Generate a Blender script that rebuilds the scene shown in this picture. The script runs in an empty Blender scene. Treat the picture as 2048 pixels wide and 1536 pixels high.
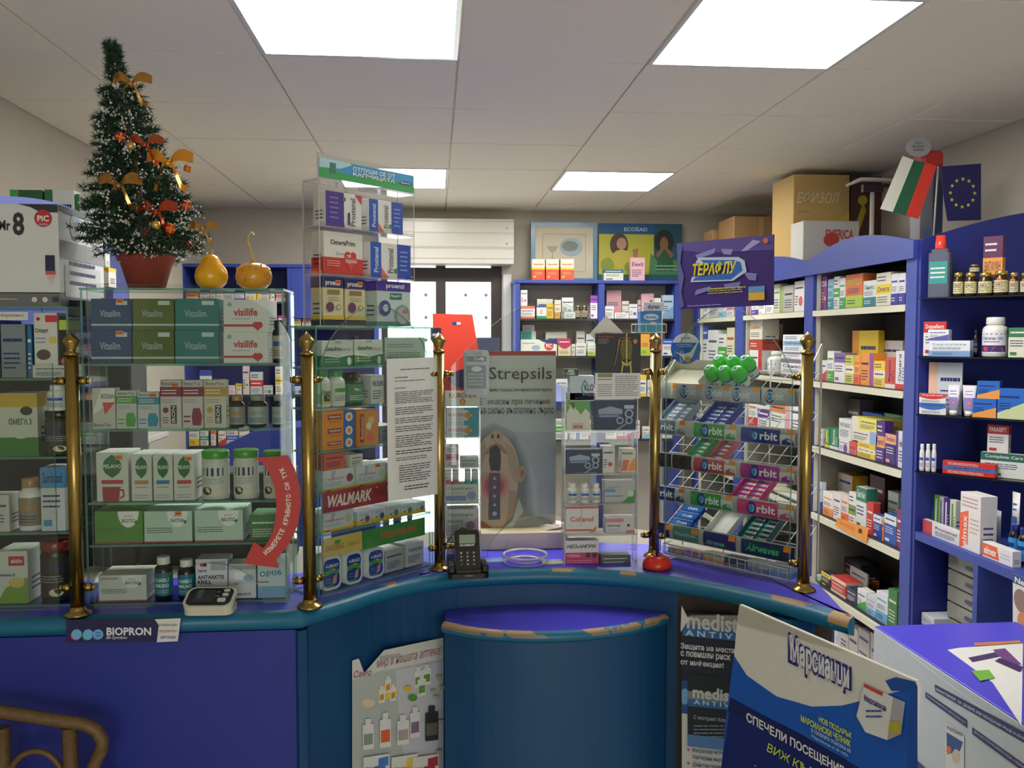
import bpy, math, random
import numpy as np
from mathutils import Vector, Matrix
random.seed(7)
S = bpy.context.scene
COL = S.collection
PI = math.pi

# ------------------------------------------------------------------ camera
FPX, HC = 1770.0, 1.6                     # focal length in pixels of the 2048 px frame, eye height
PITCH = math.atan((768 - 675) / FPX)
YAW = math.atan((1024 - 870) / FPX * math.cos(PITCH))
cd = bpy.data.cameras.new('camera'); cam = bpy.data.objects.new('camera', cd); COL.objects.link(cam)
cd.sensor_width = 36; cd.lens = FPX / 2048 * 36; cd.clip_start = .02
cam.location = (0, 0, HC); cam.rotation_euler = (PI / 2 - PITCH, 0, -YAW)
S.camera = cam

# ------------------------------------------------------------------ world, light, exposure
w = bpy.data.worlds.new('world'); S.world = w; w.use_nodes = True
bg = w.node_tree.nodes['Background']; bg.inputs[0].default_value = (.97, .97, .95, 1); bg.inputs[1].default_value = 5.2
LAMP = 23.0                                # radiance of the luminous ceiling panels
S.view_settings.view_transform = 'Standard'; S.view_settings.look = 'None'
S.view_settings.gamma = 1; S.view_settings.use_curve_mapping = False
S.view_settings.exposure = 0.0
try:
    S.cycles.use_denoising = True; S.cycles.transparent_max_bounces = 32
    S.cycles.max_bounces = 8; S.cycles.diffuse_bounces = 4; S.cycles.glossy_bounces = 3
    S.cycles.sample_clamp_indirect = 4; S.cycles.caustics_reflective = False; S.cycles.caustics_refractive = False
except Exception: pass

# ------------------------------------------------------------------ survey of the place
Fv = np.array([math.sin(YAW) * math.cos(PITCH), math.cos(YAW) * math.cos(PITCH), -math.sin(PITCH)])
Rv = np.array([math.cos(YAW), -math.sin(YAW), 0]); Uv = np.cross(Rv, Fv)
def ray(px, py): return Fv * FPX + Rv * (px - 1024) + Uv * (768 - py)
def atZ(px, py, z):
    d = ray(px, py); t = (z - HC) / d[2]; return Vector((d[0] * t, d[1] * t, z))
def atY(px, py, y):
    d = ray(px, py); t = y / d[1]; return Vector((d[0] * t, y, HC + d[2] * t))
class Frame:
    """vertical plane through a (x,y) towards b; s runs along it, local y points away from the viewer"""
    def __init__(f, a, b):
        f.a = Vector(a); f.u = (Vector(b) - f.a).normalized(); f.n = Vector((-f.u.y, f.u.x)); f.ang = math.atan2(f.u.y, f.u.x); f.len = (Vector(b) - f.a).length
    def hit(f, px, py, inset=0.0):
        d = ray(px, py); o = f.a + f.n * inset
        t = o.dot(f.n) / (d[0] * f.n.x + d[1] * f.n.y)
        p = Vector((d[0] * t, d[1] * t)); return (p - f.a).dot(f.u), HC + d[2] * t
    def at(f, s, inset=0.0, z=0.0):
        p = f.a + f.u * s + f.n * inset; return Vector((p.x, p.y, z))
def polyhit(px, py, poly):
    d = ray(px, py); D = Vector((d[0], d[1]))
    for a, b in zip(poly, poly[1:]):
        a = Vector(a); e = Vector(b) - a; den = D.x * e.y - D.y * e.x
        if abs(den) < 1e-9: continue
        t = (a.x * e.y - a.y * e.x) / den; k = (a.x * D.y - a.y * D.x) / den
        if 0 <= k <= 1 and t > 0: return Vector((d[0] * t, d[1] * t, HC + d[2] * t))

# ------------------------------------------------------------------ colours and materials
def lin(h):
    if isinstance(h, (tuple, list)): return (*h[:3], 1)
    h = PAL.get(h, h); r = [int(h[i:i + 2], 16) / 255 for i in (0, 2, 4)]
    return (*[c / 12.92 if c < .04045 else ((c + .055) / 1.055) ** 2.4 for c in r], 1)
PAL = dict(w='e6e6e0', c='ddd6b0', r='c8282a', o='e8862c', y='e6c52e', g='4aa03c', G='1f5a34', t='2f8f8a', b='2a55b8', n='23235e', p='5a3494',
           k='e0a3b4', m='b8306e', l='8fc0dc', x='17171a', s='9a9c9c', B='a8845a', d='4a2a1c', h='c6c8c4', v='2d2d9c')
CN = dict(w='white', c='cream', r='red', o='orange', y='yellow', g='green', G='dark green', t='teal', b='blue', n='navy', p='purple', k='pink',
          m='magenta', l='pale blue', x='black', s='grey', B='brown', d='dark brown', h='light grey', v='violet')
MATS = {}
def newmat(name):
    m = bpy.data.materials.new(name); m.use_nodes = True; MATS[name] = m
    return m, m.node_tree.nodes, m.node_tree.links, m.node_tree.nodes['Principled BSDF']
def mottled(name, base=None, rough=.5, metal=0, var=.08, scale=20, bump=0, coat=0, spec=.5):
    """procedural: base colour (or the print attribute) broken up by noise, with fine relief"""
    m, N, L, P = newmat(name)
    tc = N.new('ShaderNodeTexCoord'); nz = N.new('ShaderNodeTexNoise'); nz.inputs['Scale'].default_value = scale; nz.inputs['Detail'].default_value = 3
    L.new(tc.outputs['Object'], nz.inputs['Vector'])
    mr = N.new('ShaderNodeMapRange'); mr.inputs[3].default_value = 1 - var; mr.inputs[4].default_value = 1 + var; L.new(nz.outputs['Fac'], mr.inputs[0])
    mx = N.new('ShaderNodeVectorMath'); mx.operation = 'SCALE'; L.new(mr.outputs[0], mx.inputs['Scale'])
    if base is None:
        at = N.new('ShaderNodeAttribute'); at.attribute_name = 'Col'; L.new(at.outputs['Color'], mx.inputs[0])
    else:
        mx.inputs[0].default_value = lin(base)[:3]
    L.new(mx.outputs[0], P.inputs['Base Color'])
    P.inputs['Roughness'].default_value = rough; P.inputs['Metallic'].default_value = metal; P.inputs['Coat Weight'].default_value = coat
    P.inputs['Specular IOR Level'].default_value = spec
    if bump:
        b = N.new('ShaderNodeBump'); b.inputs['Strength'].default_value = bump; b.inputs['Distance'].default_value = .002
        L.new(nz.outputs['Fac'], b.inputs['Height']); L.new(b.outputs[0], P.inputs['Normal'])
    return m
mottled('card', None, .5, 0, .05, 40)
mottled('gloss', None, .22, 0, .03, 30)
mottled('foil', None, .25, .7, .1, 60, .2)
mottled('wall', 'c4bcac', .85, 0, .05, 6, .15)
mottled('liner', '8c887a', .6, 0, .08, 10)
mottled('ceiling', 'f4ecd6', .9, 0, .04, 90, .2)
mottled('laminate', '33469a', .45, 0, .06, 12)
mottled('laminate_dark', '232e80', .5, 0, .08, 9)
mottled('panel', '1e2c90', .5, 0, .12, 3)
mottled('worktop', '4a42cc', .35, 0, .06, 8)
mottled('white_edge', 'd8d4c0', .5, 0, .05, 10)
mottled('floor', 'd8d2c4', .5, 0, .15, 8)
mottled('brass', 'a58c52', .26, 1, .25, 35, .03)
mottled('chrome', 'c8c8c8', .18, 1, .05, 30)
mottled('wire', 'd8d8d4', .35, 0, .04, 30)
mottled('darkframe', '3a302c', .5, 0, .1, 20)
mottled('needle', None, .6, 0, .3, 60)
mottled('rattan', '6a5030', .5, 0, .45, 90, .8)
mottled('terracotta', '8a3a2c', .75, 0, .14, 60, .4)
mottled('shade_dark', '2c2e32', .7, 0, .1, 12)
def paint_teal():
    m, N, L, P = newmat('teal')             # painted edge, worn through to bare board on its upper lip
    tc = N.new('ShaderNodeTexCoord'); sp = N.new('ShaderNodeSeparateXYZ'); L.new(tc.outputs['Object'], sp.inputs[0])
    at = N.new('ShaderNodeAttribute'); at.attribute_name = 'Col'
    n1 = N.new('ShaderNodeTexNoise'); n1.inputs['Scale'].default_value = 9; n1.inputs['Detail'].default_value = 5; n1.inputs['Roughness'].default_value = .6; L.new(tc.outputs['Object'], n1.inputs['Vector'])
    rm = N.new('ShaderNodeMapRange'); rm.inputs[1].default_value = .53; rm.inputs[2].default_value = .545; L.new(n1.outputs['Fac'], rm.inputs[0])
    mu = N.new('ShaderNodeMath'); mu.operation = 'MULTIPLY'; L.new(rm.outputs[0], mu.inputs[0]); L.new(at.outputs['Fac'], mu.inputs[1])
    mx = N.new('ShaderNodeMix'); mx.data_type = 'RGBA'; mx.inputs[6].default_value = lin('14688c'); mx.inputs[7].default_value = lin('b08a58')
    L.new(mu.outputs[0], mx.inputs[0]); L.new(mx.outputs[2], P.inputs['Base Color']); P.inputs['Roughness'].default_value = .38
paint_teal()
mottled('teal_panel', '084474', .5, 0, .12, 4)
def glassy(name, tint, rough=.0, refl=1.0, alpha=None):
    m, N, L, P = newmat(name)
    for n in list(N):
        if n.type == 'BSDF_PRINCIPLED': N.remove(n)
    tr = N.new('ShaderNodeBsdfTransparent'); tr.inputs[0].default_value = (*tint, 1)
    gl = N.new('ShaderNodeBsdfGlossy'); gl.inputs['Roughness'].default_value = rough; gl.inputs[0].default_value = (refl, refl, refl, 1)
    lw = N.new('ShaderNodeLayerWeight'); lw.inputs['Blend'].default_value = .5; pw = N.new('ShaderNodeMath'); pw.operation = 'POWER'; pw.inputs[1].default_value = 4
    fr = N.new('ShaderNodeMath'); fr.operation = 'MULTIPLY_ADD'; fr.inputs[1].default_value = .5; fr.inputs[2].default_value = .03
    L.new(lw.outputs['Facing'], pw.inputs[0]); L.new(pw.outputs[0], fr.inputs[0]); mx = N.new('ShaderNodeMixShader')
    nz = N.new('ShaderNodeTexNoise'); nz.inputs['Scale'].default_value = 3; bp = N.new('ShaderNodeBump'); bp.inputs['Strength'].default_value = .02
    L.new(nz.outputs['Fac'], bp.inputs['Height']); L.new(bp.outputs[0], gl.inputs['Normal'])
    L.new(fr.outputs[0], mx.inputs[0]); L.new(tr.outputs[0], mx.inputs[1]); L.new(gl.outputs[0], mx.inputs[2])
    out = [n for n in N if n.type == 'OUTPUT_MATERIAL'][0]
    if alpha is not None:
        df = N.new('ShaderNodeBsdfPrincipled'); df.inputs['Base Color'].default_value = lin(alpha[1]); df.inputs['Roughness'].default_value = .15
        m2 = N.new('ShaderNodeMixShader'); m2.inputs[0].default_value = alpha[0]
        L.new(mx.outputs[0], m2.inputs[1]); L.new(df.outputs[0], m2.inputs[2]); L.new(m2.outputs[0], out.inputs[0])
    else: L.new(mx.outputs[0], out.inputs[0])
glassy('glass', (.925, .95, .935))
glassy('glass_edge', (.45, .68, .62), .1, 1, (.45, '7fb5a4'))
glassy('acrylic', (.95, .95, .95), .02)
glassy('acrylic_edge', (.8, .8, .8), .05, 1, (.5, 'dcdcd8'))
glassy('tinted', (.22, .15, .1), .05)
def emit(name, col, k, soft=0):
    m, N, L, P = newmat(name); P.inputs['Base Color'].default_value = (.8, .8, .8, 1)
    P.inputs['Emission Color'].default_value = (*col, 1); P.inputs['Emission Strength'].default_value = k
    nz = N.new('ShaderNodeTexNoise'); nz.inputs['Scale'].default_value = 60
    mr = N.new('ShaderNodeMapRange'); mr.inputs[3].default_value = k * .98; mr.inputs[4].default_value = k * 1.02
    L.new(nz.outputs['Fac'], mr.inputs[0]); L.new(mr.outputs[0], P.inputs['Emission Strength'])
emit('lamp', (1, .975, .92), LAMP)

# ------------------------------------------------------------------ mesh builder
TXT = {}
def textmesh(s, bold=.012, shear=0):
    k = (s, bold, shear)
    if k not in TXT:
        c = bpy.data.curves.new('t', 'FONT'); c.body = s; c.resolution_u = 2; c.offset = bold; c.shear = shear
        o = bpy.data.objects.new('t', c); COL.objects.link(o)
        dg = bpy.context.evaluated_depsgraph_get(); m = o.evaluated_get(dg).to_mesh()
        V = [(v.co.x, v.co.y) for v in m.vertices]; F = [tuple(p.vertices) for p in m.polygons]
        xs = [a for a, _ in V] or [0, 1]; ys = [b for _, b in V] or [0, 1]; x0, y0 = min(xs), min(ys); sx = (max(xs) - x0) or 1; sy = (max(ys) - y0) or 1
        TXT[k] = ([((a - x0) / sx, (b - y0) / sy) for a, b in V], F, sx / sy)
        bpy.data.objects.remove(o); bpy.data.curves.remove(c)
    return TXT[k]
class MB:
    def __init__(s, mat='card', col='w'):
        s.v = []; s.f = []; s.c = []; s.m = []; s.sm = []; s.mats = []; s.mat = mat; s.col = col; s.M = None
    def vert(s, p):
        if s.M is not None: p = s.M @ Vector(p)
        s.v.append(tuple(p)); return len(s.v) - 1
    def face(s, ids, col=None, mat=None, smooth=False):
        mat = mat or s.mat
        if mat not in s.mats: s.mats.append(mat)
        s.f.append(tuple(ids)); s.c.append(lin(col if col is not None else s.col)); s.m.append(s.mats.index(mat)); s.sm.append(smooth)
    def poly(s, pts, col=None, mat=None, smooth=False): s.face([s.vert(p) for p in pts], col, mat, smooth)
    def box(s, a, b, col=None, mat=None, ch=0.0, edge=None):
        x0, y0, z0 = a; x1, y1, z1 = b
        if ch <= 0:
            i = [s.vert(p) for p in ((x0,y0,z0),(x1,y0,z0),(x1,y1,z0),(x0,y1,z0),(x0,y0,z1),(x1,y0,z1),(x1,y1,z1),(x0,y1,z1))]
            fs = ((0,3,2,1),(4,5,6,7),(0,1,5,4),(2,3,7,6),(1,2,6,5),(3,0,4,7)); ext = (z1-z0, z1-z0, y1-y0, y1-y0, x1-x0, x1-x0)
            for q, e in zip(fs, ext): s.face([i[k] for k in q], col, edge if (edge and e > min(ext) + 1e-6) else mat)
            return
        X = (x0, x1); Y = (y0, y1); Z = (z0, z1); g = {}
        for i in (0, 1):
            for j in (0, 1):
                for k in (0, 1):
                    dx, dy, dz = (ch if i == 0 else -ch), (ch if j == 0 else -ch), (ch if k == 0 else -ch)
                    g[i,j,k,0] = s.vert((X[i], Y[j]+dy, Z[k]+dz)); g[i,j,k,1] = s.vert((X[i]+dx, Y[j], Z[k]+dz)); g[i,j,k,2] = s.vert((X[i]+dx, Y[j]+dy, Z[k]))
        G = lambda *t: [g[q] for q in t]
        s.face(G((0,0,0,0),(0,0,1,0),(0,1,1,0),(0,1,0,0)), col, mat); s.face(G((1,0,0,0),(1,1,0,0),(1,1,1,0),(1,0,1,0)), col, mat)
        s.face(G((0,0,0,1),(1,0,0,1),(1,0,1,1),(0,0,1,1)), col, mat); s.face(G((0,1,0,1),(0,1,1,1),(1,1,1,1),(1,1,0,1)), col, mat)
        s.face(G((0,0,0,2),(0,1,0,2),(1,1,0,2),(1,0,0,2)), col, mat); s.face(G((0,0,1,2),(1,0,1,2),(1,1,1,2),(0,1,1,2)), col, mat)
        for i in (0, 1):
            for j in (0, 1):
                s.face(G((i,j,0,0),(i,j,1,0),(i,j,1,1),(i,j,0,1)), col, mat); s.face(G((i,0,j,0),(i,1,j,0),(i,1,j,2),(i,0,j,2)), col, mat); s.face(G((0,i,j,1),(1,i,j,1),(1,i,j,2),(0,i,j,2)), col, mat)
        for i in (0, 1):
            for j in (0, 1):
                for k in (0, 1): s.face(G((i,j,k,0),(i,j,k,1),(i,j,k,2)), col, mat)
    def prism(s, out, h0, h1, axis='z', col=None, mat=None, side=None, sidecol=None, smooth=False):
        """extrude a 2-D outline; axis z: (x,y)->z, axis y: (x,z)->y"""
        f = (lambda p, h: (p[0], p[1], h)) if axis == 'z' else (lambda p, h: (p[0], h, p[1]))
        a = [s.vert(f(p, h0)) for p in out]; b = [s.vert(f(p, h1)) for p in out]; n = len(out)
        s.face(a[::-1], col, mat); s.face(b, col, mat)
        for i in range(n): s.face((a[i], a[(i+1) % n], b[(i+1) % n], b[i]), sidecol if sidecol is not None else col, side or mat, smooth)
    def lathe(s, prof, n=20, c=(0, 0), cols=None, mat=None, cap=True, sx=1, sy=1):
        rings = []
        for r, z in prof: rings.append([s.vert((c[0] + r * sx * math.cos(2*PI*k/n), c[1] + r * sy * math.sin(2*PI*k/n), z)) for k in range(n)])
        for j in range(len(prof) - 1):
            cc = cols[j] if cols else None
            for k in range(n): s.face((rings[j][k], rings[j][(k+1) % n], rings[j+1][(k+1) % n], rings[j+1][k]), cc, mat, True)
        if cap:
            s.face(rings[0][::-1], cols[0] if cols else None, mat); s.face(rings[-1], cols[-1] if cols else None, mat)
    def tube(s, pts, r, n=8, col=None, mat=None, closed=False):
        pts = [Vector(p) for p in pts]; N = len(pts); rings = []; R = r if isinstance(r, (list, tuple)) else [r] * N
        up = None
        for i, p in enumerate(pts):
            if closed: t = pts[(i+1) % N] - pts[i-1]
            else: t = pts[min(i+1, N-1)] - pts[max(i-1, 0)]
            t.normalize()
            if up is None: up = Vector((0, 0, 1)) if abs(t.z) < .9 else Vector((1, 0, 0))
            a = t.cross(up).normalized(); up = a.cross(t).normalized()
            rings.append([s.vert(p + (a * math.cos(2*PI*k/n) + up * math.sin(2*PI*k/n)) * R[i]) for k in range(n)])
        for i in range(N if closed else N - 1):
            A, B_ = rings[i], rings[(i+1) % N]
            for k in range(n): s.face((A[k], A[(k+1) % n], B_[(k+1) % n], B_[k]), col, mat, True)
        if not closed: s.face(rings[0][::-1], col, mat); s.face(rings[-1], col, mat)
    def ball(s, c, r, col=None, mat=None, n=12, sz=1):
        m = n // 2; prof = [(max(r * math.sin(PI*i/m), r*.01), c[2] - r * sz * math.cos(PI*i/m)) for i in range(m + 1)]
        s.lathe(prof, n, (c[0], c[1]), None if col is None else [col] * (m + 1), mat)
    def decal(s, ops, mp, W=1.0, H=1.0, mat=None):
        """flat print: ops in 0..1 coordinates, mp(u,v,k) gives the point of layer k on the surface"""
        k = 0
        for o in ops:
            k += 1; t = o[0]
            if t == 'r':
                _, x0, y0, x1, y1, c = o; n = max(1, int((x1 - x0) * 6)) if W < 0 else 1
                for i in range(n):
                    a = x0 + (x1-x0)*i/n; b = x0 + (x1-x0)*(i+1)/n
                    s.poly([mp(a,y0,k), mp(b,y0,k), mp(b,y1,k), mp(a,y1,k)], c, mat)
            elif t == 'c':
                _, x, y, r, c = o; q = abs(W) / H
                s.poly([mp(x + r*math.cos(2*PI*i/20), y + r*q*math.sin(2*PI*i/20), k) for i in range(20)], c, mat)
            elif t == 'e':
                _, x, y, rx, ry, c = o
                s.poly([mp(x + rx*math.cos(2*PI*i/20), y + ry*math.sin(2*PI*i/20), k) for i in range(20)], c, mat)
            elif t == 'p':
                s.poly([mp(x, y, k) for x, y in o[1]], o[2], mat)
            elif t == 't':
                _, txt, x0, y0, x1, y1, c = o[:7]; opt = o[7] if len(o) > 7 else ''
                V, F, asp = textmesh(txt, .075 if 'B' in opt else .03 if 'b' in opt else .0 if 'n' in opt else .012, .25 if 'i' in opt else 0)
                if 'v' in opt: P = [mp(x1 - b*(x1-x0), y0 + a*(y1-y0), k) for a, b in V]      # reads upwards
                elif 'd' in opt: P = [mp(x0 + b*(x1-x0), y1 - a*(y1-y0), k) for a, b in V]    # reads downwards
                elif 'u' in opt:                                                              # slanted
                    sl = o[8]; P = [mp(x0 + a*(x1-x0), y0 + b*(y1-y0) + a*sl, k) for a, b in V]
                else: P = [mp(x0 + a*(x1-x0), y0 + b*(y1-y0), k) for a, b in V]
                i0 = [s.vert(p) for p in P]
                for q in F: s.face([i0[j] for j in q], c, mat)
            elif t == 'l':                                                                    # lines of small print
                _, x0, y0, x1, y1, n, c = o[:7]; h = (y1-y0)/n
                for i in range(n):
                    y = y1 - h*(i + .7); x = x0; end = x1 - (x1-x0)*random.random()*(.35 if i % 4 == 3 else .06)
                    while x < end - .01:
                        e = min(end, x + (x1-x0)*random.uniform(.08, .24))
                        s.poly([mp(x,y,k), mp(e,y,k), mp(e,y+h*.34,k), mp(x,y+h*.34,k)], c, mat); x = e + (x1-x0)*.02
    def build(s, name, parent=None, loc=(0, 0, 0), rz=0.0, rot=None):
        me = bpy.data.meshes.new(name); me.from_pydata(s.v, [], s.f)
        for m in s.mats: me.materials.append(MATS[m])
        me.polygons.foreach_set('material_index', s.m); me.polygons.foreach_set('use_smooth', s.sm)
        ca = me.color_attributes.new('Col', 'FLOAT_COLOR', 'CORNER')
        a = np.repeat(np.array(s.c, dtype=np.float32), [len(f) for f in s.f], axis=0); ca.data.foreach_set('color', a.ravel())
        o = bpy.data.objects.new(name, me); COL.objects.link(o); o.location = loc; o.rotation_euler = rot if rot else (0, 0, rz)
        if parent is not None: o.parent = parent
        return o
def tag(o, label=None, cat=None, group=None, kind=None):
    if label: o['label'] = label
    if cat: o['category'] = cat
    if group: o['group'] = group
    if kind: o['kind'] = kind
    return o
def empty(name, label, cat, loc=(0, 0, 0), rz=0.0, group=None):
    o = bpy.data.objects.new(name, None); COL.objects.link(o); o.location = loc; o.rotation_euler = (0, 0, rz); o.empty_display_size = .05
    return tag(o, label, cat, group)
def struct(mb, name, label=None, **k): return tag(mb.build(name, **k), label, kind='structure')
def mirror_copy(o, parent=None):
    c = o.copy(); COL.objects.link(c); c.parent = parent
    for ch in list(o.children): mirror_copy(ch, c)
    return c
def rrect(x0, y0, x1, y1, r, n=4):
    P = []
    for cx, cy, a in ((x1-r, y0+r, -PI/2), (x1-r, y1-r, 0), (x0+r, y1-r, PI/2), (x0+r, y0+r, PI)):
        for i in range(n+1): P.append((cx + r*math.cos(a + PI/2*i/n), cy + r*math.sin(a + PI/2*i/n)))
    return P
def flatmap(w, h, y=0.0, x0=None, z0=0.0, eps=.00018):
    x0 = -w/2 if x0 is None else x0
    return lambda u, v, k: (x0 + u*w, y - .0002 - eps*k, z0 + v*h)
# ------------------------------------------------------------------ room shell
XL, XR, YB, YF, ZC = -1.62, 2.42, 6.36, -2.6, 2.5
struct((lambda m: (m.box((XL-.1, YF-.1, -.1), (XR+.1, YB+.1, 0)), m)[1])(MB('floor')), 'floor')
def wallbox(name, a, b): m = MB('wall'); m.box(a, b); return struct(m, name)
wallbox('wall_left', (XL-.12, YF, 0), (XL, YB, ZC+.15)); wallbox('wall_right', (XR, YF, 0), (XR+.12, YB, ZC+.15))
WX0, WX1, WZ0, WZ1 = atY(762, 700, YB).x, atY(1004, 700, YB).x, .05, 2.13    # glazed opening in the back wall
m = MB('wall'); m.box((XL-.1, YB, 0), (WX0, YB+.14, ZC+.15)); m.box((WX1, YB, 0), (XR+.1, YB+.14, ZC+.15)); m.box((WX0, YB, WZ1), (WX1, YB+.14, ZC+.15)); m.box((WX0, YB, 0), (WX1, YB+.14, WZ0))
struct(m, 'wall_back')
m = MB('wall'); m.box((XL-.1, YF-.12, 0), (-.9, YF, ZC+.15)); m.box((1.7, YF-.12, 0), (XR+.1, YF, ZC+.15)); m.box((-.9, YF-.12, 2.2), (1.7, YF, ZC+.15)); m.box((-.9, YF-.12, 0), (1.7, YF, .5))
struct(m, 'wall_front')
f = MB('darkframe')
for x in (-.9, .37, 1.64): f.box((x, YF-.1, .5), (x+.06, YF-.02, 2.2))
f.box((-.84, YF-.1, .5), (1.64, YF-.02, .56)); f.box((-.84, YF-.1, 2.14), (1.64, YF-.02, 2.2))
wf = struct(f, 'added_front_window')  # unseen window added behind the camera to let in front fill light
g = MB('glass'); g.box((-.84, YF-.07, .56), (.37, YF-.062, 2.14)); g.build('pane', wf); g = MB('glass'); g.box((.43, YF-.07, .56), (1.64, YF-.062, 2.14)); g.build('pane', wf)
for nm, y, x, zc, sx, sz, dr in (('added_window_portal', YF-.11, .4, 1.35, 2.6, 1.7, -1), ('daylight_back', YB+.13, (WX0+WX1)/2, 1.1, WX1-WX0, 2.0, 1)):  # the front portal serves the added window, the back one the glazed opening
    ld = bpy.data.lights.new(nm, 'AREA'); ld.shape = 'RECTANGLE'; ld.size = sx; ld.size_y = sz; ld.cycles.is_portal = True
    lo = bpy.data.objects.new(nm, ld); COL.objects.link(lo); lo.location = (x, y, zc); lo.rotation_euler = (PI/2 if dr < 0 else -PI/2, 0, 0)
# back window: dark frame, frosted panes with thin bars and small diamonds
f = MB('darkframe'); yw = YB+.03
def X_(px): return atY(px, 700, YB).x
for a, b in ((762, 775), (872, 892), (983, 1004)): f.box((X_(a), yw, WZ0), (X_(b), yw+.06, WZ1))
for z0, z1 in ((2.0, 2.1), (WZ0, .15)): f.box((WX0, yw+.001, z0), (WX1, yw+.058, z1))
win = struct(f, 'window_1')
for a, b in ((775, 872), (892, 983)):
    x0, x1 = X_(a), X_(b)
    g = MB('glass'); g.box((x0, yw+.03, .15), (x1, yw+.036, 2.0)); p = g.build('pane', win)
    bars = MB('gloss', 's'); xs = [X_(852)] if a == 775 else [X_(932), X_(973)]
    for z in (1.86, 1.6, 1.34, 1.08, .82):
        zz = HC + (675 - {1.86: 590, 1.6: 635, 1.34: 680, 1.08: 725, .82: 770}[z]) / FPX * YB
        bars.box((x0, yw+.024, zz-.002), (x1, yw+.03, zz+.002), 'h')
        for x in xs:
            d = .016; bars.prism([(x-d, zz), (x, zz-d), (x+d, zz), (x, zz+d)], yw+.018, yw+.028, 'y', '8a8c90')
    for x in xs: bars.box((x-.002, yw+.024, .15), (x+.002, yw+.03, 2.0), 'h')
    bars.build('glazing_bar', p)
m = MB('gloss', 'w'); m.box((X_(1006), YB-.03, 0), (X_(1022), YB, 2.05)); struct(m, 'trim_1')
# roller shutter box
y0 = YB-.22; xa, xb = atY(757, 480, y0).x, atY(1028, 480, y0).x
zt, zb = atY(900, 437, y0).z, atY(900, 527, y0).z
t = empty('roller_shutter_box', 'white metal roller shutter box with ribbed front above the back window', 'shutter box', ((xa+xb)/2, y0, zb))
W2 = (xb-xa)/2; Hh = zt-zb; m = MB('gloss', 'd8d6ca'); m.box((-W2, .006, 0), (W2, .218, Hh), ch=.004); m.build('housing', t)
for a, b in ((.0, .1), (.115, .32), (.345, .36), (.375, .66), (.69, .93), (.955, 1.0)):
    q = MB('gloss', 'd8d6ca'); q.box((-W2, 0, a*Hh), (W2, .0055, b*Hh), ch=.002); q.build('rib', t)
for z in (.45, .8):
    q = MB('chrome'); q.lathe([(.006, 0), (.006, .004), (.002, .006)], 10); o = q.build('screw', t, (W2-.05, 0, z*Hh), rot=(PI/2, 0, 0))
# ceiling
m = MB('ceiling'); m.box((XL, YF, ZC+.012), (XR, YB, ZC+.1)); ceil = struct(m, 'ceiling')
P = .622; GX, GY = .700, 2.30
lights = {(0, 0): 1, (-2, 0): 1, (0, 4): 1, (-2, 4): 1}
cache = {}; ii = 0
LT = {(0, 0): 'large bright square ceiling light nearest the scale and flags', (-2, 0): 'large bright square ceiling light in front of the small fir tree',
      (0, 4): 'small-looking far ceiling light above the framed picture', (-2, 4): 'far ceiling light partly behind the acrylic leaflet stand'}
for i in range(-4, 4):
    for j in range(-8, 8):
        x0, y0 = GX + i*P, GY + j*P; a, b, c, d = max(x0, XL), max(y0, YF), min(x0+P, XR), min(y0+P, YB)
        if c-a < .02 or d-b < .02: continue
        if (i, j) in lights:
            t = empty('ceiling_light', LT[(i, j)], 'ceiling light', (x0+P/2, y0+P/2, ZC-.004), 0, 'square light panels in the ceiling')
            h = P/2-.002; k = h-.014; m = MB('gloss', 'w')
            for q in (((-h, -h), (h, -k)), ((-h, k), (h, h)), ((-h, -k), (-k, k)), ((k, -k), (h, k))): m.box((*q[0], 0), (*q[1], .014))
            m.build('frame', t); m = MB('lamp'); m.box((-k, -k, .003), (k, k, .01)); m.build('diffuser', t); continue
        key = (round(c-a, 3), round(d-b, 3))
        if key not in cache:
            g = .0035; m = MB('ceiling'); m.box((g, g, 0), (c-a-g, d-b-g, .0115), ch=.0018); cache[key] = m.build('ceiling_tile', ceil, (a, b, ZC))
        else:
            o = cache[key].copy(); COL.objects.link(o); o.location = (a, b, ZC + random.uniform(-.0006, .0006))

# ------------------------------------------------------------------ counter
ZT = 1.05
FRONT = [(XL+.001, 1.775), (-.27, 1.775), (-.185, 1.862), (-.09, 1.965), (.03, 2.03), (.15, 2.052), (.27, 2.055), (.385, 2.03), (.495, 1.985), (.592, 1.915), (.675, 1.83), (.75, 1.74), (.803, 1.645)]
def smooth(P_, n=3):
    out = []
    for i in range(len(P_)-1):
        p0, p1, p2, p3 = [Vector(P_[max(0, min(len(P_)-1, i+k))]) for k in (-1, 0, 1, 2)]
        for q in range(n):
            t = q/n; out.append(.5*((2*p1) + (p2-p0)*t + (2*p0-5*p1+4*p2-p3)*t*t + (3*p1-p0-3*p2+p3)*t**3))
    out.append(Vector(P_[-1])); return out
EDGE = [Vector(FRONT[0])] + smooth(FRONT[1:], 4)
def offs(poly, d):
    out = []
    for i, p in enumerate(poly):
        t = (poly[min(i+1, len(poly)-1)] - poly[max(i-1, 0)]).normalized(); out.append(p + Vector((-t.y, t.x))*d)
    return out
back = [(.812, 1.66), (.862, 1.95), (.8, 2.3), (.55, 2.5), (0, 2.5), (-.3, 2.35), (XL+.001, 2.3)]
ctr = empty('counter', 'curved blue pharmacy counter with teal rounded edge and customer bay', 'counter', (0, 1.8, 0))
def C_(mb, name): o = mb.build(name, ctr, (0, -1.8, 0)); return o
inn = offs(EDGE, .022); mid_ = [(.85, 1.88), (.72, 2.1), (.6, 2.28), (.3, 2.36), (0, 2.34), (-.2, 2.16), (-.34, 2.06), (XL+.001, 2.06)]
m = MB('worktop'); m.prism([tuple(p) for p in inn] + [(.812, 1.66)] + mid_, ZT-.038, ZT, 'z'); C_(m, 'worktop')
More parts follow.
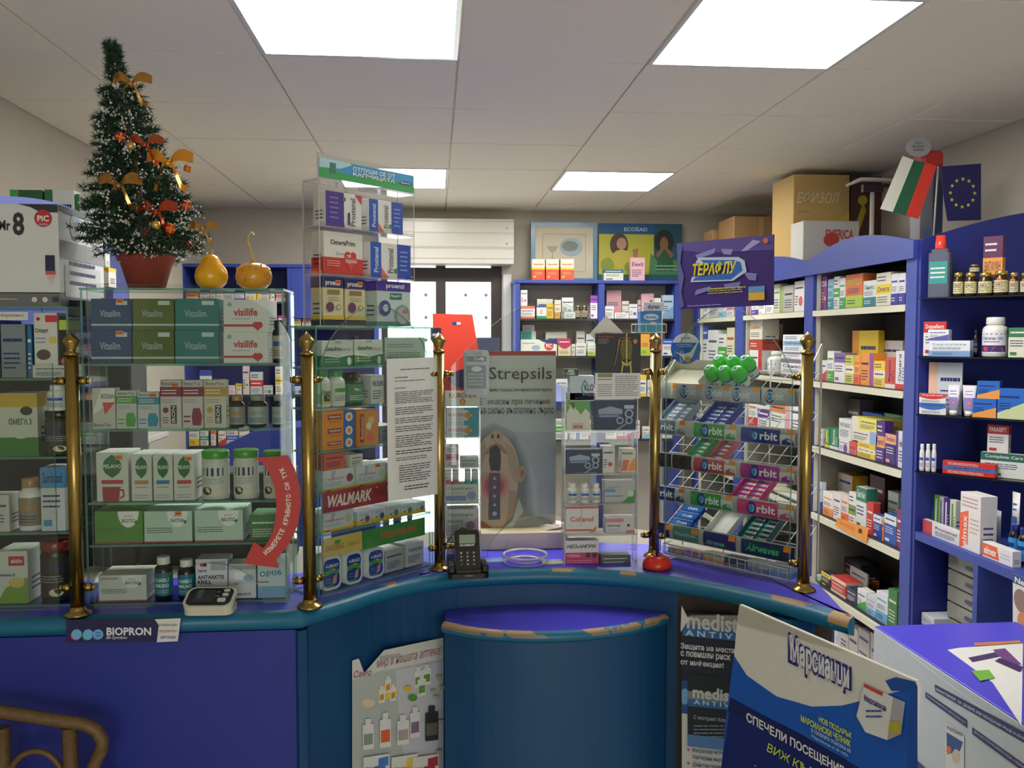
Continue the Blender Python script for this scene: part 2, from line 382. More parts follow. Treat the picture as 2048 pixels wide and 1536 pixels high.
m = MB('liner'); m.prism([(.852, 1.882)] + [(.862, 1.95), (.8, 2.3), (.55, 2.5), (0, 2.5), (-.3, 2.35), (XL+.001, 2.3)] + [(x_, y_+.0005) for x_, y_ in mid_[::-1]], ZT-.038, ZT-.0003, 'z'); C_(m, 'rear_worktop')
m = MB('teal')                                  # half-round nosing
rows = []
for a in range(9):
    th = -PI/2 + PI*a/8; r = .02
    rows.append([m.vert((*offs(EDGE, .022-r*math.cos(th)*1.1)[k], ZT-.019+.0195*math.sin(th))) for k in range(len(EDGE))])
for a in range(8):
    for k in range(len(EDGE)-1):
        wear = (0, 0, 0, 0, 0, .1, 1, .7)[a] * (0 if EDGE[k].x < -.13 else .0 if -.02 < EDGE[k].x < .02 else 1) if EDGE[k].x < .77 else 2.5
        m.face((rows[a][k], rows[a][k+1], rows[a+1][k+1], rows[a+1][k]), (wear, wear, wear) if k < len(EDGE)-3 or a < 4 else 'a8845a', None if k < len(EDGE)-3 or a < 4 else 'card', True)
for side in (0, -1): m.face([r_[side] for r_ in rows], (0, 0, 0))
C_(m, 'edge_nosing')
def panel(pts, z0, z1, mat, name, th=.02):
    m = MB(mat); b = offs(pts, th); m.prism([tuple(p) for p in pts] + [tuple(p) for p in b[::-1]], z0, z1, 'z'); return C_(m, name)
SK = offs(EDGE, .03)
panel([p for p in [Vector((XL+.001, 1.792)), Vector((-.262, 1.792))]], .0, ZT-.04, 'panel', 'front_panel')['label'] = 'flat violet blue left front panel'
cut = [p for p in SK[1:] if p.x < .552]; cut[0] = Vector((-.2615, 1.792)); cut.append(cut[-1] + (cut[-1]-cut[-2]).normalized()*max(0, (.558-cut[-1].x)*1.2)); panel(cut, 0, ZT-.04, 'teal_panel', 'curved_panel')['label'] = 'curved teal blue panel of the bay'
m = MB('laminate_dark'); m.box((XL+.001, 2.2, 0), (-.4, 2.22, ZT-.04)); C_(m, 'back_panel')
m = MB('darkframe'); m.prism([(.548, 1.99), (.84, 1.79), (.855, 1.81), (.562, 2.01)], .0, ZT-.04); C_(m, 'dark_niche_board')  # dark board put in for the shade of the open niche
m = MB('teal_panel'); m.lathe([(.05, 0), (.05, ZT-.04)], 28, (.748, 1.79), sx=1.1, sy=.5); C_(m, 'end_support')
# bag shelf
BS = [Vector((.012, 1.965)), Vector((.08, 1.915)), Vector((.17, 1.885)), Vector((.265, 1.876)), Vector((.36, 1.888)), Vector((.46, 1.925)), Vector((.535, 1.975))]
BSs = smooth(BS, 4); bk = [p for p in SK if BS[0].x-.02 < p.x < BS[-1].x+.02][::-1]
m = MB('worktop'); m.prism([tuple(p) for p in offs(BSs, .012)] + [tuple(p) for p in offs(bk, .002)], .935, .96); C_(m, 'bag_shelf')
m = MB('teal'); rows = []
for a in range(7):
    th = -PI/2 + PI*a/6; rows.append([m.vert((*offs(BSs, .012-.014*math.cos(th))[k], .9475+.013*math.sin(th))) for k in range(len(BSs))])
for a in range(6):
    for k in range(len(BSs)-1):
        wv = (0, 0, 0, .5, .95, .8)[a]; m.face((rows[a][k], rows[a][k+1], rows[a+1][k+1], rows[a+1][k]), (wv, wv, wv), None, True)
C_(m, 'shelf_nosing')
pp = offs(BSs, .01); m = MB('teal_panel'); m.prism([tuple(p) for p in pp] + [tuple(p) for p in offs(bk, .002)], 0, .934); C_(m, 'bulged_panel')

# ------------------------------------------------------------------ brass posts
POST = [(-.709, 1.80), (-.257, 1.812), (.009, 2.085), (.547, 2.165), (.797, 1.84)]
PL = ['brass post at the end nearest the box with red round emblem', 'brass post between the red arrow and the angled glass case', 'brass post behind the black card terminal', 'brass post behind the red pen holder', 'brass post at the right end of the gum rack']
for k, (x, y) in enumerate(POST):
    a0 = math.atan2(-y, -x)
    t = empty('brass_post', PL[k], 'post', (x, y, ZT), 0, 'brass posts standing along the counter')
    m = MB('brass'); m.lathe([(.026, 0), (.026, .003), (.024, .006), (.017, .009), (.0145, .013), (.0145, .018)], 28); m.build('base_disc', t)
    m = MB('brass'); m.lathe([(.013, .018), (.013, .515)], 24); m.build('shaft', t)
    m = MB('brass'); m.lathe([(.0145, .515), (.0145, .519), (.008, .522), (.009, .527), (.0165, .541), (.0165, .545), (.009, .553), (.0008, .562)], 10); m.build('finial', t)
    dirs = []
    if k: dirs.append(Vector(POST[k-1]) - Vector((x, y)))
    else: dirs.append(Vector((-1, 0)))
    if k < 4: dirs.append(Vector(POST[k+1]) - Vector((x, y)))
    for d in dirs:
        d.normalize()
        for z in (.055, .465) if (k or 1) else ():
            m = MB('brass'); m.tube([(d.x*.0125, d.y*.0125, z), (d.x*.028, d.y*.028, z)], .0078, 14); m.tube([(d.x*.028, d.y*.028, z), (d.x*.034, d.y*.034, z)], .0062, 14)
            m.build('clamp', t)
# glass guards clamped between the posts
def guard(k0, k1, out, label, name='glass_guard', ins=0.0):
    A, B = Vector(POST[k0]), Vector(POST[k1]); f = Frame(A, B)
    m = MB('glass'); m.prism(out(f.len), -.003, .003, 'y', mat='glass', side='glass_edge')
    o = m.build(name, None, f.at(0, ins, ZT), f.ang); tag(o, label, 'glass pane', 'glass guards between the posts'); return f, o
def bottom_notch(x0, xa, xb, h, x1, z0):
    n = 14; c = (xa+xb)/2; return [(x0, z0)] + [(c - (xb-xa)/2*math.cos(PI*i/n), z0 + h*math.sin(PI*i/n)) for i in range(n+1)] + [(x1, z0)]
def g1(L):
    n = 14; top = [(L-.032, .53)] + [(L-.032-(L-.2)*.55*(1-math.cos(PI/2*i/n))*1.6, .53 + .125*math.sin(PI/2*i/n)) for i in range(1, n+1)] + [(.032, .655)]
    return bottom_notch(.032, .145, .36, .085, L-.032, .012) + top
FG1, _ = guard(0, 1, g1, 'clear glass guard bearing the red curved arrow')
FG2, _ = guard(1, 2, lambda L: [(.034, .012), (L-.034, .012)] + [(L-.034-(L-.068)*i/16, .5+.12*math.sin(PI*i/16)**.7) for i in range(17)], 'clear glass guard bearing the printed white notice')
def g3(L):
    n = 20; return bottom_notch(.034, .12, L-.14, .1, L-.034, .012) + [(L-.034-(L-.068)*i/n, .48 + .16*math.sin(PI*i/n)) for i in range(n+1)]
FG3, _ = guard(2, 3, g3, 'clear arched glass guard above the coin dish', ins=.032)
FG4, _ = guard(3, 4, lambda L: [(.034, .012), (L-.034, .012)] + [(L-.034-(L-.068)*i/16, .47+.15*math.sin(PI*i/16)**.8) for i in range(17)], 'clear glass guard in front of the gum rack')
m = MB('glass'); m.box((-.86, -.003, .012), (-.036, .003, .5), edge='glass_edge'); tag(m.build('glass_guard', None, (POST[0][0], POST[0][1], ZT)), 'clear glass guard in front of the dark glass case', 'glass pane', 'glass guards between the posts')
# ------------------------------------------------------------------ goods
DK = set('rbnptGxdvmg')
def ink(c): return 'w' if (c in DK or (len(c) == 6 and sum(int(c[i:i+2], 16) for i in (0, 2, 4)) < 330)) else 'n'
def ops_for(kind, c1, c2, txt):
    a, b = ink(c1), ink(c2); L = []
    T = lambda x0, y0, x1, y1, c, o='': L.append(('t', txt, x0, y0, x1, y1, c, o)) if txt else L.append(('l', x0, y0, x1, y1, 1, c))
    if kind == 'pl': T(.1, .62, .9, .8, a if c2 == '-' else c2); L.append(('l', .1, .15, .8, .5, 4, a))
    elif kind == 'top': L += [('r', 0, .68, 1, 1, c2)]; T(.1, .76, .9, .92, b); L += [('l', .1, .35, .8, .6, 3, a), ('r', .1, .08, .45, .18, c2)]
    elif kind == 'bot': L += [('r', 0, 0, 1, .36, c2)]; T(.08, .66, .92, .84, c2 if c2 not in 'yclk' else a); L += [('l', .1, .42, .8, .6, 3, a), ('l', .1, .1, .6, .26, 2, b)]
    elif kind == 'mid': L += [('r', 0, .36, 1, .64, c2)]; T(.1, .42, .9, .58, b); L += [('l', .1, .72, .7, .92, 2, a), ('l', .1, .08, .8, .3, 3, a)]
    elif kind == 'lst': L += [('r', 0, 0, .27, 1, c2)]; T(.36, .58, .94, .78, a); L += [('l', .36, .15, .9, .5, 4, a)]
    elif kind == 'rst': L += [('r', .72, 0, 1, 1, c2)]; T(.06, .58, .68, .78, a); L += [('l', .08, .15, .6, .5, 4, a)]
    elif kind == 'cir': T(.08, .7, .92, .86, a); L += [('c', .66, .34, .2, c2), ('l', .08, .2, .4, .55, 4, a)]
    elif kind == 'dia': L += [('p', [(0, 0), (1, 0), (1, .55), (0, .18)], c2)]; T(.08, .64, .85, .82, a); L += [('l', .08, .3, .5, .55, 3, a)]
    elif kind == 'arc': L += [('p', [(0, 1), (0, .62)] + [(x/8, .62-.22*math.sin(PI*x/8)) for x in range(9)] + [(1, .62), (1, 1)], c2)]; T(.1, .72, .9, .9, b); L += [('l', .1, .1, .8, .32, 3, a)]
    elif kind == 'two': L += [('r', 0, .78, 1, 1, c2), ('r', 0, 0, 1, .16, c2)]; T(.1, .52, .9, .7, a); L += [('l', .1, .24, .8, .46, 3, a)]
    elif kind == 'ver': L += [('r', 0, 0, 1, .14, c2)]; T(.3, .22, .62, .92, a, 'v') if txt else L.append(('r', .3, .25, .6, .9, c2)); L += [('l', .7, .2, .9, .6, 5, a)]
    elif kind == 'chk': L += [('r', 0, 0, 1, .34, 'y')]; L += [('c', .68, .42, .17, c2), ('p', [(.15, .42), (.25, .3), (.5, .56), (.26, .4)], 'x'), ('l', .1, .62, .8, .85, 3, 's'), ('l', .3, .08, .8, .22, 1, 'r')]
    elif kind == 'bli': L += [('r', .08, .08, .92, .92, c2)]; T(.15, .66, .85, .84, b)
    return L
CODES = {}
def sticker(parent, w, h, x=.72, y=.86, col='f08a3c', sz=.014):
    m = MB('card'); m.box((-sz/2, -.0011, 0), (sz/2, -.0006, sz*.6), col); m.decal([('l', .15, .2, .85, .85, 1, 'x')], flatmap(sz, sz*.6, -.0011)); return m.build('price_sticker', parent, ((x-.5)*w, -.0004, min(y*h, h-sz*.65)))
def carton(w, d, h, c1, kind, c2, txt, ops=None, side=None, acry=False):
    m = MB('card'); m.box((-w/2, 0, 0), (w/2, d, h), c1, ch=.0007)
    m.poly([(-w/2+.001, d*.5, h+.0002), (w/2-.001, d*.5, h+.0002), (w/2-.001, d*.5+.0012, h+.0002), (-w/2+.001, d*.5+.0012, h+.0002)], 's')
    O = ops if ops is not None else ops_for(kind, c1, c2, txt)
    m.decal(O, flatmap(w, h), w, h)
    sd = [o for o in O if o[0] == 'r' and o[1] <= 0 and o[3] >= 1]
    if side: sd = sd + side
    m.decal(sd + [('l', .2, .2, .8, .5, 3, ink(c1))], lambda u, v, k: (w/2+.0002+.00018*k, u*d, v*h), d, h)
    m.decal(sd + [('l', .2, .2, .8, .5, 3, ink(c1))], lambda u, v, k: (-w/2-.0002-.00018*k, (1-u)*d, v*h), d, h)
    return m
def wrapmap(r, z0, h, span=2.3, sx=1, sy=1, c=(0, 0)):
    return lambda u, v, k: (c[0] + (r+.0003+.0002*k)*sx*math.sin((u-.5)*span), c[1] - (r+.0003+.0002*k)*sy*math.cos((u-.5)*span), z0+v*h)
def wband(m, r, z0, z1, col, c=(0, 0), n=24, eps=.0003):
    m.lathe([(r+eps, z0), (r+eps, z1)], n, c, [col, col], None, False)
def vessel(t, kind, w, h, c1, c2, txt, ops=None):
    """parts of a bottle, jar or tube under the thing t; stands on local z=0, front at y=0"""
    r = w/2; c = (0, r)
    if kind == 'J':                          # amber jar, gold lid
        m = MB('gloss'); m.lathe([(r*.9, 0), (r, h*.04), (r, h*.7), (r*.8, h*.8), (r*.78, h*.83)], 22, c, ['3a2410']*5); m.build('jar_body', t)
        m = MB('foil'); m.lathe([(r*.84, h*.83), (r*.86, h*.84), (r*.86, h*.985), (r*.8, h)], 22, c, [c2]*4); m.build('lid', t)
        m = MB('card'); wband(m, r, h*.12, h*.62, c1, c); m.decal(ops or [('l', .1, .1, .9, .9, 5, 'n'), ('r', .3, .55, .7, .75, 'B')], wrapmap(r, h*.12, h*.5, c=c), -1, 1); m.build('label', t)
    elif kind in 'PDG':                      # pill bottle white / dark / green
        bc = {'P': 'w', 'D': '1c1a1c', 'G': '1a4a32'}[kind]
        m = MB('gloss'); m.lathe([(r*.92, 0), (r, h*.03), (r, h*.68), (r*.9, h*.75), (r*.66, h*.8), (r*.64, h*.84)], 22, c, [bc]*6); m.build('bottle_body', t)
        m = MB('gloss'); m.lathe([(r*.72, h*.82), (r*.74, h*.83), (r*.72, h*.98), (r*.66, h)], 22, c, [c2]*4); m.build('cap', t)
        m = MB('card'); wband(m, r, h*.1, h*.64, c1, c); O = ops or [('l', .15, .1, .85, .4, 3, ink(c1))] + ([('t', txt, .12, .55, .88, .78, ink(c1))] if txt else [('r', .15, .55, .85, .75, c2 if c2 not in 'wx' else 'b')])
        m.decal(O, wrapmap(r, h*.1, h*.54, c=c), -1, 1); m.build('label', t)
    elif kind == 'W':                        # jar with a broad lid (powder tub)
        m = MB('gloss'); m.lathe([(r*.95, 0), (r, h*.03), (r, h*.78), (r*.92, h*.84), (r*.9, h*.86)], 24, c, [c1]*5); m.build('jar_body', t)
        m = MB('gloss'); m.lathe([(r*.98, h*.84), (r, h*.85), (r, h*.98), (r*.95, h)], 24, c, [c2]*4); m.build('lid', t)
        m = MB('card'); wband(m, r, h*.08, h*.76, c1, c); m.decal(ops or [('r', .15, .6, .85, .85, 'n'), ('l', .15, .35, .85, .55, 3, 's'), ('e', .3, .15, .18, .12, 'd'), ('e', .65, .12, .2, .1, 'c')], wrapmap(r, h*.08, h*.68, c=c), -1, 1); m.build('label', t)
    elif kind == 'T':                        # tube standing on its cap
        m = MB('gloss'); n = 16; R0, R1 = [], []
        for k in range(n):
            a = 2*PI*k/n; R0.append(m.vert((r*.8*math.cos(a), r+r*.5*math.sin(a)*1, h*.16))); R1.append(m.vert((r*math.cos(a), r+.0015*math.sin(a), h)))
        for k in range(n): m.face((R0[k], R0[(k+1) % n], R1[(k+1) % n], R1[k]), c1, None, True)
        m.face(R0[::-1], c1); m.face(R1, c1); m.build('tube_body', t)
        mp = lambda u, v, k: ((u-.5)*r*1.5, r - r*.5*(1-(h*.2+v*h*.72-h*.16)/(h*.84)) - .0012 - .0002*k - (0 if abs(u-.5) > .35 else .0005), h*.2+v*h*.72)
        m = MB('card'); m.decal(ops or [('r', .05, .05, .95, .55, c2), ('l', .15, .65, .85, .9, 2, c2), ('c', .6, .3, .16, 'o')], mp, w, h); m.build('print', t)
        m = MB('gloss'); m.lathe([(r*.62, 0), (r*.66, h*.16)], 18, c, ['w', 'w']); m.build('cap', t)
    elif kind == 'S':                        # slim bottle with a coloured screw cap on top (mouthwash)
        m = MB('gloss'); m.prism(rrect(-r, 0, r, r*1.1, r*.3), 0, h*.72, 'z', c1); m.prism(rrect(-r*.8, r*.15, r*.8, r*.95, r*.3), h*.72, h*.78, 'z', c1); m.build('bottle_body', t)
        m = MB('gloss'); m.lathe([(r*.5, h*.78), (r*.52, h*.79), (r*.42, h)], 18, (0, r*.55), [c2]*3); m.build('cap', t)
        m = MB('card'); m.decal(ops or [('r', .08, .3, .92, .8, 't'), ('l', .15, .4, .85, .7, 3, 'w')], flatmap(w, h*.72), w, h); m.build('label', t)
NM = dict(J=('supplement_jar', 'jar', 'jar with gold lid'), P=('pill_bottle', 'bottle', 'bottle'), D=('dark_bottle', 'bottle', 'dark bottle'), G=('pill_bottle', 'bottle', 'green bottle'),
          W=('powder_tub', 'jar', 'tub'), T=('cream_tube', 'tube', 'tube'), S=('mouthwash_bottle', 'bottle', 'square bottle'))
STY = dict(pl='', top='top band', bot='lower part', mid='middle band', lst='left stripe', rst='right stripe', cir='disc', dia='slanting field', arc='arched top', two='two bands', ver='foot', chk='disc', bli='panel')
def cname(c):
    if c in CN: return CN[c]
    r, g_, b = [int(c[i:i+2], 16) for i in (0, 2, 4)]
    if min(r, g_, b) > 188 and max(r, g_, b)-min(r, g_, b) < 34: return 'white'
    best = min((k for k in CN), key=lambda k: sum((p-q)**2 for p, q in zip((r, g_, b), [int(PAL[k][i:i+2], 16) for i in (0, 2, 4)])))
    return CN[best]
ORD = ['first', 'second', 'third', 'fourth', 'fifth', 'sixth', 'seventh', 'eighth', 'ninth', 'tenth', 'eleventh', 'twelfth', 'thirteenth', 'fourteenth', 'fifteenth', 'sixteenth', 'seventeenth', 'eighteenth', 'nineteenth', 'twentieth'] + ['%dth' % n for n in range(21, 60)]
ALLOPS = {}
def row(fr, inset, z, text, where, group, end='from window end', rev=False, dmax=.09, lim=None):
    """goods of one shelf; each line: x0 x1 ytop kind c1 c2 [d= b= up st r=] |printed words # own label"""
    placed = []
    for ln in text.strip().split('\n'):
        lab = None
        if '#' in ln: ln, lab = [q.strip() for q in ln.split('#')]
        txt = ''
        if '|' in ln: ln, txt = [q.strip() for q in ln.split('|')]
        tk = ln.split(); x0, x1, yt = map(float, tk[:3]); kind, c1, c2 = tk[3:6]; opt = dict(d=None, b=0.0, r=0.0, st=0, up=1, ops=None, sd=None)
        for q in tk[6:]:
            if '=' in q:
                k, v = q.split('='); opt[k] = v if k in ('ops',) else float(v)
            else: opt[q] = 1
        ins = inset + opt['b']
        s0, zt = fr.hit(x0, yt, ins); s1, _ = fr.hit(x1, yt, ins); sm, zt = fr.hit((x0+x1)/2, yt, ins)
        if lim: s0 = max(s0, lim[0]+.003); s1 = min(s1, lim[1]-.003); sm = (s0+s1)/2
        if s1-s0 < .009: continue
        w = max(.006, s1-s0-.0012); zz = z
        for p in placed:                     # stands on what is under it
            if p['s0'] < sm < p['s1'] and p['ins'] < ins+.03 and ins < p['ins']+p['d'] and p['top'] < zt-.006 and not opt.get('fl'): zz = max(zz, p['top'])
        h = max(.006, zt-zz-.0006)
        d = opt['d'] if opt['d'] else min(dmax, max(.025, w*.55)); d = min(d, dmax-opt['b']) if dmax-opt['b'] > .012 else d
        if kind in NM: w = min(w, h*1.1); d = w
        placed.append(dict(s0=sm-w/2, s1=sm+w/2, sm=sm, ins=ins, d=d, top=zz+h, z=zz, w=w, h=h, kind=kind, c1=c1, c2=c2, txt=txt, lab=lab, opt=opt))
    for p in placed:
        p['d'] = p['d']
        for q in placed:                     # shorten what would run into goods standing behind
            if q is not p and q['ins'] > p['ins'] and q['s0'] < p['s1']-.001 and p['s0'] < q['s1']-.001 and q['z'] < p['top']-.002 and p['z'] < q['top']-.002 and p['ins']+p['d'] > q['ins']-.001:
                if p['kind'] in NM: q['ins'] = p['ins']+p['d']+.001
                else: p['d'] = max(.008, q['ins']-p['ins']-.001)
    order = sorted(placed, key=lambda p: -p['sm'] if rev else p['sm'])
    for n, p in enumerate(order):
        kind, o = p['kind'], p['opt']; loc = fr.at(p['sm'], p['ins'], p['z'] + .0003); rz = fr.ang + math.radians(o['r'])
        a, b = cname(p['c1']), cname(p['c2']) if p['c2'] != '-' else ''
        if kind in NM:
            nm, cat, ds = NM[kind]; lab = p['lab'] or f"{a}-labelled {ds}{'' if kind == 'J' else ', '+b+' cap'}, {ORD[n]} {end} {where}"
            t = empty(nm, lab, cat, loc, rz, group); vessel(t, kind, p['w'], p['h'], p['c1'], p['c2'], p['txt'], ALLOPS.get(o['ops']) if o['ops'] else None)
            if o['st']: sticker(t, p['w'], p['h'], .5, .6)
        else:
            lab = p['lab'] or f"{a} box{', '+b+' '+STY[kind]+',' if b and STY.get(kind) else ','} {ORD[n]} {end} {where}"
            key = None; ops = ALLOPS.get(o['ops']) if o['ops'] else None
            t = tag(carton(p['w'], p['d'], p['h'], p['c1'], kind, p['c2'], p['txt'], ops).build('medicine_box', None, loc, rz), lab, 'box', group)
            if o['st']: sticker(t, p['w'], p['h'])
    return placed
# a glass show case on the counter
def showcase(fr, s0, s1, dep, ztop, shelves, label, inset=0.0, back=False):
    t = empty('glass_display_case', label, 'display case', fr.at((s0+s1)/2, inset, ZT), fr.ang); W = (s1-s0)/2; th = .0045
    def pane(nm, a, b): m = MB('glass'); m.box(a, b, edge='glass_edge'); return m.build(nm, t)
    pane('base_pane', (-W, 0, .0), (W, dep, th)); pane('top_pane', (-W, -.004, ztop-ZT-th), (W, dep, ztop-ZT))
    pane('side_pane', (-W, 0, th+.0002), (-W+th, dep, ztop-ZT-th-.0002)); pane('side_pane', (W-th, 0, th+.0002), (W, dep, ztop-ZT-th-.0002))
    for z in shelves: pane('shelf', (-W+th+.0002, .004, z-ZT-th), (W-th-.0002, dep-.001, z-ZT))
    return t
FB = Frame((-.71, 1.855), (-.3, 1.855)); FC0 = Frame(POST[1], POST[2])
pB = lambda y, x=300: FB.hit(x, y, .02)[1]
sB0, sB1 = FB.hit(170, 1000)[0], FB.hit(573, 1000)[0]
zB = [pB(y) for y in (577, 727, 857, 1001, 1085)]
showcase(FB, sB0, sB1, .13, zB[0], zB[1:], 'square glass display case under the fir tree and the two gourds')
A_ = ALLOPS
A_['vs'] = [('t', 'Vitaslim', .22, .42, .72, .64, 'a9c0c8'), ('r', 0, .14, 1, .2, 'b8cccf'), ('r', .62, .8, .9, .93, 'c4d4dc')]
A_['vis'] = [('t', 'visilife', .22, .5, .76, .74, 'c03838', 'b'), ('l', .2, .38, .6, .44, 1, 's'), ('r', 0, .17, .66, .24, 'c03838'), ('c', .72, .22, .075, 'c03838'), ('c', .8, .22, .075, 'c03838'), ('p', [(.65, .2), (.87, .2), (.76, .04)], 'c03838'), ('c', .14, .85, .05, '7fb0c0')]
def by(c, lab, big=False):
    return [('r', 0, .66, 1, .86, c), ('t', 'BetterYou', .08, .89, .9, .97, '5a6068'), ('l', .08, .7, .8, .82, 2, 'w'), ('l', .08, .52, .7, .62, 2, 's')] + \
      ([('c', .26, .38, .14, c), ('r', .5, .1, .78, .48, '3c3438'), ('t', 'TURMERIC' if 0 else 'IRON', .55, .12, .72, .46, 'w', 'v'), ('l', .1, .1, .4, .25, 3, c)] if big else [('p', [(.5, .06), (.9, .06), (.97, .25), (.86, .42), (.54, .42), (.46, .25)], c), ('r', .56, .42, .84, .54, 'h'), ('l', .08, .1, .4, .3, 2, c)])
A_['byg'] = by('4c9a3a', ''); A_['byt'] = by('2f8fae', ''); A_['byr'] = by('8c2a4c', '', True); A_['byr2'] = by('8c2a4c', ''); A_['byo'] = by('c0963a', '', True)
A_['box1'] = [('p', [(0, .35), (1, .7), (1, 1), (.4, 1)], 'w'), ('p', [(.45, .65), (1, .65), (.55, .35)], 'd8484a'), ('t', 'BIOSAN', .4, .74, .98, .86, '4a4a50'), ('t', 'BetterYou', .06, .06, .8, .15, '5a6068')]
def pel(c, mug=False):
    leaf = [(.5, .96), (.72, .86), (.82, .72), (.72, .58), (.5, .48), (.28, .58), (.18, .72), (.28, .86)]
    return [('p', leaf, '2c6a40'), ('t', 'PELAVO', .2, .68, .8, .76, 'cfe0cc', 'b'), ('r', .16, .36, .84, .44, c), ('l', .2, .26, .8, .33, 1, 's')] + ([('p', [(.2, .0), (.7, .0), (.74, .3), (.18, .3)], 'a02c34'), ('p', [(.72, .26), (.86, .24), (.88, .1), (.72, .05), (.72, .08), (.83, .12), (.82, .21), (.72, .23)], 'a02c34')] if mug else [('l', .15, .05, .85, .15, 2, 's')])
A_['pm'] = pel('b83040', True); A_['p1'] = pel('c08a3c'); A_['p2'] = pel('3c78b8'); A_['p3'] = pel('c04048')
def bio(c1, t2='BIOTIC', arc='e8ecea'):
    return [('p', [(.48 + .22*(1+math.cos(PI + PI*i/12)) * 1.0, .99 - .5*math.sin(PI*i/12)) for i in range(13)], arc), ('t', t2, .56, .64, .84, .76, '6a6e70', 'b'), ('t', 'prima', .62, .8, .78, .88, '8a8e90'), ('c', .86, .66, .035, '4a7a50'), ('l', .06, .3, .6, .5, 3, '4a7a58'), ('r', 0, 0, 1, .05, '9a3a50')]
A_['bg'] = bio('g'); A_['bm'] = bio('m', 'БИОТИК'); A_['bm2'] = bio('m'); A_['bw'] = bio('w') + [('t', 'ЛАКТО-ФЛОРА', .05, .84, .42, .92, '8c2c3c')]
A_['krill'] = [('t', 'ANTARKTIS', .06, .5, .9, .6, '2a2c3c', 'b'), ('t', 'KRILL', .06, .38, .5, .48, '2a2c3c', 'b'), ('c', .2, .86, .06, 'b02c3c'), ('c', .3, .86, .06, '20202c'), ('t', 'Doppel herz', .08, .66, .36, .76, '3a3a44'), ('r', .48, .72, .95, .95, '9a9eaa'), ('r', .62, .12, .92, .28, 'a8a4d0'), ('l', .08, .28, .5, .35, 1, 's'), ('p', [(.1, .02), (.2, .06), (.16, .2), (.3, .3), (.12, .18)], '3c4c6c')]
A_['kr2'] = [('r', 0, .84, 1, .97, '9aa0a4'), ('e', .4, .66, .22, .12, 'dfe3e4'), ('e', .75, .6, .2, .1, '8fa4b8'), ('r', 0, .42, 1, .5, 'b4c0cc'), ('t', 'NKO', .2, .4, .36, .46, 'x'), ('t', 'NeptunKrill', .2, .08, .8, .17, '3c4048')]
A_['opti'] = [('r', 0, .0, 1, .3, '6ca4d0'), ('t', 'GOLDEN', .2, .84, .76, .92, '4a6478'), ('c', .18, .62, .1, '2c9cb8'), ('c', .18, .62, .05, 'd8e6ea'), ('t', 'pti6', .32, .54, .86, .74, '2c7ca0'), ('r', 0, .4, .4, .43, 'c04050')]
A_['cold'] = [('r', 0, 0, 1, 1, '1f7080'), ('t', 'SAMBU', .14, .6, .86, .78, 'bfe0dc', 'b'), ('t', 'IMMUNO', .14, .36, .86, .54, 'bfe0dc', 'b'), ('l', .14, .1, .86, .28, 2, '9cc8c8')]
BE = 'from the left brass post'
row(FB, .012, zB[1]+.0002, """
181 263 660 pl 1d4478 - ops=vs d=.1 st |x # lower navy box on upper shelf of glass case under tree
264 348 660 pl 56662c - ops=vs d=.1 |x # lower olive green box beside the navy ones
349 437 660 pl 2a787c - ops=vs d=.1 |x # lower teal box beside the olive green ones
446 537 664 pl dcdcda - ops=vis d=.1 |x # lower white box with thin red stripe and heart beside the teal boxes
181 263 597 pl 1d4478 - ops=vs d=.1 st |x # upper navy box stacked under the fir tree
264 348 597 pl 5c6c2e - ops=vs d=.1 |x # upper olive green box on top of its twin
349 437 597 pl 2a787c - ops=vs d=.1 |x # upper teal box on top of its twin
446 537 599 pl dcdcda - ops=vis d=.1 |x # upper white box with thin red stripe and heart below the round gourd
541 570 640 D a8a48c x # dark syrup bottle beside the white heart boxes""", 'of upper case shelf', 'goods in the square glass case', BE, dmax=.12)
row(FB, .012, zB[2]+.0002, """
183 230 776 pl c9c7bd - ops=box1 d=.03 # opened white carton with red triangle beside green box in case
231 273 781 pl c4cac4 - ops=byg # white box with green band and green flask picture in case
274 318 784 pl c4ccd0 - ops=byt st # white box with blue band and blue flask picture in case
319 362 760 pl cfc8c6 - ops=byr st # tall white box with wine red band and upright dark lettering
363 405 760 pl cfc8c6 - ops=byr2 # tall white box with wine red band and red flask picture
407 452 760 pl cfcabc - ops=byo # tall white box with gold band in the square case
455 486 790 D 9a9c94 B # dark jar beside the tall white gold-banded box
491 532 790 D 9ab0ac s # dark jar with pale floral label, middle of three
541 568 790 D 9ab0ac s # dark jar with pale label beside the case's side pane""", 'of second case shelf', 'goods in the square glass case', BE, dmax=.11)
row(FB, .012, zB[3]+.0002, """
191 256 905 pl d0d2cc - ops=pm d=.08 st # wide white box with green leaf and red mug picture
261 303 908 pl d0d2cc - ops=p1 d=.08 # white leaf box with ochre stripe beside the red mug box
305 345 908 pl d0d2cc - ops=p2 d=.08 # white leaf box with blue stripe in the square case
346 389 908 pl d0d2cc - ops=p3 d=.08 st # white leaf box with red stripe in the square case
396 452 903 W d0d2cc g # white tub with green lid beside the red striped leaf box
461 512 901 W d0d2cc g # white tub with green lid, middle one of three
522 567 903 W d0d2cc g # white tub with green lid behind the red arrow""", 'of third case shelf', 'goods in the square glass case', BE, dmax=.11)
row(FB, .012, zB[4]+.0002, """
188 286 1022 pl 4f8a30 - ops=bg d=.09 # bright green box with white half disc in the square case
287 384 1022 pl b8d2c4 - ops=bm d=.09 st # mint green box with half disc, middle of its row
388 486 1020 pl b8d2c4 - ops=bm2 d=.09 # mint green box beside the red arrow
498 556 1030 pl 3a7a44 - d=.08 # dark green box behind the red arrow's lower half""", 'of fourth case shelf', 'goods in the square glass case', BE, dmax=.11)
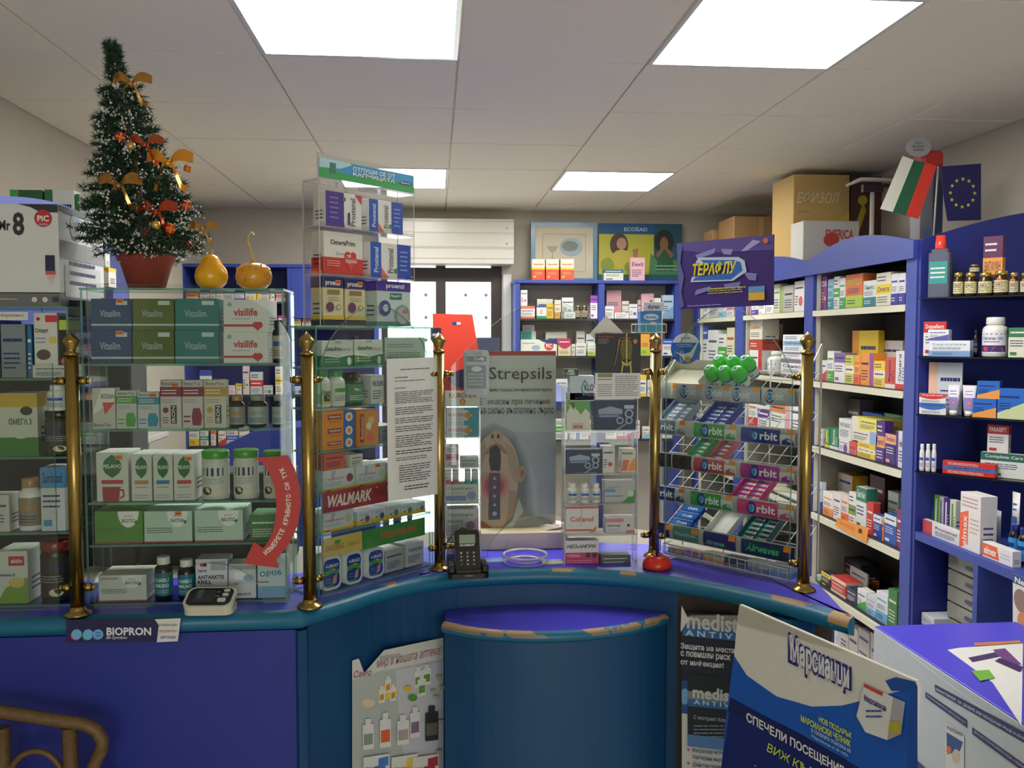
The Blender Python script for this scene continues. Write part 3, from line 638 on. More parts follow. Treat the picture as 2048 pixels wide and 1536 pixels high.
row(FB, .012, ZT+.0048, """
196 293 1150 pl d4d6d0 - ops=bw d=.08 # white and mint box on the floor of the square case
303 340 1116 D 1f7080 w ops=cold # teal-labelled dark bottle with white cap, standing next to the white and mint box
350 386 1122 D 1f7080 w ops=cold # teal-labelled dark bottle with white cap touching the pale lettered box
390 455 1118 pl c8cad4 - ops=krill d=.05 # pale box with dark lettering behind the blood pressure monitor
456 512 1128 pl c8cccc - ops=kr2 d=.05 # white box with ice picture next to the pale lettered box
514 572 1118 pl c4d4dc - ops=opti d=.05 # pale blue box with round blue letter under the red arrow head""", 'of case floor', 'goods in the square glass case', BE, dmax=.11)
# dark case at the wall end
FA = Frame((-1.2, 1.86), (-.7, 1.86)); zA = [FA.hit(60, y, .02)[1] for y in (613, 756, 912, 1062)]
showcase(FA, FA.hit(-230, 1000)[0], FA.hit(146, 1000)[0], .16, zA[0], zA[1:], 'dark glass display case under the big white box with red emblem')
A_['om'] = [('r', 0, .78, 1, 1, 'c8a83c'), ('r', 0, 0, 1, .3, '3c7a3c'), ('c', .55, .45, .3, 'c9ccc0'), ('t', 'ОМЕГА 3', .25, .5, .85, .6, '3c5a38', 'b'), ('e', .72, .72, .16, .07, '3a3a30')]
A_['ak'] = [('r', .4, .72, .9, .9, 'b82c34'), ('t', 'aktiv', .48, .77, .84, .86, 'w'), ('p', [(0, 0), (1, 0), (1, .5), (.3, .3)], '78a03c'), ('t', 'Omega-3', .02, .5, .6, .58, '3a4a70', 'b'), ('e', .65, .4, .25, .1, 'c8b868')]
A_['sp'] = [('r', .5, .82, 1, .95, 'c8343c'), ('c', .2, .88, .08, 'a0283c'), ('t', 'Спорт', .06, .6, .62, .7, '3a3c58', 'b'), ('l', .06, .4, .5, .55, 2, '7a9cc0'), ('r', .66, .42, .95, .54, 'd8c040'), ('e', .4, .2, .3, .1, '5a5048')]
A_['gf'] = [('r', 0, .72, 1, .92, 'b8c83c'), ('c', .7, .55, .15, '5ca048'), ('c', .5, .08, .4, 'd06058')]
row(FA, .012, zA[1]+.0002, """
0 50 648 pl 7a8890 - d=.1 # slate grey box on the top shelf of the dark case
53 63 650 pl 2a6aa0 - d=.1 # narrow blue box edge in the dark case
64 138 730 pl c8ccc4 - d=.08 # flat white box with heart mark lying in the dark case
66 114 625 pl d0d0c8 - ops=sp d=.06 # white sports supplement box with red corner
117 136 632 pl 22261e - ops=gf d=.06 # black box with lime band and grapefruit
-90 -3 640 top 5a6870 b d=.1 # grey box with blue top beside the slate grey one""", 'of dark case top shelf', 'goods in the dark glass case', 'from the wall', dmax=.12)
row(FA, .012, zA[2]+.0002, """
-4 74 786 pl c8cabe - ops=om d=.07 # yellow and green box with round field reading ОМЕГА 3
78 137 822 W 3c3830 x # wide dark brown jar under the white bottle
85 128 770 P d0d0cc w b=.0 # white bottle standing on the wide brown jar
-80 -8 800 top d8d4cc o d=.08 # white box with orange top at the wall end of the dark case""", 'of dark case second shelf', 'goods in the dark glass case', 'from the wall', dmax=.12)
row(FA, .012, zA[3]+.0002, """
-30 18 990 pl c4c4be - d=.05 # small white box beside the beige bear-like bottle
26 75 958 P 8c8474 B # beige bottle with brown cap in the dark case
79 129 935 top c8ccd0 4c8cc0 d=.06 |Sambucol # tall white box with blue top in the dark case""", 'of dark case third shelf', 'goods in the dark glass case', 'from the wall', dmax=.12)
row(FA, .012, ZT+.0048, """
-10 55 1102 pl c8ccc4 - ops=ak d=.08 # white and green fish oil box with red upper field
68 130 1086 W 26221e 7a2420 # tall dark jar with red lid on the dark case floor
-100 -14 1120 bot c8ccc4 r d=.08 # white box with red lower part at the wall end""", 'of dark case floor', 'goods in the dark glass case', 'from the wall', dmax=.12)
# big white box with the red round emblem, on the dark case
yb = 1.86; x0, x1 = atY(-95, 500, yb).x, atY(118, 500, yb).x; ztp = atY(60, 408, yb).z; z0 = zA[0]+.0004; wv, hv = x1-x0, ztp-z0
ops = [('r', 0, 0, 1, .13, '6a6c6e'), ('r', 0, .125, 1, .135, 'x'), ('t', 'Mr', .44, .74, .55, .84, '2a2c34', 'b'), ('t', '8', .57, .69, .68, .92, '2a2c34', 'b'), ('p', [(.62, 1), (1, 1), (1, .92), (.84, .92), (.74, .97)], '2c2c34'),
  ('c', .86, .86, .084, 'b82c34'), ('t', 'PiC', .805, .83, .915, .89, 'w', 'b'), ('t', 'SOLUTION', .82, .795, .9, .81, 'w'),
  ('r', .87, .34, .96, .5, '1c2448'), ('r', .87, .31, .965, .345, 'c05a48'), ('p', [(.88, .31), (.955, .31), (.94, .26), (.895, .26)], 'd8b0a8'), ('r', .905, .2, .93, .26, 'c8ccd0'),
  ('c', .76, .062, .026, 'd0d0cc'), ('c', .86, .062, .026, 'd0d0cc'), ('r', .93, .04, .99, .09, '3c3e40'), ('l', .3, .055, .6, .08, 1, 'h')]
m = carton(wv, .24, hv, 'd4d6d8', 'pl', '-', '', ops, side=[('r', 0, .48, 1, .66, '8c8e90'), ('r', .1, .1, .9, .42, 'c0c2c0'), ('c', .35, .82, .12, '9ca4b0'), ('c', .72, .84, .12, '9ca4b0'), ('r', 0, .94, 1, 1, '5a5c60')])
tag(m.build('nebulizer_box', None, ((x0+x1)/2, yb, z0)), 'big white carton with red round emblem and number 8 on top of the dark case', 'box')
m = MB('gloss', 'x'); m.box((-.018, 0, 0), (.018, .06, .034), '101012', ch=.002); m.decal([('r', .2, .4, .8, .6, '2a2a2e')], flatmap(.036, .034)); tag(m.build('black_device', None, (atY(151, 600, 1.9).x, 1.9, zA[0]-.02+.0)), 'small black box-shaped device between the dark case and the square case', 'device')
m = MB('card'); m.box((-.03, 0, 0), (.03, .0006, .016), 'd8d8d0'); m.decal([('t', 'Апролесс', .1, .3, .9, .8, '5a5a60', 'i')], flatmap(.06, .016)); tag(m.build('shelf_label', None, (atY(24, 620, 1.852).x, 1.852, atY(24, 640, 1.852).z)), 'white shelf label strip on the front edge of the dark case top', 'label')

m = MB('shade_dark'); m.box((0, 0, 0), (.88, .12, .5), ch=.004); t = tag(m.build('dark_block', None, (-1.6, 2.17, ZT+.0004)), 'dark grey cabinet on the counter behind the dark glass case', 'cabinet'); q = MB('chrome'); q.tube([(.3, -.012, .4), (.5, -.012, .4)], .004, 8); q.build('handle', t)  # block added to darken what shows through the wall-end case
m = MB('shade_dark'); m.box((0, 0, 0), (.36, .12, .225), ch=.004); t = tag(m.build('dark_backdrop_box', None, (-.71, 2.17, ZT+.0004)), 'dark low drawer box on the counter behind the square glass case', 'drawer box'); q = MB('chrome'); q.tube([(.15, -.012, .12), (.29, -.012, .12)], .004, 8); q.build('handle', t)  # box added as dark backdrop to the lower shelves of the square case
for x, yy, r_, lb in ((atZ(290, 1130, ZT).x, 2.09, .2, 'white paper sheet behind the dark bottles of the square case'), (atZ(505, 1120, ZT).x, 2.1, -.15, 'white paper sheet behind the red arrow head')):
    m = MB('card'); m.box((-.075, -.05, 0), (.075, .05, .0008), 'e4e4dc'); m.decal([('l', .1, .1, .9, .9, 6, 's')], lambda u, v, k: ((u-.5)*.15, (v-.5)*.1, .001+.0001*k)); tag(m.build('paper_sheet', None, (x, yy, ZT+.0003), r_), lb, 'paper')
# ------------------------------------------------------------------ fir tree, gourds, ornaments on the square case
zt = zB[0]+.0006; TX, TY = atY(294, 570, 1.93).x, 1.93
t = empty('artificial_fir_tree', 'small artificial fir tree with snowy tips in a terracotta pot on the glass case', 'tree', (TX, TY, zt))
m = MB('terracotta'); m.lathe([(.036, 0), (.052, .055), (.0575, .06), (.0585, .072), (.054, .072), (.05, .06)], 28, cap=True); m.build('pot', t)
m = MB('rattan'); m.tube([(0, 0, .03), (-.012, 0, .2), (-.036, 0, .38)], .006, 6, '3a2c1c'); m.build('trunk', t)
def prof(z):     # silhouette radius by height above the case
    pts = [(.075, .045), (.085, .115), (.10, .135), (.13, .115), (.155, .118), (.19, .10), (.22, .104), (.26, .082), (.30, .066), (.335, .068), (.36, .058), (.39, .04), (.41, .046), (.43, .024), (.46, .016), (.50, .018), (.515, .012)]
    for (a, ra), (b, rb) in zip(pts, pts[1:]):
        if a <= z <= b: return ra + (rb-ra)*(z-a)/(b-a)
    return .01
def ctr_x(z): return -.004 - .05*max(0, z-.1)/.4 - (.006 if z > .4 else 0)
m = MB('needle', '1e3a24'); sn = MB('gloss', 'e8e8e4'); rnd = random.Random(3); tips = []
z = .08
while z < .5:
    R = prof(z); nb = 13 if z < .3 else (9 if z < .42 else 6)
    for b in range(nb):
        a = 2*PI*(b + rnd.random()*.8)/nb; L = R*rnd.uniform(.78, 1.08); c0 = Vector((ctr_x(z), 0, z)); tilt = rnd.uniform(-.28, .22) if z < .42 else .7
        dirv = Vector((math.cos(a), math.sin(a), tilt)).normalized(); tip = c0 + dirv*L; tips.append((tip, dirv))
        cnt = int(40 + L*760)
        for q in range(cnt):
            f = rnd.uniform(.15, 1) ** .7; p = c0 + dirv*L*f; nd = (dirv*rnd.uniform(.3, 1) + Vector((rnd.gauss(0, .6), rnd.gauss(0, .6), rnd.gauss(0, .6)))).normalized()
            ln = rnd.uniform(.011, .019); sd = nd.cross(Vector((rnd.random()-.5, rnd.random()-.5, rnd.random()-.5))).normalized()*.0012
            cc = rnd.choice(['16301e', '1e3f28', '2a4c2c', '12281a', '34583a'])
            m.poly([p-sd, p+sd, p+nd*ln], cc)
        if rnd.random() < .42 and z < .45:
            for q in range(rnd.randint(8, 16)):
                p = tip - dirv*.006 + Vector((rnd.gauss(0, .0075), rnd.gauss(0, .0075), rnd.gauss(0, .0075))); r = rnd.uniform(.0015, .003)
                i = [sn.vert(p+Vector(v)*r) for v in ((1,0,0),(-1,0,0),(0,1,0),(0,-1,0),(0,0,1),(0,0,-1))]
                for f3 in ((0,2,4),(2,1,4),(1,3,4),(3,0,4),(2,0,5),(1,2,5),(3,1,5),(0,3,5)): sn.face([i[k] for k in f3])
    z += .0115
tag(m.build('needles', t), kind='stuff'); tag(sn.build('snow_beads', t), kind='stuff')
MATS['needle'].node_tree.nodes['Principled BSDF'].inputs['Roughness'].default_value = .7
def bow(px, py, s, c, lab, yy=1.835, cat='bow'):
    s *= 1.5; p = atY(px, py, yy); m = MB('foil', c)
    for sg in (-1, 1):
        for part, (dx, dz, w0) in enumerate((((1.0, .3, .46)), ((.7, -1.0, .3)))):
            n = 6; prev = None
            for i in range(n+1):
                f = i/n; x = sg*dx*f*s; z = (dz*f + (.25*math.sin(f*PI*2) if part else .22*math.sin(f*PI)))*s; yv = -.2*s*math.sin(f*PI*1.5); hw = w0*s*(.35+.65*math.sin(f*PI*.75))
                cur = (m.vert((x, yv, z-hw*.6)), m.vert((x, yv+.1*s, z+hw*.6)))
                if prev: m.face((prev[0], cur[0], cur[1], prev[1]), None, None, True)
                prev = cur
    o = m.build('ribbon_bow', None, p); k = MB('foil', c); k.ball((0, -.05*s, 0), .16*s); k.build('knot', o); tag(o, lab, cat, 'ornaments on the fir tree'); return o
bow(262, 168, .026, 'b8863c', 'gold ribbon bow just below the top of the fir tree', 1.9)
bow(337, 327, .03, 'e8a03a', 'shining orange gold ribbon bow on the upper right side of the fir tree')
bow(238, 372, .028, 'a87a3c', 'dull gold ribbon bow low on the shaded side of the fir tree')
bow(290, 290, .022, 'b0583a', 'copper red ribbon bow in the middle of the fir tree')
bow(312, 425, .026, 'b4482c', 'rust red ribbon bow above the round gold bauble')
bow(405, 460, .018, 'b8863c', 'gold ribbon bow at the lowest right branch tip of the fir tree')
def bauble(px, py, r, c, lab, yy=1.83):
    m = MB('foil', c); m.ball((0, 0, 0), r); o = m.build('bauble', None, atY(px, py, yy)); k = MB('brass'); k.lathe([(r*.28, r*.93), (r*.25, r*1.25)], 10); k.build('hanger_cap', o); tag(o, lab, 'bauble', 'ornaments on the fir tree')
bauble(312, 450, .0095, 'd8b060', 'round gold bauble low in the middle of the fir tree'); bauble(262, 292, .009, 'c8a868', 'dull gold bauble beside the small red parcel'); bauble(378, 490, .007, 'b02a24', 'small red bauble at the lower right edge of the fir tree', 1.86)
def parcel(px, py, s, c, lab, yy=1.835):
    m = MB('foil', c); m.box((-s, -s, -s), (s, s, s), c, ch=.0012); o = m.build('gift_parcel', None, atY(px, py, yy), rot=(.3, .2, .5)); k = MB('foil', 'c89c3c'); k.box((-s*.18, -s*1.04, -s*1.04), (s*.18, s*1.04, s*1.04)); k.box((-s*1.04, -s*1.04, -s*.18), (s*1.04, s*1.04, s*.18)); k.build('ribbon', o); tag(o, lab, 'ornament', 'ornaments on the fir tree')
parcel(240, 273, .0085, 'b0242c', 'small red parcel ornament high on the shaded side of the tree'); parcel(340, 456, .0085, 'd03a24', 'small bright red parcel ornament right of the round gold bauble'); parcel(372, 410, .008, 'c82c38', 'small red parcel ornament on the outer right branches'); parcel(375, 337, .006, 'd8602c', 'tiny orange parcel ornament at the end of the shining bow')
def gourd(px, top, prof_, col, lab, stem, warts=0):
    p = atY(px, 570, 1.9); m = MB('gloss', col); n = 26
    m.lathe(prof_, n, (0, 0), None)
    # slight ribs
    for i, v in enumerate(m.v):
        a = math.atan2(v[1], v[0]); k = 1 + .018*math.cos(a*8); m.v[i] = (v[0]*k, v[1]*k, v[2])
    if warts:
        r_ = random.Random(5); c2 = ['c88a30', 'b87c34']
        for q in range(46):
            a = r_.uniform(-PI, 0); j = r_.uniform(.2, .95); zz = prof_[-1][1]*j
            rr = next(ra + (rb-ra)*(zz-za)/(zb_-za) for (ra, za), (rb, zb_) in zip(prof_, prof_[1:]) if za <= zz <= zb_); s_ = r_.uniform(.0012, .0026)
            m.ball((rr*math.cos(a), rr*math.sin(a), zz), s_, r_.choice(c2), None, 6)
    o = m.build('ornamental_gourd', None, (p.x, 1.9, zt)); tag(o, lab, 'gourd')
    q = MB('rattan', 'b8a060'); q.tube(stem[0], stem[1], 8, 'b8a060', 'gloss'); q.build('stem', o)
gourd(423, 500, [(.006, 0), (.02, .002), (.03, .012), (.034, .026), (.031, .04), (.022, .052), (.017, .062), (.013, .068), (.005, .072)], 'e8a81c', 'smooth yellow pear-shaped gourd beside the fir tree', ([(0, 0, .07), (.001, 0, .077), (.003, 0, .083)], [.004, .0028, .0032]))
gourd(508, 515, [(.008, 0), (.024, .002), (.034, .012), (.0375, .026), (.034, .042), (.024, .052), (.008, .055)], 'd8962a', 'round orange gourd with brown warts and a long curved stem', ([(0, 0, .053), (-.003, 0, .07), (-.009, 0, .088), (-.012, 0, .102), (-.009, 0, .113), (-.003, 0, .117), (.001, 0, .114)], [.005, .003, .0026, .0025, .0025, .0028, .003]), 1)
m = carton(.055, .03, .034, 'd8d4c8', 'pl', '-', '', [('p', [(.1, .3), (.5, .5), (.9, .7), (.9, .8), (.5, .6), (.1, .4)], 'd0406c'), ('r', 0, 0, 1, .12, '7ab048')])
zf = atY(190, 571, 2.12).z
k0 = atY(194, 560, 2.2).x
tag(carton(.068, .05, .046, 'dcd8cc', 'pl', '-', '', [('r', 0, .82, 1, 1, 'e0c040'), ('p', [(.75, 1), (1, 1), (1, .7)], 'e07a2c'), ('t', 'formoline', .06, .45, .7, .68, '4a6a8c'), ('t', 'L112', .5, .25, .74, .42, '7a90a0'), ('r', .56, .08, 1, .16, 'd04a50'), ('r', .06, .1, .2, .15, 'k')]).build('medicine_box', None, (k0, 2.18, zf)), 'white and yellow slimming product box on the tall stand behind the fir pot', 'box')
tag(m.build('medicine_box', None, (k0-.002, 2.185, zf+.0466)), 'white box with pink swoosh stacked behind the fir pot', 'box')
m = MB('laminate'); m.box((-.045, 0, 0), (.045, .1, zf-ZT-.502)); tag(m.build('blue_stand', None, (k0, 2.175, ZT+.5010)), 'narrow blue stand on the dark cabinet behind the fir pot', 'stand')

# ------------------------------------------------------------------ angled glass case
FC = Frame(FC0.at(0, .036)[:2], FC0.at(1, .036)[:2])
hc = lambda x, y: FC.hit(x, y, .0)
sC0, sC1 = hc(634, 1000)[0], hc(866, 1000)[0]; zC = [hc(640, y)[1] for y in (651, 735, 818, 905, 991, 1072)]
showcase(FC, sC0, sC1, .085, zC[0], zC[1:], 'angled glass display case behind the printed notice and the curved bay')
A_['gp'] = [('r', 0, 0, 1, .42, '2a7a4c'), ('t', 'GinkoPrim', .1, .6, .62, .76, '2c4c3c', 'b'), ('t', 'MAX 120', .66, .61, .9, .7, 'c06070'), ('p', [(0, .42), (.5, .34), (1, .46), (1, .52), (.5, .4), (0, .48)], 'e4e8e4'), ('e', .86, .2, .07, .16, 'dfe6dc'), ('l', .08, .14, .55, .34, 2, 'a8c8b0'), ('r', .4, .9, .6, .98, 'a8aca8')]
A_['rx'] = [('r', 0, 0, 1, 1, 'e8902c'), ('r', .64, 0, 1, 1, '2468b8'), ('c', .82, .5, .11, 'e8e8e4'), ('c', .82, .5, .06, 'e8902c'), ('r', .16, .4, .58, .75, 'a0302c'), ('t', 'Редоксон', .2, .48, .55, .68, 'e8dcd0', 'b'), ('l', .2, .15, .55, .3, 1, 'a06428')]
A_['rx2'] = [('r', 0, 0, 1, 1, 'd8862c'), ('r', .16, .1, .34, .9, 'a83428'), ('t', 'Redoxon', .19, .2, .31, .82, 'e8c8b8', 'v'), ('c', .66, .7, .14, 'e8b868'), ('e', .55, .55, .12, .1, 'e8e0d0'), ('c', .62, .25, .16, 'e06428')]
def vt(t2, c): return [('p', [(0, 0), (1, 0), (1, .34), (.9, .22), (0, .2)], 'e0b83c'), ('r', 0, .14, 1, .2, 'd8d4c8'), ('p', [(.3, .95), (.42, .95), (.34, .5), (.28, .5)], 'b8a8d8'), ('t', t2, .08, .52, .66, .66, 'c898a8', 'b'), ('c', .83, .55, .1, c), ('l', .08, .26, .6, .46, 3, '8aa8b8'), ('r', .1, .04, .25, .1, '5a6a3c')]
A_['v1'] = vt('Гинера', '8a3c5c'); A_['v2'] = vt('vitabalans', 'c8cca0'); A_['v3'] = vt('vitabalans', 'c0c490')
A_['walm'] = [('t', 'WALMARK', .07, .22, .62, .8, 'e4dcd8', 'bi'), ('t', 'W', .82, .22, .99, .8, 'e4dcd8', 'bi'), ('c', .68, .82, .01, 'd0a0a0')]
A_['mars'] = [('t', 'Марсианци', .28, .22, .85, .8, 'b86a3c', 'b')]
A_['bio'] = [('t', 'БИОЛЕКС', .1, .3, .55, .6, 'a87848', 'b'), ('e', .38, .72, .08, .1, '4a8a5c'), ('t', 'Valeriana', .64, .36, .94, .6, 'b89458')]
A_['urgo'] = 0
A_['dev'] = [('r', 0, 0, 1, .5, '5a9a3c'), ('t', 'Devit', .2, .5, .8, .68, '3a4a3c', 'b'), ('e', .5, .28, .18, .22, '5a2c2c'), ('r', .3, .02, .7, .12, 'd8c83c')]
EC = 'from the red arrow end'
row(FC, .012, zC[1]+.0002, """
644 707 681 pl d0d6d0 - ops=gp d=.08 # white and green box with leaf, outermost on angled case top shelf
709 766 679 pl d0d6d0 - ops=gp d=.08 # white and green box with leaf next to the pale green card""", 'of angled case top shelf', 'goods in the angled glass case', EC, dmax=.066)
row(FC, .012, zC[2]+.0002, """
640 668 740 P c8d4c0 3c9a4c ops=dev # white bottle with green cap and dark berry on label
669 698 740 P c8d0c0 3c9a4c # white bottle with green cap showing small print beside the berry bottle
699 737 744 G 2c7a58 x |x # dark green bottle with black cap in the angled case
742 768 750 pl d0d0c8 - d=.05 |INULIN # narrow white box beside the dark green bottle""", 'of angled case second shelf', 'goods in the angled glass case', EC, dmax=.066)
row(FC, .012, zC[3]+.0002, """
644 710 876 pl e8902c - ops=rx d=.075 # orange and blue effervescent box at the bottom of three
644 710 849 pl e8902c - ops=rx d=.075 # orange and blue effervescent box in the middle of three
644 710 821 pl e8902c - ops=rx d=.075 # orange and blue effervescent box on top of three
712 757 820 pl d8862c - ops=rx2 d=.075 # upright orange box with red upright banner
760 800 850 pl 6a7880 - d=.07 # slate grey box beside the upright orange box""", 'of angled case third shelf', 'goods in the angled glass case', EC, dmax=.066)
row(FC, .012, zC[4]+.0002, """
643 711 938 pl d0d8dc - ops=v1 d=.07 # white and yellow box with purple emblem above the red strip
712 772 928 pl d0d8dc - ops=v2 d=.07 st # white and yellow box with pale round emblem above the red strip
774 826 922 bot d0d8dc y d=.07 # white and yellow box behind the lower edge of the notice
648 690 906 pl d85a3c - d=.05 r=0 # red orange sachet box lying on the white and yellow boxes
700 726 908 pl d8d8d0 - d=.05 # small white box lying beside the red orange sachet box""", 'of angled case fourth shelf', 'goods in the angled glass case', EC, dmax=.066)
row(FC, .012, zC[5]+.0002, """
643 708 1022 pl d0d8dc - ops=v3 d=.07 # white and yellow box with pale round emblem below the red strip
715 744 1022 chk d0d8dc 7a4a8c d=.06 # white and yellow tick box with violet emblem
745 773 1016 chk d0d8dc 4a5a9c d=.06 # white and yellow tick box with blue emblem
774 801 1010 chk d0d8dc 5a7a9c d=.06 # white and yellow tick box with pale blue emblem
802 828 1007 chk d0d8dc 4a8a4c d=.06 # white and yellow tick box with green emblem
829 851 1003 chk d0d8dc 6a7a9c d=.06 # white and yellow tick box at the post end""", 'of angled case fifth shelf', 'goods in the angled glass case', EC, dmax=.066)
row(FC, .02, ZT+.0048, """
812 848 1085 pl c8ccd0 - d=.06 |Хром # white box with tick and orange foot on the angled case floor
770 808 1098 pl b0b4b0 - d=.06 # clear empty plastic box beside the oval plaster boxes""", 'of angled case floor', 'goods in the angled glass case', EC, dmax=.06)
# plaster boxes: rounded tall tins
zu = ZT+.0048
for i, (a, b, tp) in enumerate(((643, 683, 1113), (690, 725, 1103), (734, 769, 1096))):
    s0, _ = FC.hit(a, 1150, .012); s1, zz = FC.hit(b, tp, .012); wv = s1-s0; hv = FC.hit((a+b)/2, tp, .012)[1]-zu
    t = empty('plaster_box', ['white waisted plaster pack with blue label next to the brass post', 'white waisted plaster pack with blue label, middle of three', 'white waisted plaster pack with blue label beside the clear empty box'][i], 'box', FC.at((s0+s1)/2, .012, zu+.0003), FC.ang, 'waisted plaster packs')
    out = []
    for q in range(40):
        a_ = 2*PI*q/40; cx, sx = math.cos(a_), math.sin(a_); x = wv/2*math.copysign(abs(cx)**.5, cx); z = hv/2 + hv/2*math.copysign(abs(sx)**.45, sx)
        x *= 1 - .1*math.exp(-((z/hv-.5)/.18)**2); out.append((x, z))
    m = MB('gloss', 'd8dce0'); m.prism(out, 0, .05, 'y', smooth=True); m.build('shell', t)
    m = MB('card'); mp = lambda u, v, k: ((u-.5)*wv*.82*(1-.1*math.exp(-((v-.5)/.18)**2)), -.0003-.0002*k, hv*(.08+.84*v))
    ou = [(.5+.5*math.copysign(abs(math.cos(2*PI*q/32))**.5, math.cos(2*PI*q/32)), .5+.5*math.copysign(abs(math.sin(2*PI*q/32))**.5, math.sin(2*PI*q/32))) for q in range(32)]
    m.decal([('p', ou, '1c3c98'), ('p', [(0, .58), (.5, .66), (1, .58), (1, .42), (.5, .5), (0, .42)], '4a9a3c'), ('t', '+URGO', .12, .7, .9, .82, 'dce4ec', 'b'), ('e', .6, .62, .1, .03, 'e8a040'), ('p', [(.5, .1), (.75, .12), (.85, .45), (.6, .38)], 'c88a6c'), ('l', .1, .15, .45, .35, 2, '7a90c8'), ('e', .35, .06, .3, .03, '4a9a3c')], mp, wv, hv); m.build('label', t)
def strip(fr, x0, x1, y0, y1, ins, col, ops, lab, cat='strip', name='price_strip', mat='card', zz=None):
    s0, zt_ = fr.hit(x0, y0, ins); s1, _ = fr.hit(x1, y0, ins); _, zb_ = fr.hit(x0, y1, ins); wv, hv = s1-s0, zt_-zb_
    m = MB(mat); m.box((-wv/2, 0, 0), (wv/2, .0015, hv), col); m.decal(ops, flatmap(wv, hv), wv, hv)
    return tag(m.build(name, None, fr.at((s0+s1)/2, ins, zb_), fr.ang), lab, cat)
strip(FC, 643, 800, 986, 1028, -.002, '9c2430', A_['walm'], 'dark red shelf strip with white lettering in the angled case')
strip(FC, 643, 724, 1080, 1118, -.002, 'd0b860', A_['bio'], 'sand yellow shelf strip below the red strip in the angled case')
strip(FC, 725, 850, 1062, 1100, -.002, '3c8a44', A_['mars'], 'green shelf strip with brown lettering in the angled case')
strip(FC, 770, 850, 675, 722, -.003, 'a8bca8', [('l', .05, .55, .7, .75, 2, '6a7a6c'), ('l', .05, .1, .9, .4, 3, '6a7a6c')], 'pale green printed card above the white notice', 'notice', 'printed_card')
# notice taped to guard 2
fN = Frame(FG2.at(0, -.0045)[:2], FG2.at(1, -.0045)[:2])
def sheet(fr, c, ops, lab, cat, name, th=.0008, col='dcdcd8', n=1):
    """flat sheet from its four picture corners (bl, br, tr, tl), stuck on the surface fr"""
    q = [Vector((*fr.hit(x, y, 0),)) for x, y in c]; o = q[0]
    mp = lambda u, v, k: ((q[0]*(1-u)*(1-v) + q[1]*u*(1-v) + q[2]*u*v + q[3]*(1-u)*v).x - o.x, -th - .0003 - .00018*k, (q[0]*(1-u)*(1-v) + q[1]*u*(1-v) + q[2]*u*v + q[3]*(1-u)*v).y - o.y)
    m = MB('card'); m.prism([(p.x-o.x, p.y-o.y) for p in q], -th, 0, 'y', col); m.decal(ops, mp, (q[1]-q[0]).length, (q[3]-q[0]).length)
    return tag(m.build(name, None, fr.at(o.x, 0, o.y), fr.ang), lab, cat)
L9 = [('l', .25, .915, .85, .93, 1, '3a3a3c'), ('l', .14, .86, .4, .875, 1, '3a3a3c'), ('l', .14, .835, .75, .85, 1, '5a5a5c'), ('l', .14, .785, .35, .8, 1, '3a3a3c'), ('l', .14, .68, .9, .77, 7, '4a4a4c'), ('l', .14, .6, .9, .66, 4, '4a4a4c'), ('l', .14, .54, .9, .585, 3, '4a4a4c'), ('l', .14, .48, .9, .525, 3, '4a4a4c'), ('l', .14, .37, .9, .46, 6, '4a4a4c'), ('l', .14, .32, .88, .355, 2, '18181a'), ('l', .14, .275, .8, .305, 2, '5a5a5c'), ('l', .2, .12, .85, .25, 8, '4a4a4c'), ('l', .3, .06, .8, .1, 2, '2a2a2c')]
sheet(fN, [(776, 1003), (875, 988), (875, 714), (773, 718)], L9, 'white printed notice taped to the glass beside the card terminal post', 'notice', 'printed_notice')
# red arrow on guard 1
fA = Frame(FG1.at(0, -.0045)[:2], FG1.at(1, -.0045)[:2])
def hp(x, y): s_, z_ = fA.hit(x, y); return (s_, z_)
outer = [(575, 911), (590, 938), (600, 975), (602, 1010), (596, 1048), (584, 1078), (566, 1104), (553, 1118), (558, 1136), (488, 1127), (508, 1083), (526, 1096)]
inner = [(535, 1086), (545, 1066), (551, 1040), (553, 1008), (549, 975), (538, 945), (524, 925), (508, 916)]
pts = [hp(*p) for p in outer+inner]; o0 = pts[0]
m = MB('card'); m.prism([(a-o0[0], b-o0[1]) for a, b in pts], -.0006, 0, 'y', 'b8302a')
ctrx = [(557, 925), (571, 955), (577, 985), (577, 1015), (571, 1045), (560, 1070), (546, 1092), (528, 1108)][::-1]
cp = [Vector(hp(*p)) for p in ctrx]; seg = [0]
for a, b in zip(cp, cp[1:]): seg.append(seg[-1]+(b-a).length)
def along(d):
    for i in range(len(cp)-1):
        if d <= seg[i+1] or i == len(cp)-2:
            f_ = (d-seg[i])/(seg[i+1]-seg[i]); p = cp[i].lerp(cp[i+1], f_); tn = (cp[min(i+2, len(cp)-1)]-cp[max(i-1, 0)]).normalized() if 0 < i < len(cp)-2 else (cp[i+1]-cp[i]).normalized(); return p, tn
msg = 'ИЗМЕРЕТЕ КРЪВНОТО СИ ТУК'; Lw = seg[-1]*.94/len(msg)
for i, chr_ in enumerate(msg):
    if chr_ == ' ': continue
    p, tn = along((i+.6)*Lw); nn = Vector((-tn.y, tn.x)); V, F, asp = textmesh(chr_, .03)
    hh = .0098; ww = min(hh*asp, Lw*.86); q = [p + tn*((a-.5)*ww) + nn*((b-.5)*hh) for a, b in V]; ids = [m.vert((v.x-o0[0], -.0012, v.y-o0[1])) for v in q]
    for f_ in F: m.face([ids[k] for k in f_], 'e8dcd8')
tag(m.build('arrow_sticker', None, fA.at(o0[0], 0, o0[1]), fA.ang), 'red curved arrow sticker with white capitals pointing down to the monitor', 'sticker')

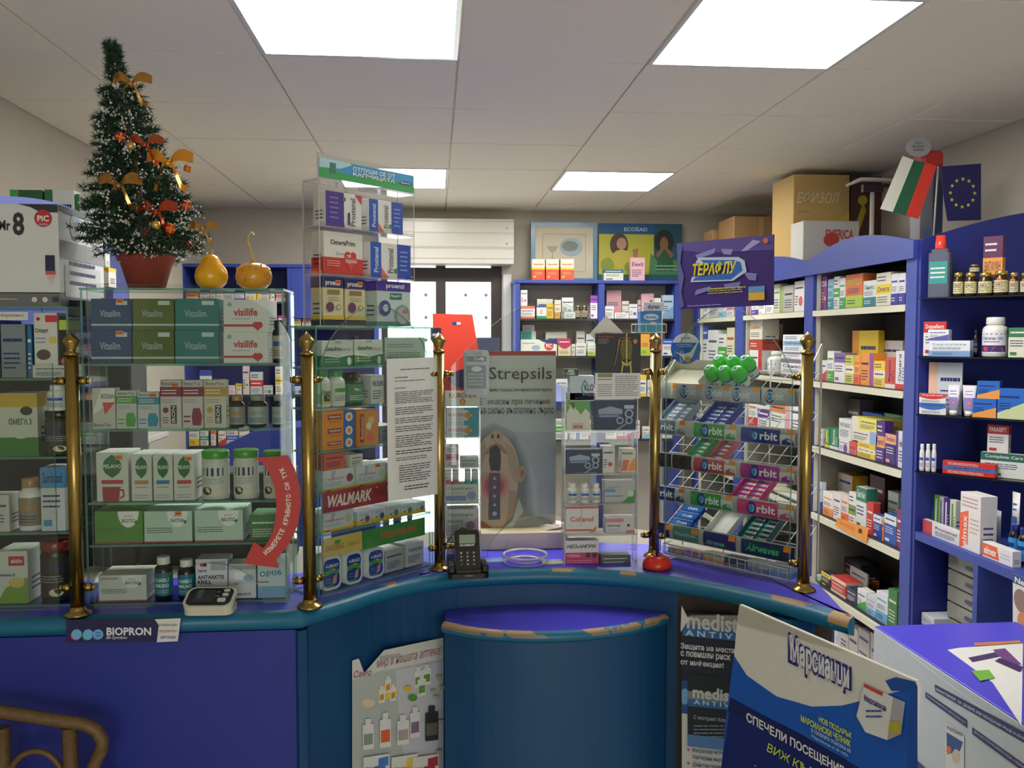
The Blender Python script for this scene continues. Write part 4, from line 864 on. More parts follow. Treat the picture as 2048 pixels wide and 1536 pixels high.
# ------------------------------------------------------------------ acrylic leaflet stand on the angled case
zs = zC[0]+.0005; FS = Frame(FC.at(0, .006)[:2], FC.at(1, .006)[:2])
a0 = FS.hit(638, 500)[0]; a1 = FS.hit(829, 500)[0]; dpt = .055; H1 = FS.hit(720, 372)[1]-zs; Wd = (a1-a0)/2
t = empty('acrylic_stand', 'tall clear acrylic stand with blue and green header on the angled case', 'display stand', FS.at((a0+a1)/2, 0, zs), FS.ang)
e = .003
def ac(nm, a, b): m = MB('acrylic'); m.box(a, b, edge='acrylic_edge'); return m.build(nm, t)
ac('side_pane', (-Wd, 0, 0), (-Wd+e, dpt, H1)); ac('side_pane', (Wd-e, 0, 0), (Wd, dpt, H1)); ac('back_pane', (-Wd+e+.0001, dpt-e, 0), (Wd-e-.0001, dpt, H1)); ac('top_pane', (-Wd, 0, H1+.0001), (Wd, dpt, H1+e))
zsh = [FS.hit(645, y)[1]-zs for y in (450, 547)]
for z in zsh:
    ac('shelf', (-Wd+e+.0001, 0, z-e), (Wd-e-.0001, dpt-e-.0001, z)); ac('front_lip', (-Wd+e+.0001, -.003, z-e), (Wd-e-.0001, -.0005, z+.006))
hz0, hz1 = H1+e+.0002, FS.hit(637, 305)[1]-zs
m = MB('acrylic_edge'); m.box((-Wd, 0, hz0), (Wd, .003, hz1)); hd = m.build('header', t)
m = MB('card'); m.box((-Wd+.002, -.001, hz0+.002), (Wd-.002, -.0002, hz1-.01), '3c9cd0')
m.decal([('r', 0, 0, 1, .3, '3ca858'), ('p', [(0, .3), (1, .3), (1, .4), (.6, .5), (.3, .34), (0, .6)], '3ca858'), ('p', [(0, 1), (.0, .5), (.2, .6), (.32, .9), (.3, 1)], 'b8dcec'), ('r', .1, .3, .16, .85, '4a7a6c'), ('t', 'ОТПУШИ СЕ ОТ', .33, .62, .78, .86, 'e8f0f0', 'b'), ('t', 'КАПЧИЦАТА', .33, .32, .78, .57, 'e8f0f0', 'b'), ('e', .9, .46, .07, .12, '3c5a78'), ('t', 'Energo', .85, .4, .95, .52, 'e8f0f0', 'b')], flatmap(Wd*2-.004, hz1-hz0-.012, -.001, z0=hz0+.002)); m.build('printed_card', hd)
A_['pr1'] = [('r', 0, 0, .5, 1, '4a3490'), ('p', [(.5, 1), (.44, .6), (.52, 0), (.4, 0), (.4, 1)], '4a3490'), ('p', [(.8, 1), (1, 1), (1, .72)], 'c8403c'), ('t', 'Prostenal', .68, .08, .82, .88, '4a4a54', 'v'), ('l', .1, .2, .35, .9, 5, '8a7ac0'), ('c', .5, .82, .05, '5a7a5c'), ('r', .6, .1, .66, .45, '3a3a6c')]
A_['pr2'] = [('r', 0, 0, .26, 1, '2456b8'), ('r', .66, 0, 1, 1, '2a4cb0'), ('p', [(.26, .3), (.45, 0), (.26, 0)], 'd86a50'), ('t', 'Prostenal', .08, .15, .19, .85, 'dce4f0', 'v'), ('t', 'Prostenal', .42, .15, .56, .85, '5a5a60', 'v'), ('l', .72, .2, .92, .85, 5, '8aa0d8'), ('c', .62, .22, .05, '4a8a4c')]
A_['omg'] = [('r', 0, 0, 1, .4, 'c8382c'), ('t', 'OmegaPrim', .16, .66, .8, .82, '5a5a62', 'b'), ('c', .6, .46, .085, 'c8382c'), ('c', .74, .46, .085, 'c8382c'), ('p', [(.51, .42), (.83, .42), (.67, .1)], 'd05048'), ('t', '+20', .57, .42, .68, .5, 'f0e0dc', 'b'), ('t', 'ПОДАРЪК', .53, .28, .84, .37, 'f0e0dc', 'b'), ('t', '3', .3, .46, .34, .54, '5a5a62'), ('l', .36, .46, .5, .52, 1, '7a7a80'), ('l', .06, .18, .4, .34, 3, 'e8b0a8')]
A_['pz'] = [('r', 0, .78, 1, 1, '2c2c68'), ('r', 0, 0, 1, .12, '2a2c38'), ('t', 'proenzi', .1, .8, .82, .94, 'e4e0dc', 'b'), ('r', .2, .64, .8, .74, '8a7a4c'), ('c', .32, .38, .2, '6a3c5c'), ('c', .74, .38, .11, '6a6a4c'), ('c', .74, .38, .08, 'd8cc98'), ('r', 0, .12, 1, .2, 'c8b040'), ('l', .2, .5, .8, .6, 2, '8a8a70')]
A_['pz2'] = [('r', 0, .78, 1, 1, '4a3494'), ('r', 0, 0, 1, .1, '4a7a70'), ('t', 'proenzi', .26, .82, .8, .95, 'e4e0f0', 'b'), ('r', .38, .6, .72, .74, '2c6a60'), ('t', 'Rapid+', .41, .63, .69, .71, 'd8e8e0'), ('c', .22, .4, .17, '4a4a8c'), ('c', .24, .4, .08, 'b8d0d0'), ('c', .74, .26, .22, '7a9a90'), ('c', .74, .24, .18, 'a8a8a0'), ('t', '60', .74, .28, .9, .4, 'c04a40', 'b')]
# goods in the stand
def gin(base_z, txt, where): return row(FS, .008, base_z, txt, where, 'goods in the acrylic stand', EC, dmax=.042)
gin(zs+zsh[0]+.0002, """
651 724 386 pl e0e0dc - ops=pr1 d=.05 # purple and white box high in the acrylic stand under the header
738 806 402 pl e0e0dc - ops=pr2 d=.05 # upper blue and white box in the acrylic stand""", '')
gin(zs+zsh[1]+.0002, """
648 726 465 pl e0dcd4 - ops=omg d=.06 # large red and white box with heart in the acrylic stand
741 822 487 pl e0e0dc - ops=pr2 d=.05 # lower blue and white box in the acrylic stand""", '')
gin(zs+.0002, """
646 687 554 pl ccc49c - ops=pz d=.05 st # navy and sand box next to the stand's outer side
690 731 558 pl ccc49c - ops=pz d=.05 st # navy and sand box in the middle at the stand foot
754 822 563 pl b8ccc4 - ops=pz2 d=.05 # purple and mint box at the stand foot""", '')
# ------------------------------------------------------------------ behind the guard: desk things
def flat(px0, px1, py0, py1, y, name, lab, cat, col, ops, th=.003, grp=None, mat='card'):
    a, b = atY(px0, py1, y), atY(px1, py0, y); m = MB(mat); m.box((-(b.x-a.x)/2, 0, 0), ((b.x-a.x)/2, th, b.z-a.z), col); m.decal(ops, flatmap(b.x-a.x, b.z-a.z), b.x-a.x, b.z-a.z)
    return tag(m.build(name, None, ((a.x+b.x)/2, y, a.z)), lab, cat, grp)
yq = 2.26; a, b = atY(962, 1113, yq), atY(1136, 1070, yq)
m = MB('card', 'd8c8a8'); m.box((0, 0, 0), (b.x-a.x, .14, .045), 'd4c4a4', ch=.002); m.decal([('l', .1, .45, .9, .5, 1, 'c4b08c'), ('r', .3, .04, .302, .96, 'a89878')], flatmap(b.x-a.x, .045, x0=0))
tag(m.build('wooden_tray_box', None, (a.x, yq, ZT+.0003)), 'long pale wooden box lying behind the coin dish', 'box')
ztb = ZT+.0456
for i in range(5):
    m = MB('card', 'e4e0dc'); m.box((-.03, -.045, 0), (.03, .045, .0012), 'e0dcd8'); m.decal([('r', .2, .1, .3, .9, 'b8383c')], lambda u, v, k: ((u-.5)*.06, (v-.5)*.09, .0014+.0001*k))
    tag(m.build('leaflet', None, (b.x-.045+.004*i, yq+.07, ztb+.0016*i), .35+.08*i), 'white leaflet with red stripe, ' + ('lowest', 'second lowest', 'middle', 'second highest', 'topmost')[i] + ' of the fan on the wooden box', 'leaflet', 'fanned leaflets on the wooden box')
# throat poster standing on the tray box
ys = 2.33; pa, pb = atY(958, 1062, ys), atY(1112, 702, ys); wv, hv = pb.x-pa.x, pb.z-(ztb+.0005)
skin, sk2, sk3 = 'c0a48c', 'a88c74', '8c6c58'
def pf(*pts): return [(( x-958)/154, (1062-y)/360) for x, y in pts]
ops = [('r', 0, .975, 1, 1, 'b03c30'), ('r', 0, .54, 1, .66, 'b8bcbe'), ('r', 0, 0, 1, .54, 'a8acb0')]
for q, c in ((0, '9a9ea2'), (1, '8c9094'), (2, '7c8084'), (3, '6c7074')): ops.append(('p', pf((958, 862+q*6), (990, 848+q*7), (1030, 868+q*8), (1052-q*3, 915+q*4), (1062-q*4, 960), (1070-q*8, 1062), (958, 1062)), c))
ops += [('p', pf((958, 900), (968, 880), (984, 868), (1000, 868), (1014, 878), (1028, 898), (1036, 922), (1039, 945), (1036, 970), (1034, 1000), (1036, 1024), (1022, 1048), (1008, 1062), (958, 1062)), skin),
  ('p', pf((1008, 884), (1026, 900), (1035, 925), (1038, 945), (1035, 975), (1024, 960), (1016, 930), (1012, 900)), 'b09478'), ('p', pf((958, 905), (968, 884), (974, 900), (966, 930), (958, 950)), sk2), ('p', pf((1018, 985), (1034, 990), (1035, 1024), (1022, 1048), (1010, 1060), (1016, 1020)), sk2),
  ('p', pf((980, 872), (988, 862), (1000, 862), (1006, 874), (1002, 886), (990, 889), (981, 884)), 'b89a84'), ('e', .175, .518, .018, .014, '4a3028'), ('e', .25, .518, .018, .014, '4a3028'),
  ('p', pf((968, 912), (980, 894), (992, 889), (1004, 893), (1016, 912), (1010, 912), (992, 897), (976, 912)), '9c7060'),
  ('p', pf((980, 898), (992, 893), (1000, 900), (1002, 925), (1000, 945), (992, 952), (982, 948), (978, 925)), '14181e'),
  ('p', pf((1034, 944), (1044, 936), (1052, 944), (1051, 958), (1044, 970), (1036, 968)), 'b48c70'), ('p', pf((1040, 946), (1047, 942), (1049, 954), (1042, 962)), '8c6450')]
for q, c in ((0, 'c49080'), (1, 'c47870'), (2, 'b84c58'), (3, '9c2c48')): ops.append(('e', .2, .24, .2-.035*q, .085-.014*q, c))
ops += [('p', pf((978, 950), (1000, 950), (1000, 1046), (977, 1046)), '34405c'), ('p', pf((981, 950), (997, 950), (996, 1010), (982, 1010)), '5c3450')] + [('c', .2, v, .02, '9ca4b4') for v in (.28, .23, .18, .13)] + [('c', .2, .08, .03, 'b0a8b4'),
  ('p', pf((1036, 1000), (1058, 1036), (1102, 1052), (1112, 1062), (1004, 1062), (1024, 1046)), '84847a'), ('p', pf((1037, 1002), (1046, 1030), (1024, 1062), (1010, 1062), (1026, 1044)), 'b4b4ac'), ('p', pf((958, 1045), (985, 1062), (958, 1062)), '8c3430'),
  ('t', 'Strepsils', .13, .82, .94, .91, '2c2a28', 'n'), ('t', 'ПЪРВА ПОМОЩ ПРИ ВЪЗПАЛЕНО ГЪРЛО', .12, .77, .94, .788, '4a4a48', 'b'), ('t', 'Ефикасен при лечение', .01, .69, .92, .735, '3a3c40', 'n'), ('t', 'на силно възпалено гърло', .01, .635, .97, .68, '3a3c40', 'n')]
m = MB('card'); m.box((-wv/2, 0, 0), (wv/2, .004, hv), 'd0d0c8'); m.decal(ops, flatmap(wv, hv, eps=.0003), wv, hv)
tag(m.build('throat_poster', None, ((pa.x+pb.x)/2, ys, ztb+.0005)), 'tall grey poster of a tilted-back head standing behind the coin dish', 'poster')
# clear tower racks either side of the opening
def tower(px0, px1, ytop, ybase, y, dep, shelves, lab, name='acrylic_rack'):
    a, b = atY(px0, ybase, y), atY(px1, ytop, y); W = (b.x-a.x)/2; H = b.z-ZT; t = empty(name, lab, 'display rack', ((a.x+b.x)/2, y, ZT+.0003)); e = .0025
    def A(nm, p, q): m = MB('acrylic'); m.box(p, q, edge='acrylic_edge'); m.build(nm, t)
    A('side_pane', (-W, 0, 0), (-W+e, dep, H)); A('side_pane', (W-e, 0, 0), (W, dep, H)); A('back_pane', (-W+e+.0001, dep-e, 0), (W-e-.0001, dep, H))
    out = []
    for py in shelves:
        z = atY(px0, py, y).z; out.append(z); A('shelf', (-W+e+.0001, .0, z-ZT-e), (W-e-.0001, dep-e-.0001, z-ZT)); A('front_lip', (-W, -.0025, z-ZT-e), (W, -.0002, z-ZT+.004))
    return out
A_['nuro'] = [('r', 0, 0, 1, 1, 'b0bcc4'), ('r', .55, 0, 1, 1, '2c8ca0'), ('p', [(0, .15), (.62, .15), (.8, .5), (.62, .85), (0, .85)], 'c4c8cc'), ('c', .66, .5, .1, 'c87a2c'), ('t', 'NUROFEN', .06, .42, .54, .66, 'b8686c', 'b'), ('l', .08, .2, .5, .34, 1, '8a9aa8')]
A_['str1'] = [('t', 'Стрепсилс', .06, .68, .84, .86, '6a6c70'), ('r', 0, .18, .62, .42, '6a7cb0'), ('c', .78, .42, .14, '7a8cb8'), ('l', .06, .5, .6, .62, 1, '8a9aa8')]
A_['str2'] = [('t', 'Стрепсилс', .06, .7, .84, .86, '6a6c70'), ('p', [(.5, 0), (1, 0), (1, .7), (.75, .5), (.6, .25)], 'c898b0'), ('c', .75, .4, .13, '7a5c78'), ('t', 'ябълка', .06, .5, .5, .62, '6a9a6c'), ('l', .06, .15, .4, .4, 3, '9a9ca0')]
A_['str3'] = [('t', 'Стре', .3, .6, .9, .85, '6a6c70'), ('r', 0, 0, 1, .4, '4a5a68')]
yn = 2.145
zn = tower(889, 961, 812, 1130, yn, .07, (877, 938, 1010, 1074, 1128), 'narrow clear rack of cold remedies behind the card terminal')
fn = Frame((0, yn), (1, yn)); z_ = lambda i: zn[i]+.0003
flat(890, 960, 781, 811, yn-.001, 'rack_header', 'white rack header with red capitals and orange target', 'sign', 'd0d0c4', [('t', 'NUROFEN', .12, .5, .88, .84, 'b8403c', 'b'), ('c', .5, .24, .085, 'c8502c'), ('c', .5, .24, .055, 'e0a83c')])
row(fn, .006, z_(0), """
892 958 846 pl b0bcc4 - ops=nuro d=.05 # lower teal and white box with orange target in the narrow rack
892 958 815 pl b0bcc4 - ops=nuro d=.05 # upper teal and white box with orange target in the narrow rack""", '', 'goods in the narrow clear rack', '')
row(fn, .006, z_(1), """
891 918 892 mid c8c4c0 b0585c d=.05 # small white and red box standing above the pale lozenge boxes
920 958 915 pl b8bcb8 - d=.05 # pale grey green lozenge box in the narrow rack""", '', 'goods in the narrow clear rack', '')
row(fn, .006, z_(2), """
891 958 968 pl c0c4c0 - ops=str1 d=.05 # pale lozenge box with blue swoosh in the narrow rack
891 903 941 bot d8d8d4 b8686c d=.04 # tiny box with pink foot, outermost on the lozenge box
905 918 941 bot d8d8d4 b8686c d=.04 # tiny box with pink foot beside its twin on the lozenge box
930 942 941 bot d8d8d4 4a9a98 d=.04 # tiny box with green foot on the lozenge box
944 957 941 bot d8d8d4 3c9ab0 d=.04 # tiny box with turquoise foot on the lozenge box""", '', 'goods in the narrow clear rack', '')
row(fn, .006, z_(3), """
891 958 1018 pl c4c4c2 - ops=str2 d=.05 # pale lozenge box with pink corner in the narrow rack""", '', 'goods in the narrow clear rack', '')
row(fn, .006, z_(4), """
893 925 1082 pl b8b8b4 - ops=str3 d=.05 # pale box partly behind the card terminal
927 957 1086 top b8b8b4 b d=.05 # pale box with blue top behind the card terminal""", '', 'goods in the narrow clear rack', '')
# hanging pack of tape
A_['hum'] = [('r', 0, 0, .8, 1, '1f4a34'), ('t', 'HUMER', .08, .1, .74, .5, 'c8d4cc', 'b'), ('r', .2, .55, .65, .9, 'b8c4bc')]
A_['klo'] = [('t', 'KLO', .6, .4, .98, .66, '2c3c4c', 'b'), ('t', 'MEDI', .62, .2, .96, .32, '6a7a84'), ('p', [(.55, .2), (.45, .5), (.6, .85), (.72, .7), (.7, .66), (.6, .75), (.52, .5), (.6, .22)], '3c8a98')]
A_['vit'] = [('p', [(0, .6), (.2, .9), (.45, .7), (.6, .55), (.8, .75), (1, .6), (1, 1), (0, 1)], '5a9a4c'), ('p', [(.1, .95), (.3, .7), (.35, .95)], '2c6a2c'), ('c', .14, .85, .06, 'd8a03c'), ('r', .25, .08, .7, .28, 'c8a8a4'), ('t', 'вивасан', .28, .12, .66, .2, '8c3c44')]
A_['sci'] = [('r', 0, 0, 1, 1, '24344e'), ('p', [(.1, .55), (.1, .7), (.4, .8), (.68, .7), (.68, .55)], '8a98a8'), ('r', .08, .44, .66, .54, '3c5c94'), ('t', 'ELEGANT', .16, .46, .58, .52, 'b8c4d0'), ('c', .84, .56, .11, '8a9cb0'), ('c', .84, .56, .065, '24344e'), ('c', .84, .34, .09, '8a9cb0'), ('c', .84, .34, .055, '24344e'), ('c', .62, .34, .09, '8a9cb0'), ('c', .62, .34, .055, '24344e'), ('p', [(.5, .03), (.58, .03), (.84, .28), (.8, .3)], '7a8cb0'), ('r', .72, .72, .95, .84, 'a8b4bc')]
A_['col'] = [('r', 0, .9, 1, .97, 'c04a44'), ('t', 'Collanol', .14, .44, .84, .62, 'c8584c', 'b'), ('r', 0, .12, .8, .18, 'c04a40'), ('p', [(.7, .05), (.95, .3), (.9, .08)], 'c8685c'), ('r', .46, .3, .5, .9, 'b4b4b0')]
A_['neo'] = [('r', 0, 0, 1, .56, 'b83468'), ('t', 'НЕО-АНГИН', .05, .72, .92, .86, '26262c', 'bi'), ('t', 'ЧЕРЕША', .05, .4, .45, .5, 'e0a8c0', 'b'), ('c', .68, .46, .08, '4a1c30'), ('c', .87, .46, .08, '4a1c30'), ('l', .05, .1, .85, .3, 3, 'd88cac')]
A_['grn'] = [('r', 0, .5, .35, .64, '3c8cc0'), ('p', [(.55, 0), (1, 0), (1, .62), (.8, .3)], '3c8a44'), ('c', .86, .42, .1, 'b8c8b8'), ('l', .05, .25, .6, .4, 1, '6a6c70'), ('t', 'Lactimit', .08, .68, .5, .8, '8a8c90')]
A_['iod'] = [('r', 0, .7, .62, .92, 'c87a84'), ('t', 'Магнезий', .06, .44, .5, .56, '4a4a50', 'b'), ('c', .78, .5, .05, '3a3a40'), ('r', .7, .0, 1, .2, 'c8788c'), ('l', .06, .15, .5, .35, 2, 'a8a8a4')]
A_['mit'] = [('t', 'Mетамакс', .06, .78, .8, .88, '4a4a50', 'b'), ('p', [(.0, .1), (.35, .1), (.55, .55), (.1, .55)], 'c86a3c'), ('p', [(.4, .1), (1, .1), (1, .65), (.7, .5)], 'e08c3c')]
yt_ = 2.1
zt_ = tower(1128, 1277, 770, 1136, yt_, .05, (864, 949, 1009, 1071, 1138), 'wide clear rack of medicines under the black skeleton card')
ft = Frame((0, yt_), (1, yt_)); z_ = lambda i: zt_[i]+.0003
row(ft, .006, z_(0), """
1133 1181 802 pl c8ccc0 - ops=vit d=.036 # white box with green leaves on top in the wide clear rack
1188 1272 800 pl 24344e - ops=sci d=.036 # upper navy box with scissors picture
1139 1189 751 pl b8c4cc - ops=klo d=.036 # pale box with blue arch mark beside the white leaflet
1130 1158 738 pl 1f4a34 - b=.0 d=.036 ops=hum # dark green box at the top of the wide clear rack
1136 1270 785 pl a8b0a8 - d=.036 # grey green flat box under the white leaflet""", '', 'goods in the wide clear rack', '', dmax=.04)
row(ft, .006, z_(1), """
1131 1203 899 pl 24344e - ops=sci d=.036 # lower navy box with scissors picture
1205 1229 893 cir c8c8c4 b05058 d=.04 # narrow white box with red ring beside the navy scissors box
1243 1272 898 pl c8c4bc - ops=mit d=.036 # white and orange box at the edge of the wide clear rack""", '', 'goods in the wide clear rack', '', dmax=.04)
row(ft, .006, z_(2), """
1135 1157 968 P c8ccc8 w # white spray bottle nearest the poster in the wide rack
1160 1181 968 P c8ccc8 w # white spray bottle in the middle of three
1184 1203 968 P c8ccc8 w # white spray bottle beside the grey box with green corner
1209 1271 962 pl a8acac - ops=grn d=.036 # grey box with green corner in the wide clear rack""", '', 'goods in the wide clear rack', '', dmax=.04)
row(ft, .006, z_(3), """
1131 1198 1011 pl ccccc8 - ops=col d=.036 # white box with red stripes above the pink lozenge box
1211 1270 1034 pl c4c4c4 - ops=iod d=.036 # flat white box with pink strip in the wide clear rack""", '', 'goods in the wide clear rack', '', dmax=.04)
row(ft, .006, z_(4), """
1130 1198 1081 pl d0ccd0 - ops=neo d=.036 # white and pink lozenge box with dark berries at the rack foot
1201 1262 1110 pl 4a5c5c - d=.036 # dark green flat box of leaflets at the rack foot""", '', 'goods in the wide clear rack', '', dmax=.04)
# skeleton card and leaflet on the guard glass
f3 = Frame((0, yt_-.004), (1, yt_-.004))
bone = 'b8a83c'; ops = [('t', 'Бъди здрав', .06, .9, .4, .94, 'c8403c', 'b'), ('l', .06, .74, .3, .88, 4, '8a8c90')]
for i in range(10):
    v = .86-.05*i; hw = .14 - .035*abs(i-4)/5
    ops += [('p', [(.68-hw, v-.05), (.68, v), (.68, v-.012), (.68-hw*.9, v-.062)], bone), ('p', [(.68+hw, v-.05), (.68, v), (.68, v-.012), (.68+hw*.9, v-.062)], bone)]
ops += [('r', .665, .25, .695, 1, 'c8b84a'), ('p', [(.56, .32), (.68, .24), (.8, .32), (.78, .22), (.68, .17), (.58, .22)], bone), ('p', [(.58, .24), (.62, .24), (.58, .0), (.55, .0)], bone), ('p', [(.74, .24), (.78, .24), (.8, .0), (.76, .0)], bone), ('p', [(.5, .86), (.54, .86), (.48, .5), (.42, .2), (.4, .2), (.46, .5)], 'a8683c'), ('p', [(.5, .88), (.68, .92), (.84, .86), (.68, .89)], 'a8683c'), ('e', .87, .8, .05, .06, 'c87a5c')]
sheet(f3, [(1191, 746), (1281, 746), (1281, 667), (1191, 667)], ops, 'black card with yellow human skeleton picture taped to the arched glass', 'card', 'skeleton_card', col='1c1c20')
sheet(f3, [(1190, 799), (1281, 797), (1281, 746), (1190, 746)], [('l', .06, .7, .38, .82, 1, 'c05050'), ('l', .06, .1, .38, .6, 6, '7a7c80'), ('l', .44, .1, .95, .92, 10, '7a7c80'), ('r', .06, .84, .38, .98, '7a8a70')], 'white leaflet with two text columns under the skeleton card', 'leaflet', 'white_leaflet', col='dcdcdc')
m = MB('card'); m.prism([(-.04, 0), (.0, .045), (.045, .0), (0, -.04)], -.001, 0, 'y', 'e0dcd8'); m.decal([('e', .5, .5, .2, .05, 'd07080')], lambda u, v, k: ((u-.5)*.08, -.0012-.0002*k, (v-.5)*.08)); p = atY(1212, 668, 2.108); tag(m.build('paper_card', None, p), 'white diamond-turned paper card behind the skeleton card', 'card')
# hanging tape pack
p0, p1 = atY(928, 790, 2.13), atY(978, 700, 2.13); wv, hv = p1.x-p0.x, p1.z-p0.z
m = MB('gloss', '8a929a'); m.prism(rrect(-wv/2, 0, wv/2, hv, .008), 0, .008, 'y', '8a929a'); m.decal([('r', .1, .74, .9, .86, '24262a'), ('t', 'TAPE', .4, .77, .8, .83, 'c8ccd0', 'b'), ('r', .1, .14, .88, .66, '3a3e48'), ('e', .5, .58, .2, .06, 'b0b8bc'), ('l', .18, .2, .8, .5, 4, '8a9298'), ('t', 'K-ACTIVE', .4, .9, .7, .95, 'a8383c')], flatmap(wv, hv), wv, hv)
tag(m.build('tape_pack', None, ((p0.x+p1.x)/2, 2.13, p0.z)), 'grey blister pack of black tape hanging beside the throat poster', 'pack')
# red boards behind
m = MB('card'); yr = 2.9
def pk(pts, y): q = [atY(a, b, y) for a, b in pts]; return q
for nm, pts, lab, dy, ex in (('red_board', [(868, 790), (972, 790), (945, 629), (865, 627)], 'tall bright orange red board standing before the window', 0, 1), ('red_board', [(925, 770), (958, 770), (945, 658), (925, 658)], 'short orange red board leaning behind the taller one', .03, 0)):
    q = pk(pts, yr+dy); m = MB('card'); o0 = q[0]; m.prism([(p.x-o0.x, p.z-o0.z) for p in q], 0, .006, 'y', 'e8442c')
    if ex:
        cx = atY(913, 647, yr); x, z = cx.x-o0.x, cx.z-o0.z
        m.decal([('r', .1, .2, .5, .8, '2c3c98'), ('r', .5, .2, .9, .8, 'd8d8dc'), ('e', .12, .5, .1, .3, '2c3c98'), ('e', .88, .5, .1, .3, 'd8d8dc')], lambda u, v, k: (x-.015+u*.03, -.0003-.0002*k, z-.008+v*.016))
    tag(m.build(nm, None, (o0.x, yr+dy, o0.z)), lab, 'board')
flat(880, 968, 752, 803, 2.6, 'red_crate', 'dark red carton with navy disc under the orange red boards', 'box', '9c2a30', [('e', .7, .9, .5, .4, '22244c'), ('l', .1, .1, .8, .3, 2, 'c88080')], .1)
flat(952, 1000, 675, 756, 3.4, 'dark_block', 'dark grey blue cabinet beside the window', 'cabinet', '3c4458', [('r', .1, .45, .9, .47, '2a2e3c')], .3)
flat(861, 882, 656, 680, 2.895, 'name_tag', 'small navy sign with white letters behind the brass finial', 'sign', '1c1c40', [('t', 'HIMEX', .12, .3, .88, .55, 'd8d8e0', 'b')], .003)
# rear desk holding the boards, so nothing hangs in the air
HH = atY(868, 790, yr).z-.0265; m = MB('laminate'); m.box((0, 0, 0), (.62, 1.35, .025)); m.box((0, 1.25, -HH), (.02, 1.35, 0)); m.box((.6, 1.25, -HH), (.62, 1.35, 0)); m.box((0, .0, -HH), (.02, .1, 0)); m.box((.6, .0, -HH), (.62, .1, 0)); q = atY(868, 790, yr)
t = tag(m.build('side_desk', None, (q.x-.12, 2.58, q.z-.0255)), 'blue desk behind the counter carrying the red boards', 'desk')
# ------------------------------------------------------------------ coin dish, card terminal, pen holder, monitor
p = atZ(1052, 1128, ZT); m = MB('acrylic'); R = .056
m.lathe([(R*.85, 0), (R, .003), (R, .016), (R*.93, .017), (R*.78, .006), (.001, .005)], 40, mat='acrylic', cap=False); m.lathe([(R*.97, .0162), (R*1.03, .0175), (R*.98, .021), (R*.9, .0195), (R*.9, .0172)], 40, mat='acrylic_edge', cap=False); m.lathe([(R*.86, -.0002), (R*1.0, .0012), (R*1.0, .0035)], 40, mat='acrylic_edge', cap=False)
t = tag(m.build('coin_dish', None, (p.x, p.y+.02, ZT+.0006)), 'round clear plastic coin dish on the counter between the two racks', 'dish')
q = MB('acrylic_edge'); q.lathe([(R*.7, .0052), (R*.72, .0066), (R*.6, .0066), (R*.58, .0052)], 40, cap=False); q.build('dish_rim', t)
p = atZ(938, 1160, ZT); t = empty('card_terminal', 'black card payment terminal in its cradle with cable', 'card terminal', (p.x, p.y+.006, ZT+.0004), .06)
m = MB('gloss', '1c1c20'); m.prism(rrect(-.047, 0, .047, .07, .012), 0, .012, 'z', '1a1a1d'); m.box((-.046, .004, .012), (-.03, .06, .03), '1a1a1d', ch=.003); m.box((.03, .004, .012), (.046, .06, .03), '1a1a1d', ch=.003); m.box((-.03, .001, .012), (.03, .008, .022), '1a1a1d', ch=.002)
m.decal([('t', 'Verifone', .4, .3, .6, .5, '9a9a9c')], flatmap(.094, .02, 0)); m.build('cradle', t)
# handset: leaning back
b_ = MB('gloss', '202024'); b_.M = Matrix.Translation((0, .012, .012)) @ Matrix.Rotation(math.radians(-24), 4, 'X')
b_.prism(rrect(-.029, 0, .029, .095, .006), 0, .018, 'y', '222226'); b_.prism(rrect(-.027, .052, .027, .098, .006), -.004, .0, 'y', '18181b'); hs = b_.build('handset', t)
sc = MB('gloss'); sc.M = b_.M; sc.prism([(-.0185, .066), (.0185, .066), (.0185, .0865), (-.0185, .0865)], -.0046, -.0042, 'y', '8ca08c'); sc.decal([('t', 'PAYMENT', .03, -.33, .95, -.08, 'e0e0dc', 'b')], flatmap(.037, .0205, -.0042, z0=.066)); sc.build('screen', hs)
for i, ch_ in enumerate(['1', '2', '3', '4', '5', '6', '7', '8', '9', 'X', '0', 'O']):
    r_, c_ = divmod(i, 3); x, z = (c_-1)*.0145, .045-r_*.0088; k_ = MB('gloss', '2c2c30'); k_.M = b_.M
    k_.prism(rrect(x-.0058, z-.003, x+.0058, z+.003, .001, 1), -.0016, 0, 'y', '2c2c30'); k_.decal([('t', ch_, .3, .15, .62, .85, {'X': 'b84a44', 'O': 'c8c060'}.get(ch_, 'd0d0d0'), 'b')], flatmap(.0116, .006, -.0016, x-.0058, z-.003)); k_.build('key', hs)
cb = MB('gloss', '141416'); cb.tube([(-.075, .04, .02), (-.06, .05, .05), (-.035, .05, .09), (-.012, .055, .107), (.0, .058, .103), (.002, .055, .098)], .0018, 8, '141416'); cb.tube([(-.075, .04, .02), (-.09, .05, .004), (-.11, .045, .003)], .0018, 8, '141416'); cb.build('cable', t)
p = atZ(1320, 1143, ZT); t = empty('pen_holder', 'red domed pen holder with a dark blue pen on the counter', 'pen holder', (p.x, p.y+.03, ZT+.0003))
m = MB('gloss', 'd83420'); m.lathe([(.027, 0), (.0335, .002), (.0345, .008), (.0325, .018), (.027, .026), (.018, .031), (.012, .032), (.010, .029)], 32, cols=['d83420']*8); m.build('dome', t); m = MB('gloss', 'x'); m.lathe([(.0332, -.0001), (.034, .002)], 32, cols=['x', 'x']); m.build('foot', t)
m = MB('gloss', '1c2478'); m.tube([(.0, 0, .028), (.0, -.002, .06), (-.001, -.003, .085), (-.002, -.003, .1)], [.0035, .004, .0042, .0036], 12, '1c2478'); m.tube([(-.004, -.0065, .095), (-.0035, -.007, .07)], .0011, 5, '1c2478'); m.build('pen', t)
